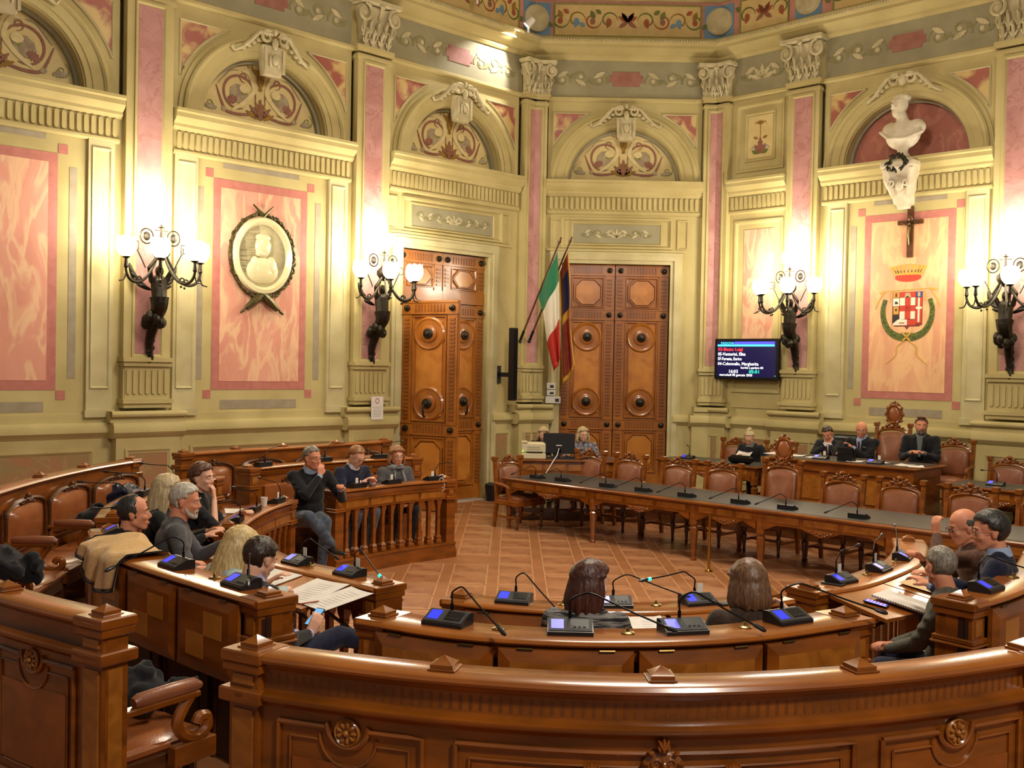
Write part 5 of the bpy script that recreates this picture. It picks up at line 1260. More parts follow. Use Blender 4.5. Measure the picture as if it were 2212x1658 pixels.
for i, (x, y_, lab) in enumerate(((-1.78, 12.0, 'in front of the man in black sweater'), (-1.4, 12.5, 'in front of the man in navy sweater'), (-.95, 12.95, 'in front of the woman with the scarf'))):
    mic_on(s2d, 'microphone on the balustraded desk %s' % lab, x, y_, ZR2, .12, (-.34, -.12, .2), back=True, dark=True, card=True)
for i, (x, y_, lab) in enumerate(((2.3, 7.05, 'nearest the phone'), (2.72, 7.5, 'in the middle'), (3.1, 8.05, 'farthest right'))):
    mic_on(s2e, 'microphone on the low right desk, the one %s' % lab, x, y_, ZR2, .12, (.36, .02 + .1, .2), card=True)
mic_on(s1e, 'microphone on the right desk at the right edge of the picture', 2.75, 5.85, ZR1, .12, (.32, -.1, .1))
tabs = ['first', 'second', 'third', 'fourth', 'fifth', 'sixth', 'seventh', 'eighth']
def un_tab(u, v, z=.76): return None
tm = [(-.2 + .78, 15.36), (1.05, 14.85), (1.72, 14.2), (2.2, 13.72), (2.78, 13.17), (3.45, 12.55), (3.95, 12.0), (4.62, 11.3)]
TM = []
for x, y_ in tm:
    t = (x - y_) / S2; TM.append(t)
for i, t in enumerate([-10.55, -10.05, -9.22, -8.6, -7.9, -7.1, -6.45, -5.55]):
    p = nt(11.12, t, .764)
    mic('microphone on the long table, %s from its left end' % tabs[i], p[0], p[1], p[2], TOW, (.24, .24, .07), back=True, dark=True)
# ------------------------------------------------------------------ sconces
def sconce(label, W, s):
    r = thing('wall_sconce', label, 'lamp'); r.matrix_world = W.M @ Matrix.Translation((W.X(s), .12, 0)) ; sg = 1
    mb = MB()
    # winged bronze figure growing out of an acanthus tail
    def c(a, b, ra, rb): mb.tube([a, b], [ra, rb], 8); mb.ell(a, ra, 8, 6); mb.ell(b, rb, 8, 6)
    tail = cr([(.02, .03, 2.36), (-.02, .05, 2.40), (0, .04, 2.5), (.01, .06, 2.65), (0, .12, 2.82), (.0, .22, 2.98), (0, .3, 3.1), (0, .3, 3.22)], 4)
    mb.tube(tail, [.03 + .10 * (k / (len(tail) - 1)) ** 1.5 for k in range(len(tail))], 10)
    c((0, .3, 3.2), (0, .27, 3.42), .10, .11); c((0, .27, 3.42), (0, .27, 3.50), .09, .05); mb.ell((0, .29, 3.57), (.055, .065, .075), 10, 8)
    for x in (-1, 1):
        c((x * .1, .27, 3.44), (x * .16, .33, 3.60), .038, .03); c((x * .16, .33, 3.60), (x * .06, .36, 3.76), .03, .022)
        for k in range(5): mb.ell((x * (.14 + .04 * k), .14 - .01 * k, 3.36 + .05 * k), (.12, .015, .03), 8, 5, 0, Matrix.Rotation(-x * (.3 + .25 * k), 3, 'Y'))
    for k in range(9):
        a = 2 * pi * k / 9; mb.ell((.10 * cos(a) + .03, .2 + .1 * sin(a), 2.92 + .05 * sin(a * 2)), (.07, .06, .08), 7, 5, 0, Matrix.Rotation(a, 3, 'Z'))
    for k in range(6): mb.ell(((-1) ** k * .035, .06, 2.5 + .05 * k), (.03, .02, .035), 6, 5)
    mb.build('winged_figure', BRONZE, r)
    mb = MB(); mb.lathe([(.02, 3.70), (.08, 3.74), (.12, 3.80), (.12, 3.86), (.06, 3.92), (.03, 3.96), (.02, 4.02), (.012, 4.1), (.02, 4.14), (.05, 4.15), (.012, 4.16), (.014, 4.20)], (0, .33, 0), 12)
    mb.box(-.09, .09, .325, .335, 4.1, 4.112); 
    for x in (-1, 1):
        mb.tube([(x * (.19 + .09 * cos(a)), .3, 4.02 + .10 * sin(a)) for a in [2 * pi * k / 14 for k in range(15)]], .01, 5); mb.ell((x * .19, .3, 4.02), (.05, .02, .06), 8, 6)
        mb.tube([(x * .3, .3, 3.83), (x * .3, .3, 3.94), (x * .4, .3, 3.94), (x * .4, .3, 3.83), (x * .33, .3, 3.83), (x * .33, .3, 3.9)], .008, 4, cap=False)
        mb.tube(cr([(x * .32, .3, 3.83), (x * .26, .3, 3.72), (x * .2, .3, 3.6)], 4), .009, 5)
    mb.build('lamp_bowl', BRONZE, r)
    gl = None
    ends = [(.52, .42, 3.72), (-.52, .42, 3.72), (.24, .80, 3.70), (-.24, .80, 3.70)]
    for x, y_, z in ends:
        d = Vector((x, y_ - .33)); L = d.length; d = d.normalized()
        P = [(0.04, 3.80), (.12, 3.62), (.24, 3.46), (L - .16, 3.40), (L - .05, 3.44), (L, 3.55), (L, z - .02)]
        mb = MB(); pts = cr([(d.x * a, .33 + d.y * a, b) for a, b in P], 4); mb.tube(pts, [.024 - .010 * abs(2 * k / (len(pts) - 1) - 1) for k in range(len(pts))], 7)
        mb.tube([(d.x * a, .33 + d.y * a, b) for a, b in spiral(L - .2, 3.44, .05, .015, -1.6, 1.2, 12)], .011, 5)
        mb.tube(cr([(d.x * L, .33 + d.y * L, 3.5), (d.x * (L + .03), .33 + d.y * (L + .03), 3.42), (d.x * (L + .1), .33 + d.y * (L + .1), 3.40)], 4), .01, 5)
        mb.lathe([(.014, z - .16), (.03, z - .13), (.022, z - .08), (.02, z - .03), (.06, z - .005), (.055, z)], (d.x * L, .33 + d.y * L, 0), 10)
        mb.ell((d.x * L * .6, .33 + d.y * L * .6, 3.36), .018, 6, 5); mb.build('lamp_arm', BRONZE, r)
    for x, y_, z in ends + [(0, .33, 4.19)]:
        mb = MB(); n = 16; R = []
        for k, (rr, zz) in enumerate(((.045, 0), (.08, .02), (.115, .07), (.13, .13), (.125, .19), (.112, .235), (.118, .25))):
            R.append([(rr * (1 + (.05 * cos(8 * 2 * pi * i / n) if k > 4 else 0)) * cos(2 * pi * i / n), rr * sin(2 * pi * i / n), zz + (.012 * cos(8 * 2 * pi * i / n) if k == 6 else 0)) for i in range(n)])
        mb.rings(R); g = mb.build('glass_globe', GLOBE, r, (x, y_, z)); g.visible_shadow = True
        ld = bpy.data.lights.new('globe_light', 'POINT'); ld.energy = SCONCE_W; ld.color = SCOL; ld.shadow_soft_size = .12
        lo = bpy.data.objects.new('globe_light', ld); col.objects.link(lo); lo.parent = r; lo.location = (x, y_ + .0, z + .40)
    return r
sconce('bronze winged-figure wall lamp with five lit globes nearest the left edge', WA, 7.5)
sconce('bronze winged-figure wall lamp with five lit globes beside the open door', WA, 3.76)
sconce('bronze winged-figure wall lamp with lit globes right of the wall screen', WC, 1.82)
sconce('bronze winged-figure wall lamp with lit globes cut by the right edge', WC, 5.38)
# ------------------------------------------------------------------ things on the walls
def wthing(name, label, cat, W, s, n, z):
    r = thing(name, label, cat); r.matrix_world = W.M @ Matrix.Translation((W.X(s), n, z)); return r
r = wthing('portrait_medallion', 'oval ivory relief portrait framed by a dark bronze laurel wreath on pink marble', 'medallion', WA, 5.72, .012, 3.95)
def oval(rx, rz, y_, n=36): return [(rx * cos(2 * pi * i / n), y_, rz * sin(2 * pi * i / n)) for i in range(n)]
mb = MB(); mb.rings([oval(.49, .565, 0), oval(.50, .575, .06), oval(.48, .555, .10), oval(.43, .50, .11), oval(.40, .47, .07), oval(.39, .46, .05)][::-1]); mb.build('oval_frame', IVORY, r)
mb = MB(); mb.rings([oval(.395, .465, .03), oval(.395, .465, .05)][::-1])
mb.ell((-.0, .05, .14), (.13, .07, .17), 16, 10); mb.ell((.09, .07, .1), (.03, .03, .02), 8, 6); mb.ell((.0, .055, .27), (.13, .05, .06), 10, 6); mb.ell((.05, .07, .03), (.08, .05, .05), 10, 6)
mb.ell((0, .04, -.22), (.28, .06, .2), 16, 8); mb.ell((-.14, .05, -.16), (.1, .05, .16), 10, 8); mb.ell((.13, .05, -.18), (.09, .05, .17), 10, 8); mb.ell((-.1, .04, .16), (.05, .03, .07), 8, 6)
mb.build('relief_portrait', IVORY, r)
mb = MB()
random.seed(3)
for k in range(64):
    a = pi / 2 + 2 * pi * (k + .5) / 64; rr = random.uniform(.99, 1.05); x, z = .53 * rr * cos(a), .61 * rr * sin(a); an = a + pi / 2 * (1 if cos(a) < 0 else -1) + random.uniform(-.7, .7)
    mb.ell((x, .04 + .02 * random.random(), z), (.05, .016, .019), 7, 5, 0, Matrix.Rotation(-an, 3, 'Y'))
mb.tube([(.53 * cos(a), .02, .61 * sin(a)) for a in [2 * pi * k / 40 for k in range(41)]], .018, 6)
for x in (-1, 1):
    mb.tube([(0, .05, -.56), (x * .12, .06, -.66), (x * .26, .05, -.78)], [.05, .06, .04], 7); mb.tube([(0, .05, .57), (x * .08, .06, .66), (x * .17, .05, .74)], [.02, .018, .012], 6)
    for k in range(5): mb.ell((x * (.12 + .05 * k), .06, -.62 - .05 * k), (.06, .02, .022), 7, 5, 0, Matrix.Rotation(x * (.6 + .2 * (k % 2)), 3, 'Y'))
mb.build('laurel_wreath', BRONZEG, r)
# painted coat of arms
CA = dict(g=mat('arms_gold', 'c89a3c', .6), r=mat('arms_red', 'c23a22', .6), w=mat('arms_white', 'e4dcc4', .6), gr=mat('laurel_paint', '3e4a1a', .7, c2='6f7630', scale=30), bl=mat('arms_blue', '2c4a86', .6), bk=mat('arms_black', '1e1d20', .6), dr=mat('arms_dark_red', '7d2a18', .6), tan=mat('arms_tan', 'b9a27a', .6))
AM = [CA['g'], CA['r'], CA['w'], CA['gr'], CA['bl'], CA['bk'], CA['dr'], CA['tan']]
r = thing('painted_coat_of_arms', 'painted city coat of arms with red cross shield, crown and laurel garland', 'emblem'); r.matrix_world = WC.M @ Matrix.Translation((WC.X(3.71), .0105, 3.43)) @ Matrix.Scale(-1, 4, (1, 0, 0))
r.matrix_world = WC.M @ Matrix.Translation((WC.X(3.71), .0105, 3.43))
AF = lambda a, b, h: (-a, h, b)     # picture x to the right
def rect(m, a0, a1, b0, b1, mi, h=.004): m.prism([(a0, b0), (a1, b0), (a1, b1), (a0, b1)], AF, 0, h, mi)
mb = MB()
mb.prism([(-.25, .29), (-.25, -.24), (-.2, -.27), (-.04, -.27), (0, -.32), (.04, -.27), (.2, -.27), (.25, -.24), (.25, .29)], AF, 0, .003, 6)
rect(mb, -.24, -.135, .2, .285, 0); rect(mb, -.125, .13, .2, .285, 1); rect(mb, .14, .24, .2, .285, 4)
rect(mb, -.24, -.135, .06, .19, 2); rect(mb, -.23, -.145, -.07, .05, 0); rect(mb, -.24, -.135, -.2, -.08, 5)
rect(mb, -.125, .13, -.15, .195, 2); rect(mb, -.04, .055, -.15, .195, 1, .005); rect(mb, -.125, .13, -.025, .07, 1, .005)
rect(mb, .14, .24, -.22, .19, 1); rect(mb, .175, .205, -.2, .19, 2, .005); rect(mb, .14, .24, .01, .045, 2, .005)
mb.prism([(-.24, -.25), (0, -.25), (0, -.3), (0, -.16), (-.12, -.15), (-.16, -.16), (-.24, -.23)][::1], AF, 0, .005, 2); rect(mb, .005, .14, -.25, -.16, 1, .005)
mb.prism([(-.05, .2), (.06, .2), (.045, .25), (.045, .27), (-.035, .27), (-.035, .25)], AF, 0, .006, 7); rect(mb, -.02, .02, .2, .22, 5, .007); rect(mb, .17, .21, .21, .28, 7, .006); rect(mb, -.205, -.17, .21, .27, 6, .006)
mb.prism([(-.2, .09), (-.15, .1), (-.17, .13), (-.2, .14), (-.21, .11)], AF, 0, .006, 5); rect(mb, -.2, -.175, -.02, .02, 5, .006); rect(mb, -.13, -.04, -.22, -.205, 1, .007)
mb.build('shield', AM, r, smooth=False)
mb = MB(); mb.prism([(-.42, .30), (.42, .33), (.42, .345), (-.42, .315)], AF, 0, .005, 0); mb.build('staff', AM, r, smooth=False)
for x in (-1, 1):
    mb = MB()
    leafshape(mb, AF, x * .36, .3 + x * .018, .13, .018, 0 if x > 0 else pi, 0, .006)
    ribbon(mb, AF, cr([(x * .38, .3), (x * .46, .2), (x * .5, .12), (x * .54, .02)], 5), .02, 0, .005); ribbon(mb, AF, cr([(x * .27, .31), (x * .3, .24), (x * .28, .18), (x * .3, .12)], 5), .016, 0, .005)
    ribbon(mb, AF, cr([(x * .02, -.5), (x * .16, -.6), (x * .18, -.74), (x * .34, -.88)], 5), .022, 0, .005); ribbon(mb, AF, [(x * .08, -.36), (-x * .06, -.5)], (.03, .03), 0, .012); tag(mb.build('ribbon', AM, r, smooth=False), kind='stuff')
mb = MB()
for x in (-1, 1):
    P = cr([(x * .37, .17), (x * .41, 0), (x * .38, -.2), (x * .28, -.36), (x * .12, -.44), (0, -.43)], 6)
    ribbon(mb, AF, [(p[0], p[1]) for p in P], (.07, .13), 3, .005)
    for k, p in enumerate(P[:-1]):
        t = atan2(P[k + 1][1] - p[1], P[k + 1][0] - p[0])
        for sd in (-1, 0, 1): leafshape(mb, AF, p[0] + sd * .025 * sin(t), p[1] - sd * .025 * cos(t), .06, .014, t + sd * .5 + pi * 0, 3, .007 + .001 * (k % 3), lob=2)
mb.build('laurel_garland', AM, r, smooth=False)
mb = MB()
blob(mb, AF, 0, .52, .22, .07, 1, 0, 20, .004); 
for k in range(9):
    a = -.8 + 1.6 * k / 8; x0 = .21 * sin(a * 1.4); x1 = .33 * sin(a * 1.25); 
    mb.prism([(x0 - .022, .56), (x0 + .022, .56), (x1 + .02, .70 - .04 * abs(a)), (x1 + .035, .74 - .05 * abs(a)), (x1 - .035, .74 - .05 * abs(a)), (x1 - .02, .70 - .04 * abs(a))], AF, 0, .006, 0)
    mb.prism([(x0 - .006, .58), (x0 + .006, .58), (x1 * .8 + .006, .64), (x1 * .8 - .006, .64)], AF, 0, .0075, 5)
ribbon(mb, AF, [(.235 * sin(a), .555 + .03 * cos(a * 1.0)) for a in [-1.35 + 2.7 * k / 12 for k in range(13)]], (.035, .035), 0, .008)
mb.build('crown', AM, r, smooth=False)
# crucifix
r = wthing('crucifix', 'wooden crucifix with small metal figure hanging above the painted coat of arms', 'crucifix', WC, 3.74, .02, 4.27)
mb = MB(); mb.box(-.05, .05, 0, .03, 0, .82, 0, .006); mb.box(-.21, .21, 0, .03, .53, .60, 0, .006); mb.ell((0, .03, .63), (.045, .02, .05), 8, 6); mb.build('cross', WOODD, r)
mb = MB(); mb.tube([(0, .045, .2), (.01, .05, .35), (0, .05, .48)], [.012, .02, .026], 7); mb.ell((0, .055, .535), .022, 8, 6)
for x in (-1, 1): mb.tube([(x * .02, .05, .49), (x * .15, .04, .565)], .008, 5)
mb.build('metal_figure', BRASSD, r)
# bust on its console
r = wthing('marble_bust', 'white marble bust of a bearded man in the red marble niche', 'bust', WC, 3.64, .17, 5.87)
mb = MB()
def cc(a, b, ra, rb): mb.tube([a, b], [ra, rb], 10); mb.ell(a, ra, 10, 8); mb.ell(b, rb, 10, 8)
mb.lathe([(.10, -.02), (.11, .0), (.07, .05), (.075, .12)], (0, 0, 0), 14)
mb.ell((0, 0, .29), (.24, .13, .20), 18, 10); mb.ell((.17, -.02, .37), (.13, .10, .11), 12, 8); mb.ell((-.17, -.02, .37), (.13, .10, .11), 12, 8); cc((0, 0, .44), (.03, .02, .56), .085, .075)
mb.ell((.04, .01, .69), (.10, .125, .135), 16, 12); mb.ell((.075, .08, .60), (.055, .055, .09), 10, 8); mb.tube([(.085, .12, .71), (.10, .16, .665)], [.014, .024], 6); mb.tube([(.02, .125, .735), (.13, .105, .735)], .014, 6); mb.tube([(.04, .135, .64), (.13, .12, .64)], .015, 6)
for k in range(10): a = 2 * pi * k / 10; mb.ell((.03 + .085 * cos(a), -.02 + .09 * sin(a), .78), .038, 6, 5)
mb.tube([(-.3, .05, .3), (-.1, .13, .22), (.15, .13, .24), (.3, .06, .36)], [.02, .03, .03, .02], 6)
remesh_obj(mb, 'bust', MARBW, r, .014, 1).scale = (1.22, 1.1, 1.22)
r2 = wthing('marble_console', 'carved white marble console with dark laurel carrying the bust', 'console', WC, 3.64, .0, 5.05)
mb = MB(); mb.rings([[(-a, 0, z), (a, 0, z), (a, b, z), (-a, b, z)] for a, b, z in ((.10, .08, 0), (.11, .12, .06), (.14, .15, .08), (.15, .2, .2), (.19, .24, .3), (.2, .24, .45), (.24, .29, .55), (.26, .33, .62), (.29, .36, .66), (.29, .36, .72), (.2, .3, .78))])
for x in (-1, 1): mb.tube([(x * .12, .2 + .08 * 0, .2), (x * .2, .28, .45), (x * .22, .33, .62)], [.04, .06, .04], 7); mb.tube([(x * (.12 + a), .3, .38 + b) for a, b in spiral(0, 0, .06, .015, 0, 1.3, 12)], .018, 6)
mb.ell((0, .26, .35), (.07, .05, .09), 10, 8); mb.build('console', MARBW, r2)
mb = MB()
for k in range(26): a = random.uniform(0, 2 * pi); mb.ell((.15 * cos(a) + random.uniform(-.04, .04), .37, .70 + .12 * sin(a)), (.05, .02, .02), 6, 5, 0, Matrix.Rotation(random.uniform(0, 3), 3, 'Y'))
mb.build('dark_laurel', BRONZE, r2)
# wall screen
r = wthing('wall_screen', 'wall-mounted screen listing speakers in red and white on dark blue', 'screen', WC, .86, .17, 2.6)
mb = MB(); mb.box(-.66, .66, 0, .07, -.37, .37, 0, .012); mb.box(-.12, .12, -.17, 0, -.2, .1); mb.build('screen_housing', BLACKS, r)
mb = MB(); mb.box(-.61, .61, .069, .073, -.32, .325); mb.build('screen_panel', mat('screen_blue', '101038', .2, emit='1a1850', estr=.55), r, smooth=False)
TM_ = lambda a, b: Matrix.Translation((-a, .0745, b)) @ Matrix(((-1, 0, 0, 0), (0, 0, 1, 0), (0, 1, 0, 0), (0, 0, 0, 1)))
E_ = lambda n_, c_, s_=2.2: mat('screen_' + n_, c_, .5, emit=c_, estr=s_)
mb = MB(); mb.box(-.58, .6, .073, .0745, .23, .265); mb.build('title_bar', E_('cyan', '46d8ff', 1.6), r, smooth=False); mb = MB(); mb.box(-.58, .25, .073, .0745, .27, .315); mb.build('title_bar', E_('violet', '4c4cff', 1.0), r, smooth=False)
for txt, a, b, sz, m_, sx in (('PADOVA', -.53, .272, .055, E_('cyan', '46d8ff'), 1.25), ('02-Bisato Luigi', -.59, .15, .085, E_('red', 'ff3a34', 1.8), 1.05), ('05-Venturini, Elisa', -.59, .065, .08, E_('white', 'ffffff'), 1.0), ('07-Foresta, Enrico', -.59, -.02, .08, E_('white', 'ffffff'), .85), ('04-Colonnello, Margherita', -.59, -.11, .08, E_('white', 'ffffff'), 1.0),
                              ('Iscritti a parlare 03', -.1, -.17, .055, E_('white', 'ffffff'), 1.1), ('16:03', -.36, -.25, .085, E_('white', 'ffffff'), 1.1), ('05:01', .07, -.25, .085, E_('green', '2ef0c0'), 1.2), ('mercoledì 08 gennaio 2020', -.55, -.305, .06, E_('white', 'ffffff'), 1.05)):
    text_mesh(txt, sz, m_, r, TM_(a, b), .0004, sx=sx)
mb = MB(); mb.ell((-.6, .072, -.29), .008, 6, 5); mb.build('power_light', E_('lime', '7cf030'), r)
# loudspeaker, notice, switch boxes
r = wthing('column_loudspeaker', 'tall slim black column loudspeaker between the open door and the corner pilaster', 'loudspeaker', WA, .78, .42, 1.78)
mb = MB(); mb.box(-.055, .055, -.09, .03, 0, 1.3, 0, .01); mb.build('cabinet', BLACK, r); mb = MB(); mb.box(-.045, .045, .03, .034, .03, 1.27); mb.build('grille', BLACKS, r); mb = MB(); mb.box(-.03, .03, -.42, -.08, .42, .5); mb.box(-.06, .06, -.42, -.39, .3, .62); mb.build('wall_bracket', BLACK, r)
r = wthing('paper_notice', 'white printed notice with a small red emblem taped below the lamp by the door', 'notice', WA, 3.72, .275, 1.5)
mb = MB(); mb.box(-.12, .12, 0, .003, 0, .37); mb.build('sheet', PAPER, r, smooth=False)
mb = MB(); mb.rings([[(.04 * q_ * cos(2 * pi * k / 14), .0035, .3 + .045 * q_ * sin(2 * pi * k / 14)) for k in range(14)] for q_ in (1, .7)], cap=False); mb.build('red_emblem', P_RED, r, smooth=False)
GTX = mat('grey_ink', 'aaa69e', .8); mb = MB()
for k in range(7): mb.box(-.09 + .01 * (k % 3), .09 - .015 * (k % 2), .003, .0035, .05 + .024 * k, .058 + .024 * k)
mb.build('printed_lines', GTX, r, smooth=False)
r = wthing('switch_box', 'pale plastic switch boxes on the wall under the flags', 'switch', WB, .46, .1, 1.72)
for x0, x1, z0, z1 in ((-.16, .12, 0, .13), (-.06, .1, .14, .25), (-.06, .1, .26, .38)):
    mb = MB(); mb.box(x0, x1, 0, .05, z0, z1, 0, .008); o = mb.build('box', WHITE, r); mb = MB(); mb.box(x0 + .03, x0 + .1, .05, .054, z0 + .03, z1 - .04); mb.build('switch', SILVER, o)
# flags
POLEM = mat('flag_pole', '5a3018', .4)
def pole(r, a, b):
    mb = MB(); mb.tube([a, b], .016, 8); d = (Vector(b) - Vector(a)).normalized(); mb.tube([Vector(b) - d * .12, Vector(b) - d * .08, Vector(b)], [.018, .03, .003], 8); mb.build('pole', POLEM, r)
    mb = MB(); mb.tube([a, Vector(a) + d * .22], .025, 8); mb.ell(a, .035, 8, 6); mb.build('pole_socket', BLACK, r)
def drape(r, name, T, B, mats, pick, folds=4.0, amp=.05, nf=44, nh=22, y0=0.0, border=0.0):
    Tc = cr(T, 12); Bc = cr(B, 12); mb = MB(); V = []
    K = len(Tc)
    for i in range(K):
        for j in range(nh + 1):
            h = j / nh; p = Bc[i].lerp(Tc[i], h); f = i / (K - 1); w = amp * (.3 + .9 * f)
            V.append((p[0] + .3 * w * sin(h * 9 + f * 3), p[1] + w * sin(h * 2 * pi * folds * .5 + f * 2.0) + .3 * w * sin(h * 17 + 4 * f), p[2]))
    for i in range(K - 1):
        for j in range(nh): a = i * (nh + 1) + j; mb.add([V[a], V[a + 1], V[a + nh + 2], V[a + nh + 1]], [(0, 1, 2, 3)], pick(i / (K - 1), j / nh))
    o = mb.build(name, mats, r, smooth=True, ang=180); s_ = o.modifiers.new('weld', 'WELD'); s_.merge_threshold = .0008; q_ = o.modifiers.new('solid', 'SOLIDIFY'); q_.thickness = .004; return o
FG = mat('flag_green', '0c6b45', .8, sheen=.3); FW = mat('flag_white', 'd6cfbd', .8); FR = mat('flag_red', 'b3281c', .8); FM = mat('flag_maroon', '7a2a18', .7, c2='8f3a20', scale=9); FO = mat('flag_gold', 'c79a2a', .6); FB = mat('flag_blue', '1b1d45', .8)
r = thing('national_flag', 'green white and red flag hanging from a slanted pole at the corner pilaster', 'flag'); pole(r, (.13, 19.28, 2.86), (.81, 18.35, 4.66))
drape(r, 'flag_cloth', [(.75, 18.43, 4.42), (.79, 18.42, 3.90), (.82, 18.42, 3.24), (.85, 18.42, 2.55)], [(.44, 18.86, 3.66), (.52, 18.72, 3.38), (.60, 18.62, 2.83), (.74, 18.5, 2.30)], [FG, FW, FR], lambda f, h: 0 if f < .33 else (1 if f < .66 else 2), 3.0, .05)
r = thing('regional_flag', 'maroon and gold fringed banner with dark blue centre behind the national flag', 'flag'); pole(r, (.30, 19.30, 2.86), (1.0, 18.4, 4.68))
drape(r, 'flag_cloth', [(.95, 18.50, 4.45), (1.0, 18.5, 3.8), (1.02, 18.5, 3.2), (1.12, 18.5, 2.42)], [(.80, 18.72, 4.05), (.83, 18.68, 3.5), (.86, 18.66, 2.9), (.90, 18.62, 2.06)], [FM, FO, FB], lambda f, h: 1 if (h > .9 or h < .1 or f > .97) else (2 if (.12 < f < .5 and .3 < h < .85) else (1 if .5 <= f < .56 and h < .7 else 0)), 4.0, .045)
# ceiling spots standing on the cornice
def spot(label, loc, aim, lit, power=0):
    r = thing('spotlight', label, 'spotlight', loc); d = (Vector(aim) - Vector(loc)).normalized(); Mx = d.to_track_quat('Z', 'Y').to_matrix()
    mb = MB(); mb.lathe([(.05, -.12), (.06, -.12), (.075, .05), (.07, .05), (.05, -.1)], (0, 0, .12), 14, 0, Mx); mb.build('lamp_housing', WHITE, r)
    mb = MB(); mb.lathe([(.001, .03), (.065, .03), (.065, .035), (.001, .036)], (0, 0, .12), 14, 0, Mx); mb.build('lens', GLOBE if lit else SILVER, r)
    mb = MB(); mb.box(-.02, .02, -.02, .02, -.04, .06); mb.build('stand', WHITE, r)
    if power:
        ld = bpy.data.lights.new('spot_light', 'SPOT'); ld.energy = power; ld.color = (1, .93, .86); ld.spot_size = radians(75); ld.spot_blend = .6; ld.shadow_soft_size = .05
        lo = bpy.data.objects.new('spot_light', ld); col.objects.link(lo); lo.location = Vector(loc) + Vector((0, 0, .12)) + d * .15; lo.rotation_euler = (-d).to_track_quat('Z', 'Y').to_euler()
    return r
spot('lit spotlight on the cornice in the corner above the capital', (.17, 18.72, 8.36), (-.62, 18.75, 7.5), True, 260)
spot('unlit white spotlight on the cornice left of the lit one', (-.72, 18.05, 8.62), (1.0, 12, 3), False)
spot('spotlight above the pilaster by the open door', (-2.15, 16.75, 8.5), (-2.35, 16.9, 7.5), False, 40)
# ------------------------------------------------------------------ clerk's desk things
r = thing('printer', 'beige laser printer at the left of the clerks desk', 'printer', (.36, 16.52, .953)); 
mb = MB(); mb.box(-.19, .19, -.16, .16, 0, .09, 0, .01); mb.box(-.185, .185, -.15, .17, .09, .25, 0, .02); mb.box(-.19, -.10, -.16, .17, .25, .265, 0, .006); mb.build('printer_body', BEIGE, r)
mb = MB(); mb.box(-.11, .14, -.165, -.155, .10, .115); mb.build('paper_slot', BLACKS, r); mb = MB(); mb.box(-.1, .1, -.152, -.149, .17, .19); mb.box(-.1, .1, -.152, -.149, .14, .155); mb.build('vent_slats', mat('dark_beige_plastic', 'a89c7c', .6), r); mb = MB(); mb.ell((-.17, -.16, .12), .012, 8, 6); mb.build('status_light', E_('lime', '7cf030'), r)  # vent slats are a darker beige
r = thing('computer_monitor', 'black computer monitor seen from behind with a white cable', 'monitor', (.76, 16.55, .953)); 
mb = MB(); mb.box(-.25, .25, -.02, .02, .08, .40, 0, .008); mb.build('display_housing', BLACK, r); mb = MB(); mb.box(-.03, .03, -.02, .05, 0, .15); mb.box(-.12, .12, -.08, .1, 0, .012); mb.build('stand', BLACK, r); mb = MB(); mb.box(-.045, .045, -.024, -.019, .2, .215); mb.build('label_plate', WHITE, r)
mb = MB(); mb.tube(cr([(.0, -.03, .16), (-.03, -.1, .06), (-.1, -.32, -.02), (-.25, -.40, -.25), (-.4, -.42, -.35)], 6), .008, 6); mb.build('white_cable', WHITE, r)
r = thing('keyboard', 'dark keyboard on the clerks desk right of the printer', 'keyboard', (1.02, 16.6, .953)); mb = MB(); mb.box(-.2, .2, -.06, .06, 0, .02, 0, .004); mb.build('keyboard_body', BLACK, r); mb = MB()
for i in range(12):
    for j in range(4): mb.box(-.19 + i * .031, -.165 + i * .031, -.05 + j * .026, -.03 + j * .026, .02, .025)
tag(mb.build('keys', BLACKS, r, smooth=False), kind='stuff')
r = thing('waste_bin', 'dark waste bin with grey bag beside the threshold of the open door', 'bin', (-.32, 18.55, 0)); mb = MB(); mb.lathe([(.10, 0), (.13, .28), (.12, .28), (.09, .02)], (0, 0, 0), 14); mb.build('bin_body', BLACK, r); mb = MB(); mb.ell((0, 0, .29), (.125, .125, .04), 12, 6); mb.build('bin_bag', SILVER, r)
# ------------------------------------------------------------------ papers and small things
def sheet(mb, x, y_, z, w, h, a, curl=0.0, mi=0, tilt=0.0, n=4):
    ca, sa = cos(a), sin(a); V = []
    for k, zz in ((0, 0), (1, .0015)):
        for i in range(n + 1):
            for j in range(n + 1):
                u_, v_ = (i / n - .5) * w, (j / n - .5) * h; V.append((x + u_ * ca - v_ * sa, y_ + u_ * sa + v_ * ca, z + zz + curl * ((2 * i / n - 1) ** 2) * (.5 + .5 * (j / n)) + tilt * v_))
    N_ = (n + 1) ** 2; fs = []
    for i in range(n):
        for j in range(n): q_ = i * (n + 1) + j; fs += [(N_ + q_, N_ + q_ + n + 1, N_ + q_ + n + 2, N_ + q_ + 1), (q_, q_ + 1, q_ + n + 2, q_ + n + 1)]
    mb.add(V, fs, mi)
def paper(label, x, y_, z, w, h, a, cat='paper', m_=PAPER, curl=.006, tilt=0.0, name='paper_sheet', lines=True, grp=None):
    r = thing(name, label, cat, (x, y_, z), a, grp); mb = MB(); sheet(mb, 0, 0, 0, w, h, 0, curl, tilt=tilt); mb.build('sheet', m_, r, ang=180)
    if lines:
        mb = MB(); 
        for k in range(9): yy = -.36 * h + k * .085 * h; zz = .0022 + tilt * yy; mb.add([(-.35 * w, yy, zz + .001), (.33 * w - .05 * (k % 3) * w, yy, zz + .001), (.33 * w - .05 * (k % 3) * w, yy + .008 * h, zz + .001), (-.35 * w, yy + .008 * h, zz + .001)], [(0, 1, 2, 3)])
        mb.build('printed_lines', GTX, r, smooth=False)
    return r
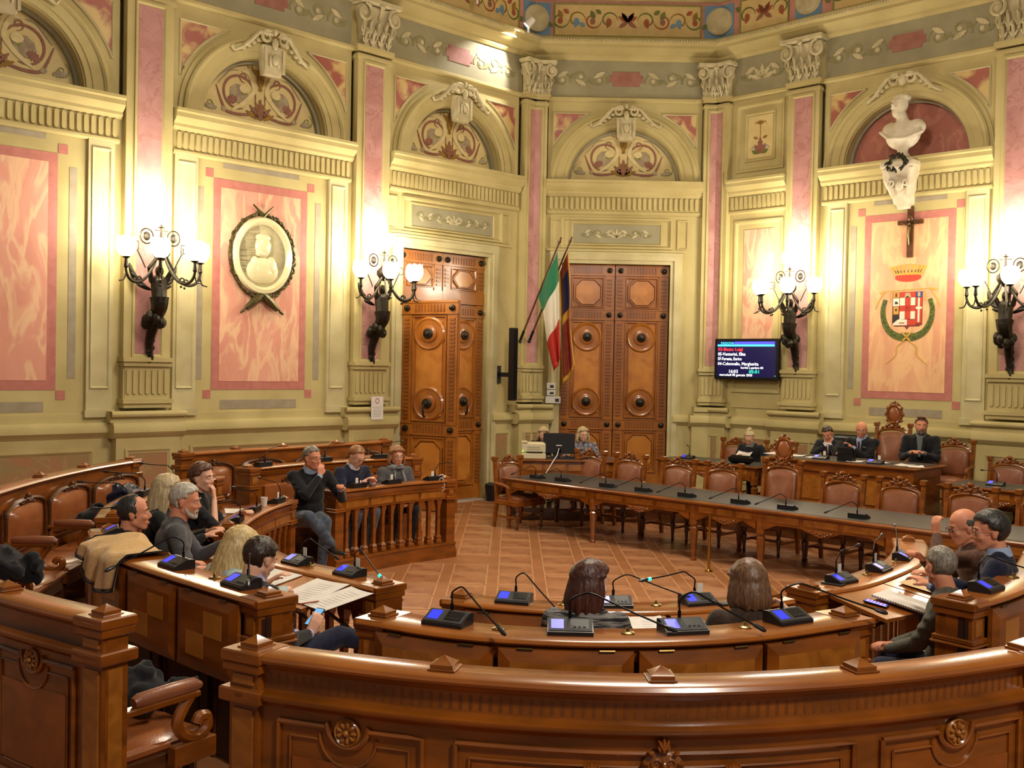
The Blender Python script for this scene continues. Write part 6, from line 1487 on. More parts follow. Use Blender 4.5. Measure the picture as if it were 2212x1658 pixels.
# writing boards slope down away from the hemicycle: local +y points to its centre
def board(seg, zt, x, y_, d):
    l = near_l(seg, x, y_); p, nn = seg.at(l, -d); return p.x, p.y, zt - .022 - (d - .03) * .163 + .004, atan2(nn.y, nn.x) - pi / 2
x, y_, z, a = board(s2b, .97, -1.0, 6.8, .24); 
paper('large printed sheet on the low left desk, the left one', x - .10, y_ + .10, z + .004, .30, .38, a + .15, tilt=.163); paper('large printed sheet on the low left desk, the right one nearer the aisle', x + .10, y_ - .12, z + .008, .26, .36, a - .1, tilt=.163)
x, y_, z, a = board(s2b, .97, -1.55, 7.3, .22); paper('white board-like sheet under the elbow of the blond woman in light blue', x, y_, z, .42, .36, a, tilt=.163, curl=0, lines=False)
r = thing('red_pen', 'dark red pen at the near edge of the sheets on the left', 'pen', (board(s2b, .97, -.95, 6.75, .42)[0], board(s2b, .97, -.95, 6.75, .42)[1], .915), .7); mb = MB(); mb.tube([(-.06, 0, 0), (.07, 0, 0)], .005, 6); mb.build('barrel', P_RED, r)
x, y_, z, a = board(s2e, .97, 2.35, 7.03, .27)
r = thing('spiral_notebook', 'open white spiral notebook on the right desk beside the lit phone', 'notebook', (x + .08, y_ - .02, z), a + .12); mb = MB(); V = []; 
mb.fn = lambda p: (p[0], p[1], p[2] + p[1] * .163); mb.box(-.14, .10, -.2, .18, 0, .012); mb.build('pages', PAPER, r, smooth=False); mb = MB(); mb.fn = lambda p: (p[0], p[1], p[2] + p[1] * .163)
for k in range(22): mb.tube([(-.145, -.19 + .017 * k, .0), (-.15, -.19 + .017 * k, .012), (-.138, -.19 + .017 * k, .016)], .0016, 4)
mb.build('spiral_binding', SILVER, r)
r = thing('lit_smartphone', 'black smartphone with glowing icon screen on the right desk', 'phone', (x - .15, y_ - .1, z + .002), a + .3); mb = MB(); mb.fn = lambda p: (p[0], p[1], p[2] + p[1] * .163); mb.box(-.037, .037, -.075, .075, 0, .009, 0, .003); mb.build('phone_body', BLACKS, r)
mb = MB(); mb.fn = lambda p: (p[0], p[1], p[2] + p[1] * .163); mb.box(-.033, .033, -.066, .066, .009, .0095); o = mb.build('phone_screen', mat('phone_blue', '2038b0', .3, emit='3048d8', estr=.9), r, smooth=False); mb = MB(); mb.fn = lambda p: (p[0], p[1], p[2] + p[1] * .163)
for i in range(4):
    for j in range(6): mb.box(-.027 + i * .0155, -.017 + i * .0155, -.055 + j * .02, -.045 + j * .02, .0095, .01, (i + j) % 2)
mb.build('screen_icons', [E_('pink', 'd85aa0', 1.0), E_('pale', 'a8d0ff', 1.0)], r, smooth=False)
x, y_, z, a = board(s2e, .97, 2.75, 7.5, .25); paper('large manila folder open on the right desk beyond the notebook', x + .02, y_ - .05, z, .42, .40, a, m_=PAPERC, tilt=.163, curl=0, lines=False, name='folder', cat='folder'); paper('handwritten sheet lying on the manila folder', x + .08, y_ + .05, z + .006, .21, .28, a + .1, tilt=.163)
def phone(label, x, y_, z, a, name='smartphone'):
    r = thing(name, label, 'phone', (x, y_, z), a); mb = MB(); mb.box(-.037, .037, -.075, .075, 0, .01, 0, .003); mb.build('phone_body', BLACK, r); mb = MB(); mb.box(-.032, .032, -.065, .065, .010, .0106); mb.build('phone_screen', BLACKS, r)
phone('dark switched-off smartphone on the ledge beside the right finial', 2.19, 7.04, .972, .9); phone('smartphone lying on the low desk left of the brown-haired woman', 1.36, 6.38, .972, -1.2)
x, y_, z, a = board(s2a, .97, .85, 6.15, .25); paper('open booklet in front of the woman in striped sweater, left page', x - .09, y_, z + .01, .21, .29, a, tilt=.163, curl=.012, name='booklet_page'); paper('loose sheet right of the booklet in front of the woman in striped sweater', x + .13, y_ - .02, z + .005, .21, .29, a - .15, tilt=.163)
x, y_, z, a = board(s2a, .97, 1.45, 6.35, .25); paper('papers on the board in front of the brown-haired woman, left', x - .15, y_, z + .008, .21, .29, a + .2, tilt=.163); paper('papers on the board in front of the brown-haired woman, right', x + .08, y_, z + .005, .25, .29, a - .1, tilt=.163)
r = thing('tablet', 'dark tablet in a case held on the board by the grey-haired man', 'tablet', (-2.62, 8.9 - .3, .93), -.5); mb = MB(); mb.box(-.09, .09, -.13, .13, 0, .018, 0, .004); mb.build('tablet_case', BLACK, r); mb = MB(); mb.box(-.085, -.075, -.125, .125, .003, .02); mb.build('tablet_edge', P_BLUE, r)
r = thing('plastic_cup', 'white plastic cup standing by a microphone on the balustered desk', 'cup', (-2.42, 10.3, .972)); mb = MB(); mb.lathe([(.026, 0), (.036, .09), (.034, .09), (.024, .004)], (0, 0, 0), 14); mb.build('cup_wall', WHITE, r)
paper('stack of white sheets on the board left of the plastic cup', -2.62, 10.1, .95, .25, .3, .3, tilt=0)
paper('loose sheet on the board in front of the curly-haired woman', -2.68, 9.75, .93, .22, .3, -.2)
paper('white sheet on the board in front of the man in the black sweater', -2.25, 11.9, .945, .3, .22, .6)
r = thing('white_cable', 'white earphone cable hanging over the end of the balustraded desk', 'cable', (-.86, 12.95, .97)); mb = MB(); P = []
for k in range(40): t = k / 39 * 2 * pi * 3; P.append((.035 * cos(t) * (1 + .3 * sin(t * .7)) + .01, -.0 - .03 * (k / 39), .03 - .12 * (k / 39) + .05 * sin(t)))
mb.tube(P, .005, 5); mb.build('cord', WHITE, r)
# brass pole at the long table
r = thing('brass_pole', 'polished brass pole with round foot standing before the long table', 'pole', (2.38, 12.42, 0)); mb = MB(); mb.lathe([(.05, 0), (.05, .008), (.03, .015), (.018, .03)], (0, 0, 0), 14); mb.build('foot', BRASS, r); mb = MB(); mb.cyl((0, 0, .02), (0, 0, .70), .016, n=12); mb.build('shaft', BRASS, r)
# dais papers and devices
def dp(n, t, z): return nt(n, t, z)
for i, (n, t, a, lab) in enumerate(((13.95, -7.95, .3, 'paper sheets on the dais desk before the man hiding his face, left'), (13.9, -7.6, -.2, 'folder-like papers on the dais desk before the man hiding his face, right'), (13.8, -6.95, .2, 'sheets on the dais desk before the bald man'), (13.85, -6.6, -.3, 'white sheets between the bald man and the man in turtleneck'), (13.82, -6.25, .1, 'stack of documents under the hands of the man in turtleneck'), (13.75, -6.08, .5, 'blue-tinged documents at the right corner of the dais desk'), (13.98, -8.7 + .35, 0, 'white papers at the left end of the dais desk'))):
    p = dp(n, t, 1.155); paper(lab, p[0], p[1], p[2], .21, .30, a + radians(-45), curl=.01, lines=False)
for i, (n, t, lab) in enumerate(((13.75, -8.05, 'left'), (13.72, -7.45, 'centre-left'), (13.7, -6.62, 'centre-right'))):
    p = dp(n, t, 1.154); mic('microphone on the dais desk, %s one' % lab, p[0], p[1], p[2], TOW + pi, (-.2, .12, .2), back=True, dark=True, card=True)
p = dp(13.72, -7.08, 1.154); r = thing('dais_monitor', 'small black touchscreen console standing on the dais desk before the bald man', 'monitor', p, radians(-45)); mb = MB(); mb.rings([[(x, -.02, 0), (x, .12, 0), (x, .04, .19), (x, -.0, .19)] for x in (-.11, .11)]); mb.build('console_back', BLACKS, r); mb = MB(); mb.box(-.09, .09, -.022, -.004, .11, .12); mb.build('back_ridge', BLACK, r)
p = dp(14.0, -8.95, .954); r = thing('black_bag', 'black leather case on the desk right of the reading woman', 'bag', p, radians(-45)); mb = MB(); mb.box(-.19, .19, -.06, .06, 0, .13, 0, .04); mb.build('case_body', BLACKS, r)
p = dp(14.0, -9.95, .954); mic('microphone on the platform desk left of the reading woman', p[0], p[1], p[2], TOW + pi, (-.1, .14, .2), back=True, dark=True)
p = dp(14.2, -5.2, .954); mic('microphone on the empty right platform desk', p[0], p[1], p[2], TOW + pi, (-.2, .12, .18), back=True, dark=True)
# ------------------------------------------------------------------ people
def skin(n, c): return mat('skin_' + n, c, .5, c2=c, scale=8, spec=.35)
SK1 = skin('light', 'd69b7c'); SK2 = skin('ruddy', 'cf8a6a'); SK3 = skin('pale', 'dba88c')
def hairm(n, a, b): return mat('hair_' + n, a, .42, c2=b, scale=14, stretch=(7, 7, .8), detail=3, bump=.35, spec=.5, lo=.3, hi=.7)
HD = hairm('dark', '1c120c', '36241a'); HBLK = hairm('black', '1a1917', '34322e'); HRB = hairm('auburn', '2c1510', '54291c'); HBR = hairm('brown', '4a3020', '7c5a3e'); HGR = hairm('grey', '554e44', '8a8275'); HSG = hairm('silver', '8f887c', 'c2bbae')
HBL = hairm('blond', 'a88a52', 'd8c08a'); HBL2 = hairm('ash_blond', 'a08a62', 'cbb890'); HLB = hairm('light_brown', '7a4c2a', '9c6a40'); HDG = hairm('dark_grey', '35312c', '5c5650'); HCU = hairm('curly_brown', '35201a', '6b4630')
def cloth(n, a, b=None, sc=30, rough=.85, st=(1, 1, 1), bump=.25): return mat('cloth_' + n, a, rough, c2=b or a, scale=sc, stretch=st, bump=bump, bscale=60, sheen=.15, spec=.2)
CBLK = cloth('black', '131316', '1b1b1f'); CNAVY = cloth('navy', '171a2c', '20233a'); CDG = cloth('dark_grey', '4a4a4c', '565658', 50); COL = cloth('olive_grey', '4c4a40', '5a574b', 40); CBR = cloth('brown', '4a3024', '5c3e2e', 40)
CLB = cloth('pale_blue', '9db0b4', 'aabcc0', 30); CSTR = mat('cloth_striped_knit', '1e1e22', .85, c2='7d7a76', scale=34, stretch=(.25, .25, 3.2), lo=.42, hi=.58, bump=.4, spec=.2); CJ = cloth('jeans', '3a4350', '566070', 20); CW = cloth('white_shirt', 'd6d6dc', 'cfcfd8', 20, .7); CVI = cloth('violet_shirt', 'a9a2c8', 'b5aed4', 20, .7)
CBS = cloth('blue_shirt', '8fa4c4', '9cb0cc', 20, .7); CPT = cloth('patterned', '34343c', '9c98a4', 22); CSC = cloth('grey_scarf', '7e8488', '989ea2', 40); CTG = cloth('grey_turtleneck', '5e6462', '6a706e', 40); CTIE = cloth('dark_red_tie', '3c1018', '571a22', 40, .5); CDB = cloth('dark_brown_top', '2c2018', '3c2c22', 40)
SHOE = mat('black_shoe', '0f0f10', .3, coat=.3); EYEW = mat('eye_white', 'b9aca0', .3); IRIS = mat('iris_dark', '20150f', .2); LIPM = mat('lip_skin', 'b0645a', .45); GLF = mat('glasses_frame', '1a1614', .3); GLM = mat('glasses_metal', '8a7c66', .3, metal=.8)
def CAPS(mb, a, b, ra, rb, n=10):
    a = Vector(a); b = Vector(b)
    mb.ell(a, ra, n, 8)
    if (b - a).length > 1e-4: mb.tube([a, b], [ra, rb], n); mb.ell(b, rb, n, 8)
def ik(S, T, l1, l2, pole):
    d = T - S; L = min(d.length, (l1 + l2) * .995); d = d.normalized(); T = S + d * L
    a = (l1 * l1 - l2 * l2 + L * L) / (2 * L); h = sqrt(max(0, l1 * l1 - a * a)); p = pole - d * pole.dot(d); p = p.normalized() if p.length > 1e-5 else Vector((0, 0, -1)); return S + d * a + p * h, T
def hand(mb, W, d, nrm, curl, side):
    """W wrist, d finger direction, nrm palm normal (palm faces this way)"""
    d = d.normalized(); nrm = (nrm - d * nrm.dot(d)).normalized(); sd = d.cross(nrm) * side      # towards the thumb
    K = W + d * .085
    for k, (o, L) in enumerate(((.030, .072), (.010, .080), (-.010, .075), (-.029, .058))):
        CAPS(mb, W + d * .012 + sd * o * .5, K + sd * o, .0155, .0115, 8)
        p = K + sd * o; dr = d + sd * o * 3; dr = dr.normalized(); an = curl * .35
        for seg_, r0, r1 in ((.5, .0105, .0095), (.3, .0095, .0088), (.24, .0088, .0078)):
            a_ = an; v = dr * cos(a_) + nrm * sin(a_); q_ = p + v * L * seg_; CAPS(mb, p, q_, r0, r1, 7); p = q_; an += curl * .75
    p = W + d * .022 + sd * .022; v = (d * .65 + sd * .62 + nrm * .35).normalized(); q_ = p + v * .042; CAPS(mb, p, q_, .0145, .0115, 8); v2 = (d * .9 + sd * (.25 - .3 * curl) + nrm * (.2 + .4 * curl)).normalized(); q2 = q_ + v2 * .034; CAPS(mb, q_, q2, .0115, .0095, 8)
def on_skull(d, k=1.0): return Vector((d.x * .079 * k, d.y * .096 * k - .012, d.z * .088 * k + .033))
FIB = []
for _i in range(420):
    _z = 1 - 2 * (_i + .5) / 420; _r = sqrt(1 - _z * _z); _a = _i * 2.399963; FIB.append(Vector((_r * cos(_a), _r * sin(_a), _z)))
def hair_test(style, p):
    x, y_, z = p
    if style == 'bald': return False
    if style == 'fringe': return z < .055 and z > -.055 and y_ < .0
    if style == 'receding': return (z > .05 and y_ < .02) or (y_ < .02 and z > -.03 and (abs(x) > .05 or y_ < -.03)) or (y_ < -.03 and z > -.075)
    if style in ('short', 'quiff', 'curly', 'updo') and abs(x) > .058 and -.04 < y_ < .03 and z < .03: return False
    lo = .052 if style in ('long', 'bob') else .06
    return (z > lo + max(0, y_ - .01) * .42 and y_ < .092) or (y_ < .018 and z > -.025) or (y_ < -.025 and z > -.08)
def person(label, head, floorz, rz, hy, hp=0, hr=0, lean=8, skin_=SK1, hair=HD, style='short', hlen=.2, top=CBLK, legs=CBLK, hands=((-.16, .40, .66), (.16, .40, .66)), collar=None, jacket=False, tie=None, scarf=None, turtle=None, glasses=None, beard=None, near=False, curl=.7, hdirs=None, short_sleeve=False, seat=.46, legpose=None, build_=1.0, vol=.0, side=0, poles=None, open_mouth=False, grp=None, tall=1.0, fringe=True):
    root = thing('person', label, 'person')
    vx = .0085 if near else .013
    h0 = seat + .10; Ln = radians(lean)
    def sp(a, b=0, c=0): return Vector((c + side * a, b * cos(Ln) + a * sin(Ln), h0 + a * cos(Ln) - b * sin(Ln)))
    neck = sp(.50, .0); Mh = Matrix.Rotation(radians(hy - rz), 3, 'Z') @ Matrix.Rotation(radians(-hp), 3, 'X') @ Matrix.Rotation(radians(hr), 3, 'Y')
    hc = neck + Mh @ Vector((0, .03, 0)) * .7 + Vector((0, .02, .125)) + Vector((0, .045 * sin(radians(hp)), -.025 * max(0, sin(radians(hp)))))
    sc = max(.90, min(1.05, (head[2] - floorz) / hc.z)); floorz = head[2] - sc * hc.z
    ca, sa = cos(radians(rz)), sin(radians(rz)); root.location = (head[0] - sc * (hc.x * ca - hc.y * sa), head[1] - sc * (hc.x * sa + hc.y * ca), floorz); root.rotation_euler = (0, 0, radians(rz)); root.scale = (sc,) * 3
    H = lambda v: hc + Mh @ Vector(v)
    b = MB()
    def he(c, r, n=14): b.ell(H(c), r, n, 10, 0, Mh)
    he((0, -.012, .035), (.077, .095, .085), 18); he((0, .018, -.03), (.062, .068, .083), 16); he((0, .056, -.093), (.028, .026, .024))
    for x in (-1, 1):
        CAPS(b, H((x * .05, .0, -.055)), H((x * .018, .058, -.096)), .022, .017); he((x * .036, .062, -.026), (.023, .024, .022)); CAPS(b, H((x * .038, .074, .024)), H((x * .012, .083, .022)), .009, .009, 8); CAPS(b, H((x * .018, .0825, .0105)), H((x * .043, .078, .0085)), .006, .0055, 8); CAPS(b, H((x * .02, .079, -.0105)), H((x * .040, .077, -.0105)), .0055, .0055, 8)
        b.ell(H((x * .0115, .090, -.036)), .0085, 8, 6); b.ell(H((x * .079, -.006, -.008)), (.011, .02, .031), 10, 8, 0, Mh); b.ell(H((x * .083, -.012, .004)), (.008, .018, .018), 8, 6, 0, Mh)
    CAPS(b, H((0, .082, .014)), H((0, .102, -.026)), .008, .0125, 8); CAPS(b, H((-.018, .080, -.0615)), H((.018, .080, -.0615)), .008, .008, 8); CAPS(b, H((-.014, .079, -.074)), H((.014, .079, -.074)), .008, .008, 8); he((0, .075, -.066), (.03, .014, .02))
    CAPS(b, H((0, -.03, -.06)), neck + Vector((0, -.01, -.03)), .055 * build_, .062 * build_, 14)
    # trunk, arms, legs of the body
    for a, f_, rx, ry, rz_ in ((.42, 0, .15, .09, .07), (.32, .01, .14, .095, .14), (.14, .01, .125, .095, .13), (.02, .0, .14, .1, .1)):
        b.ell(sp(a, f_), (rx * build_, ry * build_, rz_), 14, 8, 0, Matrix.Rotation(-Ln, 3, 'X'))
    SH = [sp(.43, .0, x * .175 * build_) for x in (-1, 1)]; AR = []
    for i, x in enumerate((-1, 1)):
        S = SH[i]; T = H((-x * .01, .115, -.17)) if hands[i] == 'mouth' else (H((x * .03, .10, -.15)) if hands[i] == 'face' else Vector(hands[i])); pole = Vector(poles[i]) if poles and poles[i] else Vector((x * .6, -.35, -1)); E, T = ik(S, T, .285, .255, pole); AR.append((S, E, T))
        CAPS(b, S, E, .047, .036); CAPS(b, E, T, .036, .024)
        fd = (T - E).normalized(); nrm = Vector((0, 0, -1)) if abs(fd.z) < .8 else Vector((-x, .5, 0))
        if hdirs and hdirs[i]: fd = Vector(hdirs[i][0]).normalized(); nrm = Vector(hdirs[i][1])
        hand(b, T, fd, nrm, curl if not hasattr(curl, '__len__') else curl[i], -x)
    LP = legpose or (((-.12, .38, seat + .09), (-.13, .24, .08)), ((.12, .38, seat + .09), (.13, .22, .08)))
    LG = []
    for i, x in enumerate((-1, 1)):
        Hp = Vector((x * .09, .02, h0 - .02)); Kn, An = Vector(LP[i][0]), Vector(LP[i][1]); CAPS(b, Hp, Kn, .07, .048); CAPS(b, Kn, An, .048, .034); LG.append((Hp, Kn, An)); fdir = Vector((An.x - Kn.x, An.y - Kn.y + .12, 0)).normalized() if not legpose else (Vector(LP[i][2]) if len(LP[i]) > 2 else Vector((0, 1, 0)))
        CAPS(b, An + Vector((0, 0, -.045)), An + fdir * .12 + Vector((0, 0, -.066)), .03, .016)
        if i == 0: fdirs = [fdir]
        else: fdirs.append(fdir)
    remesh_obj(b, 'body', skin_, root, vx, 3, .5)
    # eyes, brows, lips
    e = MB()
    for x in (-1, 1):
        c = H((x * .030, .0765, .001)); e.ell(c, .0108, 10, 8, 0, Mh); e.ell(H((x * .030, .0822, .0005)), (.0064, .0056, .0064), 8, 6, 1, Mh)
    e.build('eyes', [EYEW, IRIS], root)
    e = MB()
    for x in (-1, 1): e.tube([H((x * .012, .094, .026)), H((x * .03, .090, .031)), H((x * .048, .078, .024))], [.003, .0042, .002], 6)
    e.build('eyebrows', hair if style not in ('bald',) else HDG, root)
    e = MB(); e.tube([H((-.021, .083, -.066)), H((0, .0915, -.063)), H((.021, .083, -.066))], [.002, .005, .002], 6, flat=.8); e.tube([H((-.018, .083, -.069)), H((0, .0905, -.072)), H((.018, .083, -.069))], [.002, .0055, .002], 6); e.build('lips', LIPM, root)
    # hair
    rnd = random.Random(hash(label) % 999 if False else len(label) * 7)
    hb = MB(); cnt = 0
    for d in FIB:
        p = on_skull(d)
        if hair_test(style, p):
            r = (.016 if style in ('long', 'bob') else .0115) + vol + rnd.uniform(-.002, .003)
            if style in ('fringe', 'receding'): r = .009 + rnd.uniform(0, .003)
            if style == 'curly': r = .017 + vol + rnd.uniform(-.004, .008)
            pp = on_skull(d, 1.0 + (vol * 4)); hb.ell(H(pp), r, 7, 5); cnt += 1
    if style in ('long', 'bob', 'curly_long') :
        N_ = 26
        for k in range(N_):
            th = radians(168 + 204 * k / (N_ - 1))      # from the right temple round the back to the left temple
            dx, dy = cos(th), sin(th)
            P0 = Vector((dx * .074, dy * .088 - .012, .045)); P1 = Vector((dx * .094, dy * .106 - .012, -.02)); fl = 1.0 + .12 * sin(k * 2.3)
            if style == 'bob': P2 = Vector((dx * .100 * fl, dy * .108 - .014, -.02 - hlen * .55)); P3 = Vector((dx * .086, dy * .095 - .012, -.02 - hlen * (.9 + .1 * sin(k * 1.7))))
            else: P2 = Vector((dx * .096 * fl, dy * .112 - .02, -.02 - hlen * .5)); P3 = Vector((dx * .100 * fl, dy * .10 - .03, -.02 - hlen * (.92 + .1 * sin(k * 1.9))))
            C_ = cr([H(P0), H(P1), H(P2), H(P3)], 4); m_ = len(C_) - 1; hb.tube(C_, [.020 + .004 * sin(k * 3.1) - .009 * (j / m_) ** 2 for j in range(m_ + 1)], 7)
            for dd in range(2):
                q0 = P0 * (1.02 + .02 * dd); 
        for k in range(22):     # strands over the crown
            x = -.07 + .14 * k / 21; s_ = 1 if x > 0 else -1
            C_ = cr([H((x * .25, .055, .117)), H((x * 1.0, .045 + .02 * cos(k), .112 - abs(x) * .45)), H((s_ * (.075 + .02 * abs(x) / .07), .03 - .05 * (k % 3) * .4, .05))], 4); hb.tube(C_, [.013 - .003 * abs(j / 4 - 1) for j in range(len(C_))], 6)
    if style == 'updo':
        for k in range(14): a = 2 * pi * k / 14; hb.ell(H((.03 * cos(a), -.05 + .03 * sin(a), .135 + .01 * sin(3 * a))), .02, 7, 5)
    if style == 'quiff':
        for k in range(9): hb.tube([H((-.04 + .01 * k, .05, .11)), H((-.03 + .01 * k, .075, .125)), H((-.02 + .01 * k, .045, .14))], [.016, .016, .01], 6)
    if cnt: remesh_obj(hb, 'hair', hair, root, .0065 if near else .010, 1, .5)
    if beard:
        bb = MB()
        for x in (-1, 1): bb.tube([H((x * .062, .015, -.04)), H((x * .05, .045, -.078)), H((x * .02, .074, -.098))], [.01, .016, .018], 7); bb.tube([H((x * .03, .079, -.062)), H((x * .012, .089, -.054)), H((0, .092, -.052))], [.005, .007, .006], 6); bb.tube([H((x * .03, .078, -.062)), H((x * .028, .078, -.09))], [.006, .01], 6)
        bb.ell(H((0, .072, -.1)), (.026, .022, .018), 10, 8, 0, Mh); bb.build('beard', beard, root)
    if glasses:
        g = MB()
        for x in (-1, 1):
            g.tube([H((x * .030 + .020 * cos(t), .097, .0 + .0145 * sin(t))) for t in [2 * pi * k / 14 for k in range(15)]], (.0019 if glasses is GLF else .0012), 5, cap=False); g.tube([H((x * .050, .096, .004)), H((x * .076, .06, .006)), H((x * .082, 0, .004))], .0014, 5)
        g.tube([H((-.008, .099, .003)), H((.008, .099, .003))], .0025, 5); g.build('glasses', glasses, root)
    # clothes
    t = MB(); RX = Matrix.Rotation(-Ln, 3, 'X')
    for a, f_, rx, ry, rz_ in ((.435, -.005, .165, .095, .06), (.34, .005, .175, .12, .14), (.22, .01, .16, .12, .15), (.10, .015, .165, .125, .14), (.0, .0, .175, .13, .09)):
        t.ell(sp(a, f_), (rx * build_, ry * build_, rz_), 18, 10, 0, RX)
    CAPS(t, sp(.46, -.01, -.07), sp(.46, -.01, .07), .055, .055); CAPS(t, sp(.44, -.005), sp(.495, -.003), .085, .062)
    for i, (S, E, T) in enumerate(AR):
        CAPS(t, sp(.40, 0, (i * 2 - 1) * .12), S, .085, .067); CAPS(t, S, E, .064, .052)
        if short_sleeve: pass
        else: CAPS(t, E, E.lerp(T, .93), .052, .036)
        for q_ in (.35, .6, .85): 
            pp = S.lerp(E, q_) + Vector(((i * 2 - 1) * .01, .01, 0)); t.ell(pp, (.062, .062, .025), 10, 6)
    if jacket:
        for x in (-1, 1): CAPS(t, sp(.46, .07, x * .045), sp(.2, .135, x * .03), .026, .026); 
    o = remesh_obj(t, 'jacket' if jacket else 'top', top, root, .012 if near else .017, 3, .6)
    if jacket:
        s_ = MB(); V = [(-.05, .50), (.05, .50), (.05, .46), (.012, .22), (-.012, .22), (-.05, .46)]
        s_.rings([[sp(a, .10 + d + .05 * (1 - (a - .22) / .28), c) for c, a in V] for d in (.02 - .035, .02 + .0)], 0); s_.build('shirt_front', collar or CW, root)
        if tie: s_ = MB(); V = [(-.014, .465), (.014, .465), (.02, .30), (0, .2), (-.02, .30)]; s_.rings([[sp(a, .10 + d + .05 * (1 - (a - .22) / .28), c) for c, a in V] for d in (.015, .032)], 0); s_.build('tie', tie, root)
        for x in (-1, 1):
            s_ = MB(); s_.rings([[sp(a, .095 + d + .055 * (1 - (a - .2) / .28), x * c) for c, a in ((.045, .50), (.085, .46), (.075, .40), (.02, .2), (.012, .22))] for d in (.02, .034)]); s_.build('lapel', top, root)
    if collar:
        s_ = MB(); cN = sp(.51, .0); RM = RX
        R = []
        for dz, k in ((-.035, 1.25), (.01, 1.08), (.022, 1.05), (.02, .95)):
            R.append([cN + RM @ Vector((.066 * k * cos(2 * pi * j / 18), .066 * k * sin(2 * pi * j / 18) - .005, dz - .018 * (1 if 3 < j < 6 else 0))) for j in range(18)])
        s_.rings(R, cap=False); s_.build('collar', collar, root, ang=60)
    if turtle:
        s_ = MB(); cN = sp(.50, .0); s_.rings([[cN + Vector((.072 * k * cos(2 * pi * j / 16), .072 * k * sin(2 * pi * j / 16), dz)) for j in range(16)] for dz, k in ((-.05, 1.2), (.0, 1.0), (.035, .95), (.04, .85))], cap=False); s_.build('turtleneck', turtle, root, ang=60)
    if scarf:
        s_ = MB(); cN = sp(.49, .0); s_.tube([cN + Vector((.085 * cos(a), .08 * sin(a), -.01 + .02 * sin(a))) for a in [2 * pi * k / 18 for k in range(19)]], .034, 8)
        for x in (-1, 1): s_.tube([sp(.46, .08, x * .05), sp(.34, .13, x * .075), sp(.2, .15, x * .085), sp(.08, .15, x * .08)], [.034, .036, .04, .042], 8, flat=.5)
        s_.build('scarf', scarf, root)
    for i in (0, 1):
        if (collar and not short_sleeve):
            S, E, T = AR[i]; s_ = MB(); d = (T - E).normalized(); s_.tube([T - d * .03, T + d * .008], [.034, .032], 12); s_.build('cuff', collar, root)
    l = MB()
    for Hp, Kn, An in LG: CAPS(l, Hp, Kn, .094, .066); CAPS(l, Kn, An + Vector((0, 0, .03)), .066, .052)
    l.ell((0, .0, h0 - .02), (.17, .13, .1), 14, 8); remesh_obj(l, 'trousers', legs, root, .018, 3, .6)
    for (Hp, Kn, An), fd in zip(LG, fdirs):
        s_ = MB(); sd = Vector((-fd.y, fd.x, 0)); R = []
        for k_, w_, hh in ((-.07, .03, .05), (-.05, .038, .085), (.02, .042, .09), (.08, .046, .05), (.15, .044, .038), (.19, .03, .03), (.2, .012, .015)):
            c = An + fd * k_ + Vector((0, 0, -.075)); R.append([c + sd * w_ * cos(a) + Vector((0, 0, hh * (.5 + .5 * sin(a)))) for a in [2 * pi * j / 12 for j in range(12)]])
        s_.rings(R); s_.build('shoe', SHOE, root)
    return root
P = person
P('woman with shoulder-length dark auburn hair in a grey striped knit, seen from behind', (.44, 5.55, 1.25), .1, -12, -64, 2, 0, 16, SK3, HRB, 'long', .13, CSTR, CDB, ((-.12, .42, .80), (.16, .42, .80)), near=True, vol=.003)
P('woman with brown layered bob, dark brown top and thin necklace, seen from behind', (1.29, 5.62, 1.25), .1, 4, 8, 10, 0, 18, SK3, HBR, 'bob', .12, CDB, CDB, ((-.24, .36, .84), (.26, .26, .98)), near=True, vol=.006, curl=(.5, 1.1), hdirs=(None, ((-.4, .6, .5), (-.6, 0, -.6))), poles=(None, (1, -.2, -.8)))
r = P('grey-haired man in an olive grey jacket with hands joined, seen from behind at right', (2.58, 6.25, 1.25), .1, 62, 14, 4, 4, 4, SK2, HGR, 'short', top=COL, legs=CNAVY, hands=((-.03, .36, .64), (.04, .34, .66)), near=True, curl=1.0, collar=None, hdirs=(((.5, .5, .1), (0, -.3, -1)), ((-.5, .5, .1), (0, -.3, -1))))
P('man with dark wavy hair and glasses in a navy suit, in profile facing left', (3.04, 6.62, 1.41), .1, 62, 84, 6, 0, 8, SK2, HBLK, 'short', top=CNAVY, legs=CNAVY, hands=((-.15, .42, .84), (.15, .42, .84)), collar=CBS, glasses=GLM, near=True, vol=.006)
P('bald man with glasses in a brown sweater raising his clasped hand', (3.19, 7.35, 1.33), .1, 75, 92, 14, 0, 14, SK2, HDG, 'fringe', top=CBR, legs=CNAVY, hands=((-.06, .34, 1.10), (.14, .40, .90)), glasses=GLF, near=True, curl=1.25, hdirs=(((.1, .1, 1), (.6, -.7, 0)), None), poles=((-1, 0, -.7), None))
suit_man = P('dark-haired man in a black suit with violet shirt looking down at a phone', (-1.43, 6.02, 1.26), .1, -46, -38, 22, 0, -12, SK3, HD, 'short', top=CBLK, legs=CNAVY, hands=((.0, .20, .68), (.10, .22, .70)), collar=CVI, near=True, vol=.004, curl=(.7, .9), hdirs=(None, ((-.05, .6, .8), (-.5, .3, .2))),
  legpose=(((-.06, .42, .56), (-.04, .44, .10), (0.1, 1, 0)), ((.12, .42, .66), (.22, .74, .54), (.35, .9, 0))))
P('woman with long straight blond hair and pale blue sweater leaning on the desk', (-1.70, 6.62, 1.22), .1, -48, -50, 18, 0, 26, SK3, HBL, 'long', .30, CLB, CBLK, ((-.05, .50, .86), (.22, .46, .86)), near=True, vol=.004, poles=(None, (1, 0, -.2)))
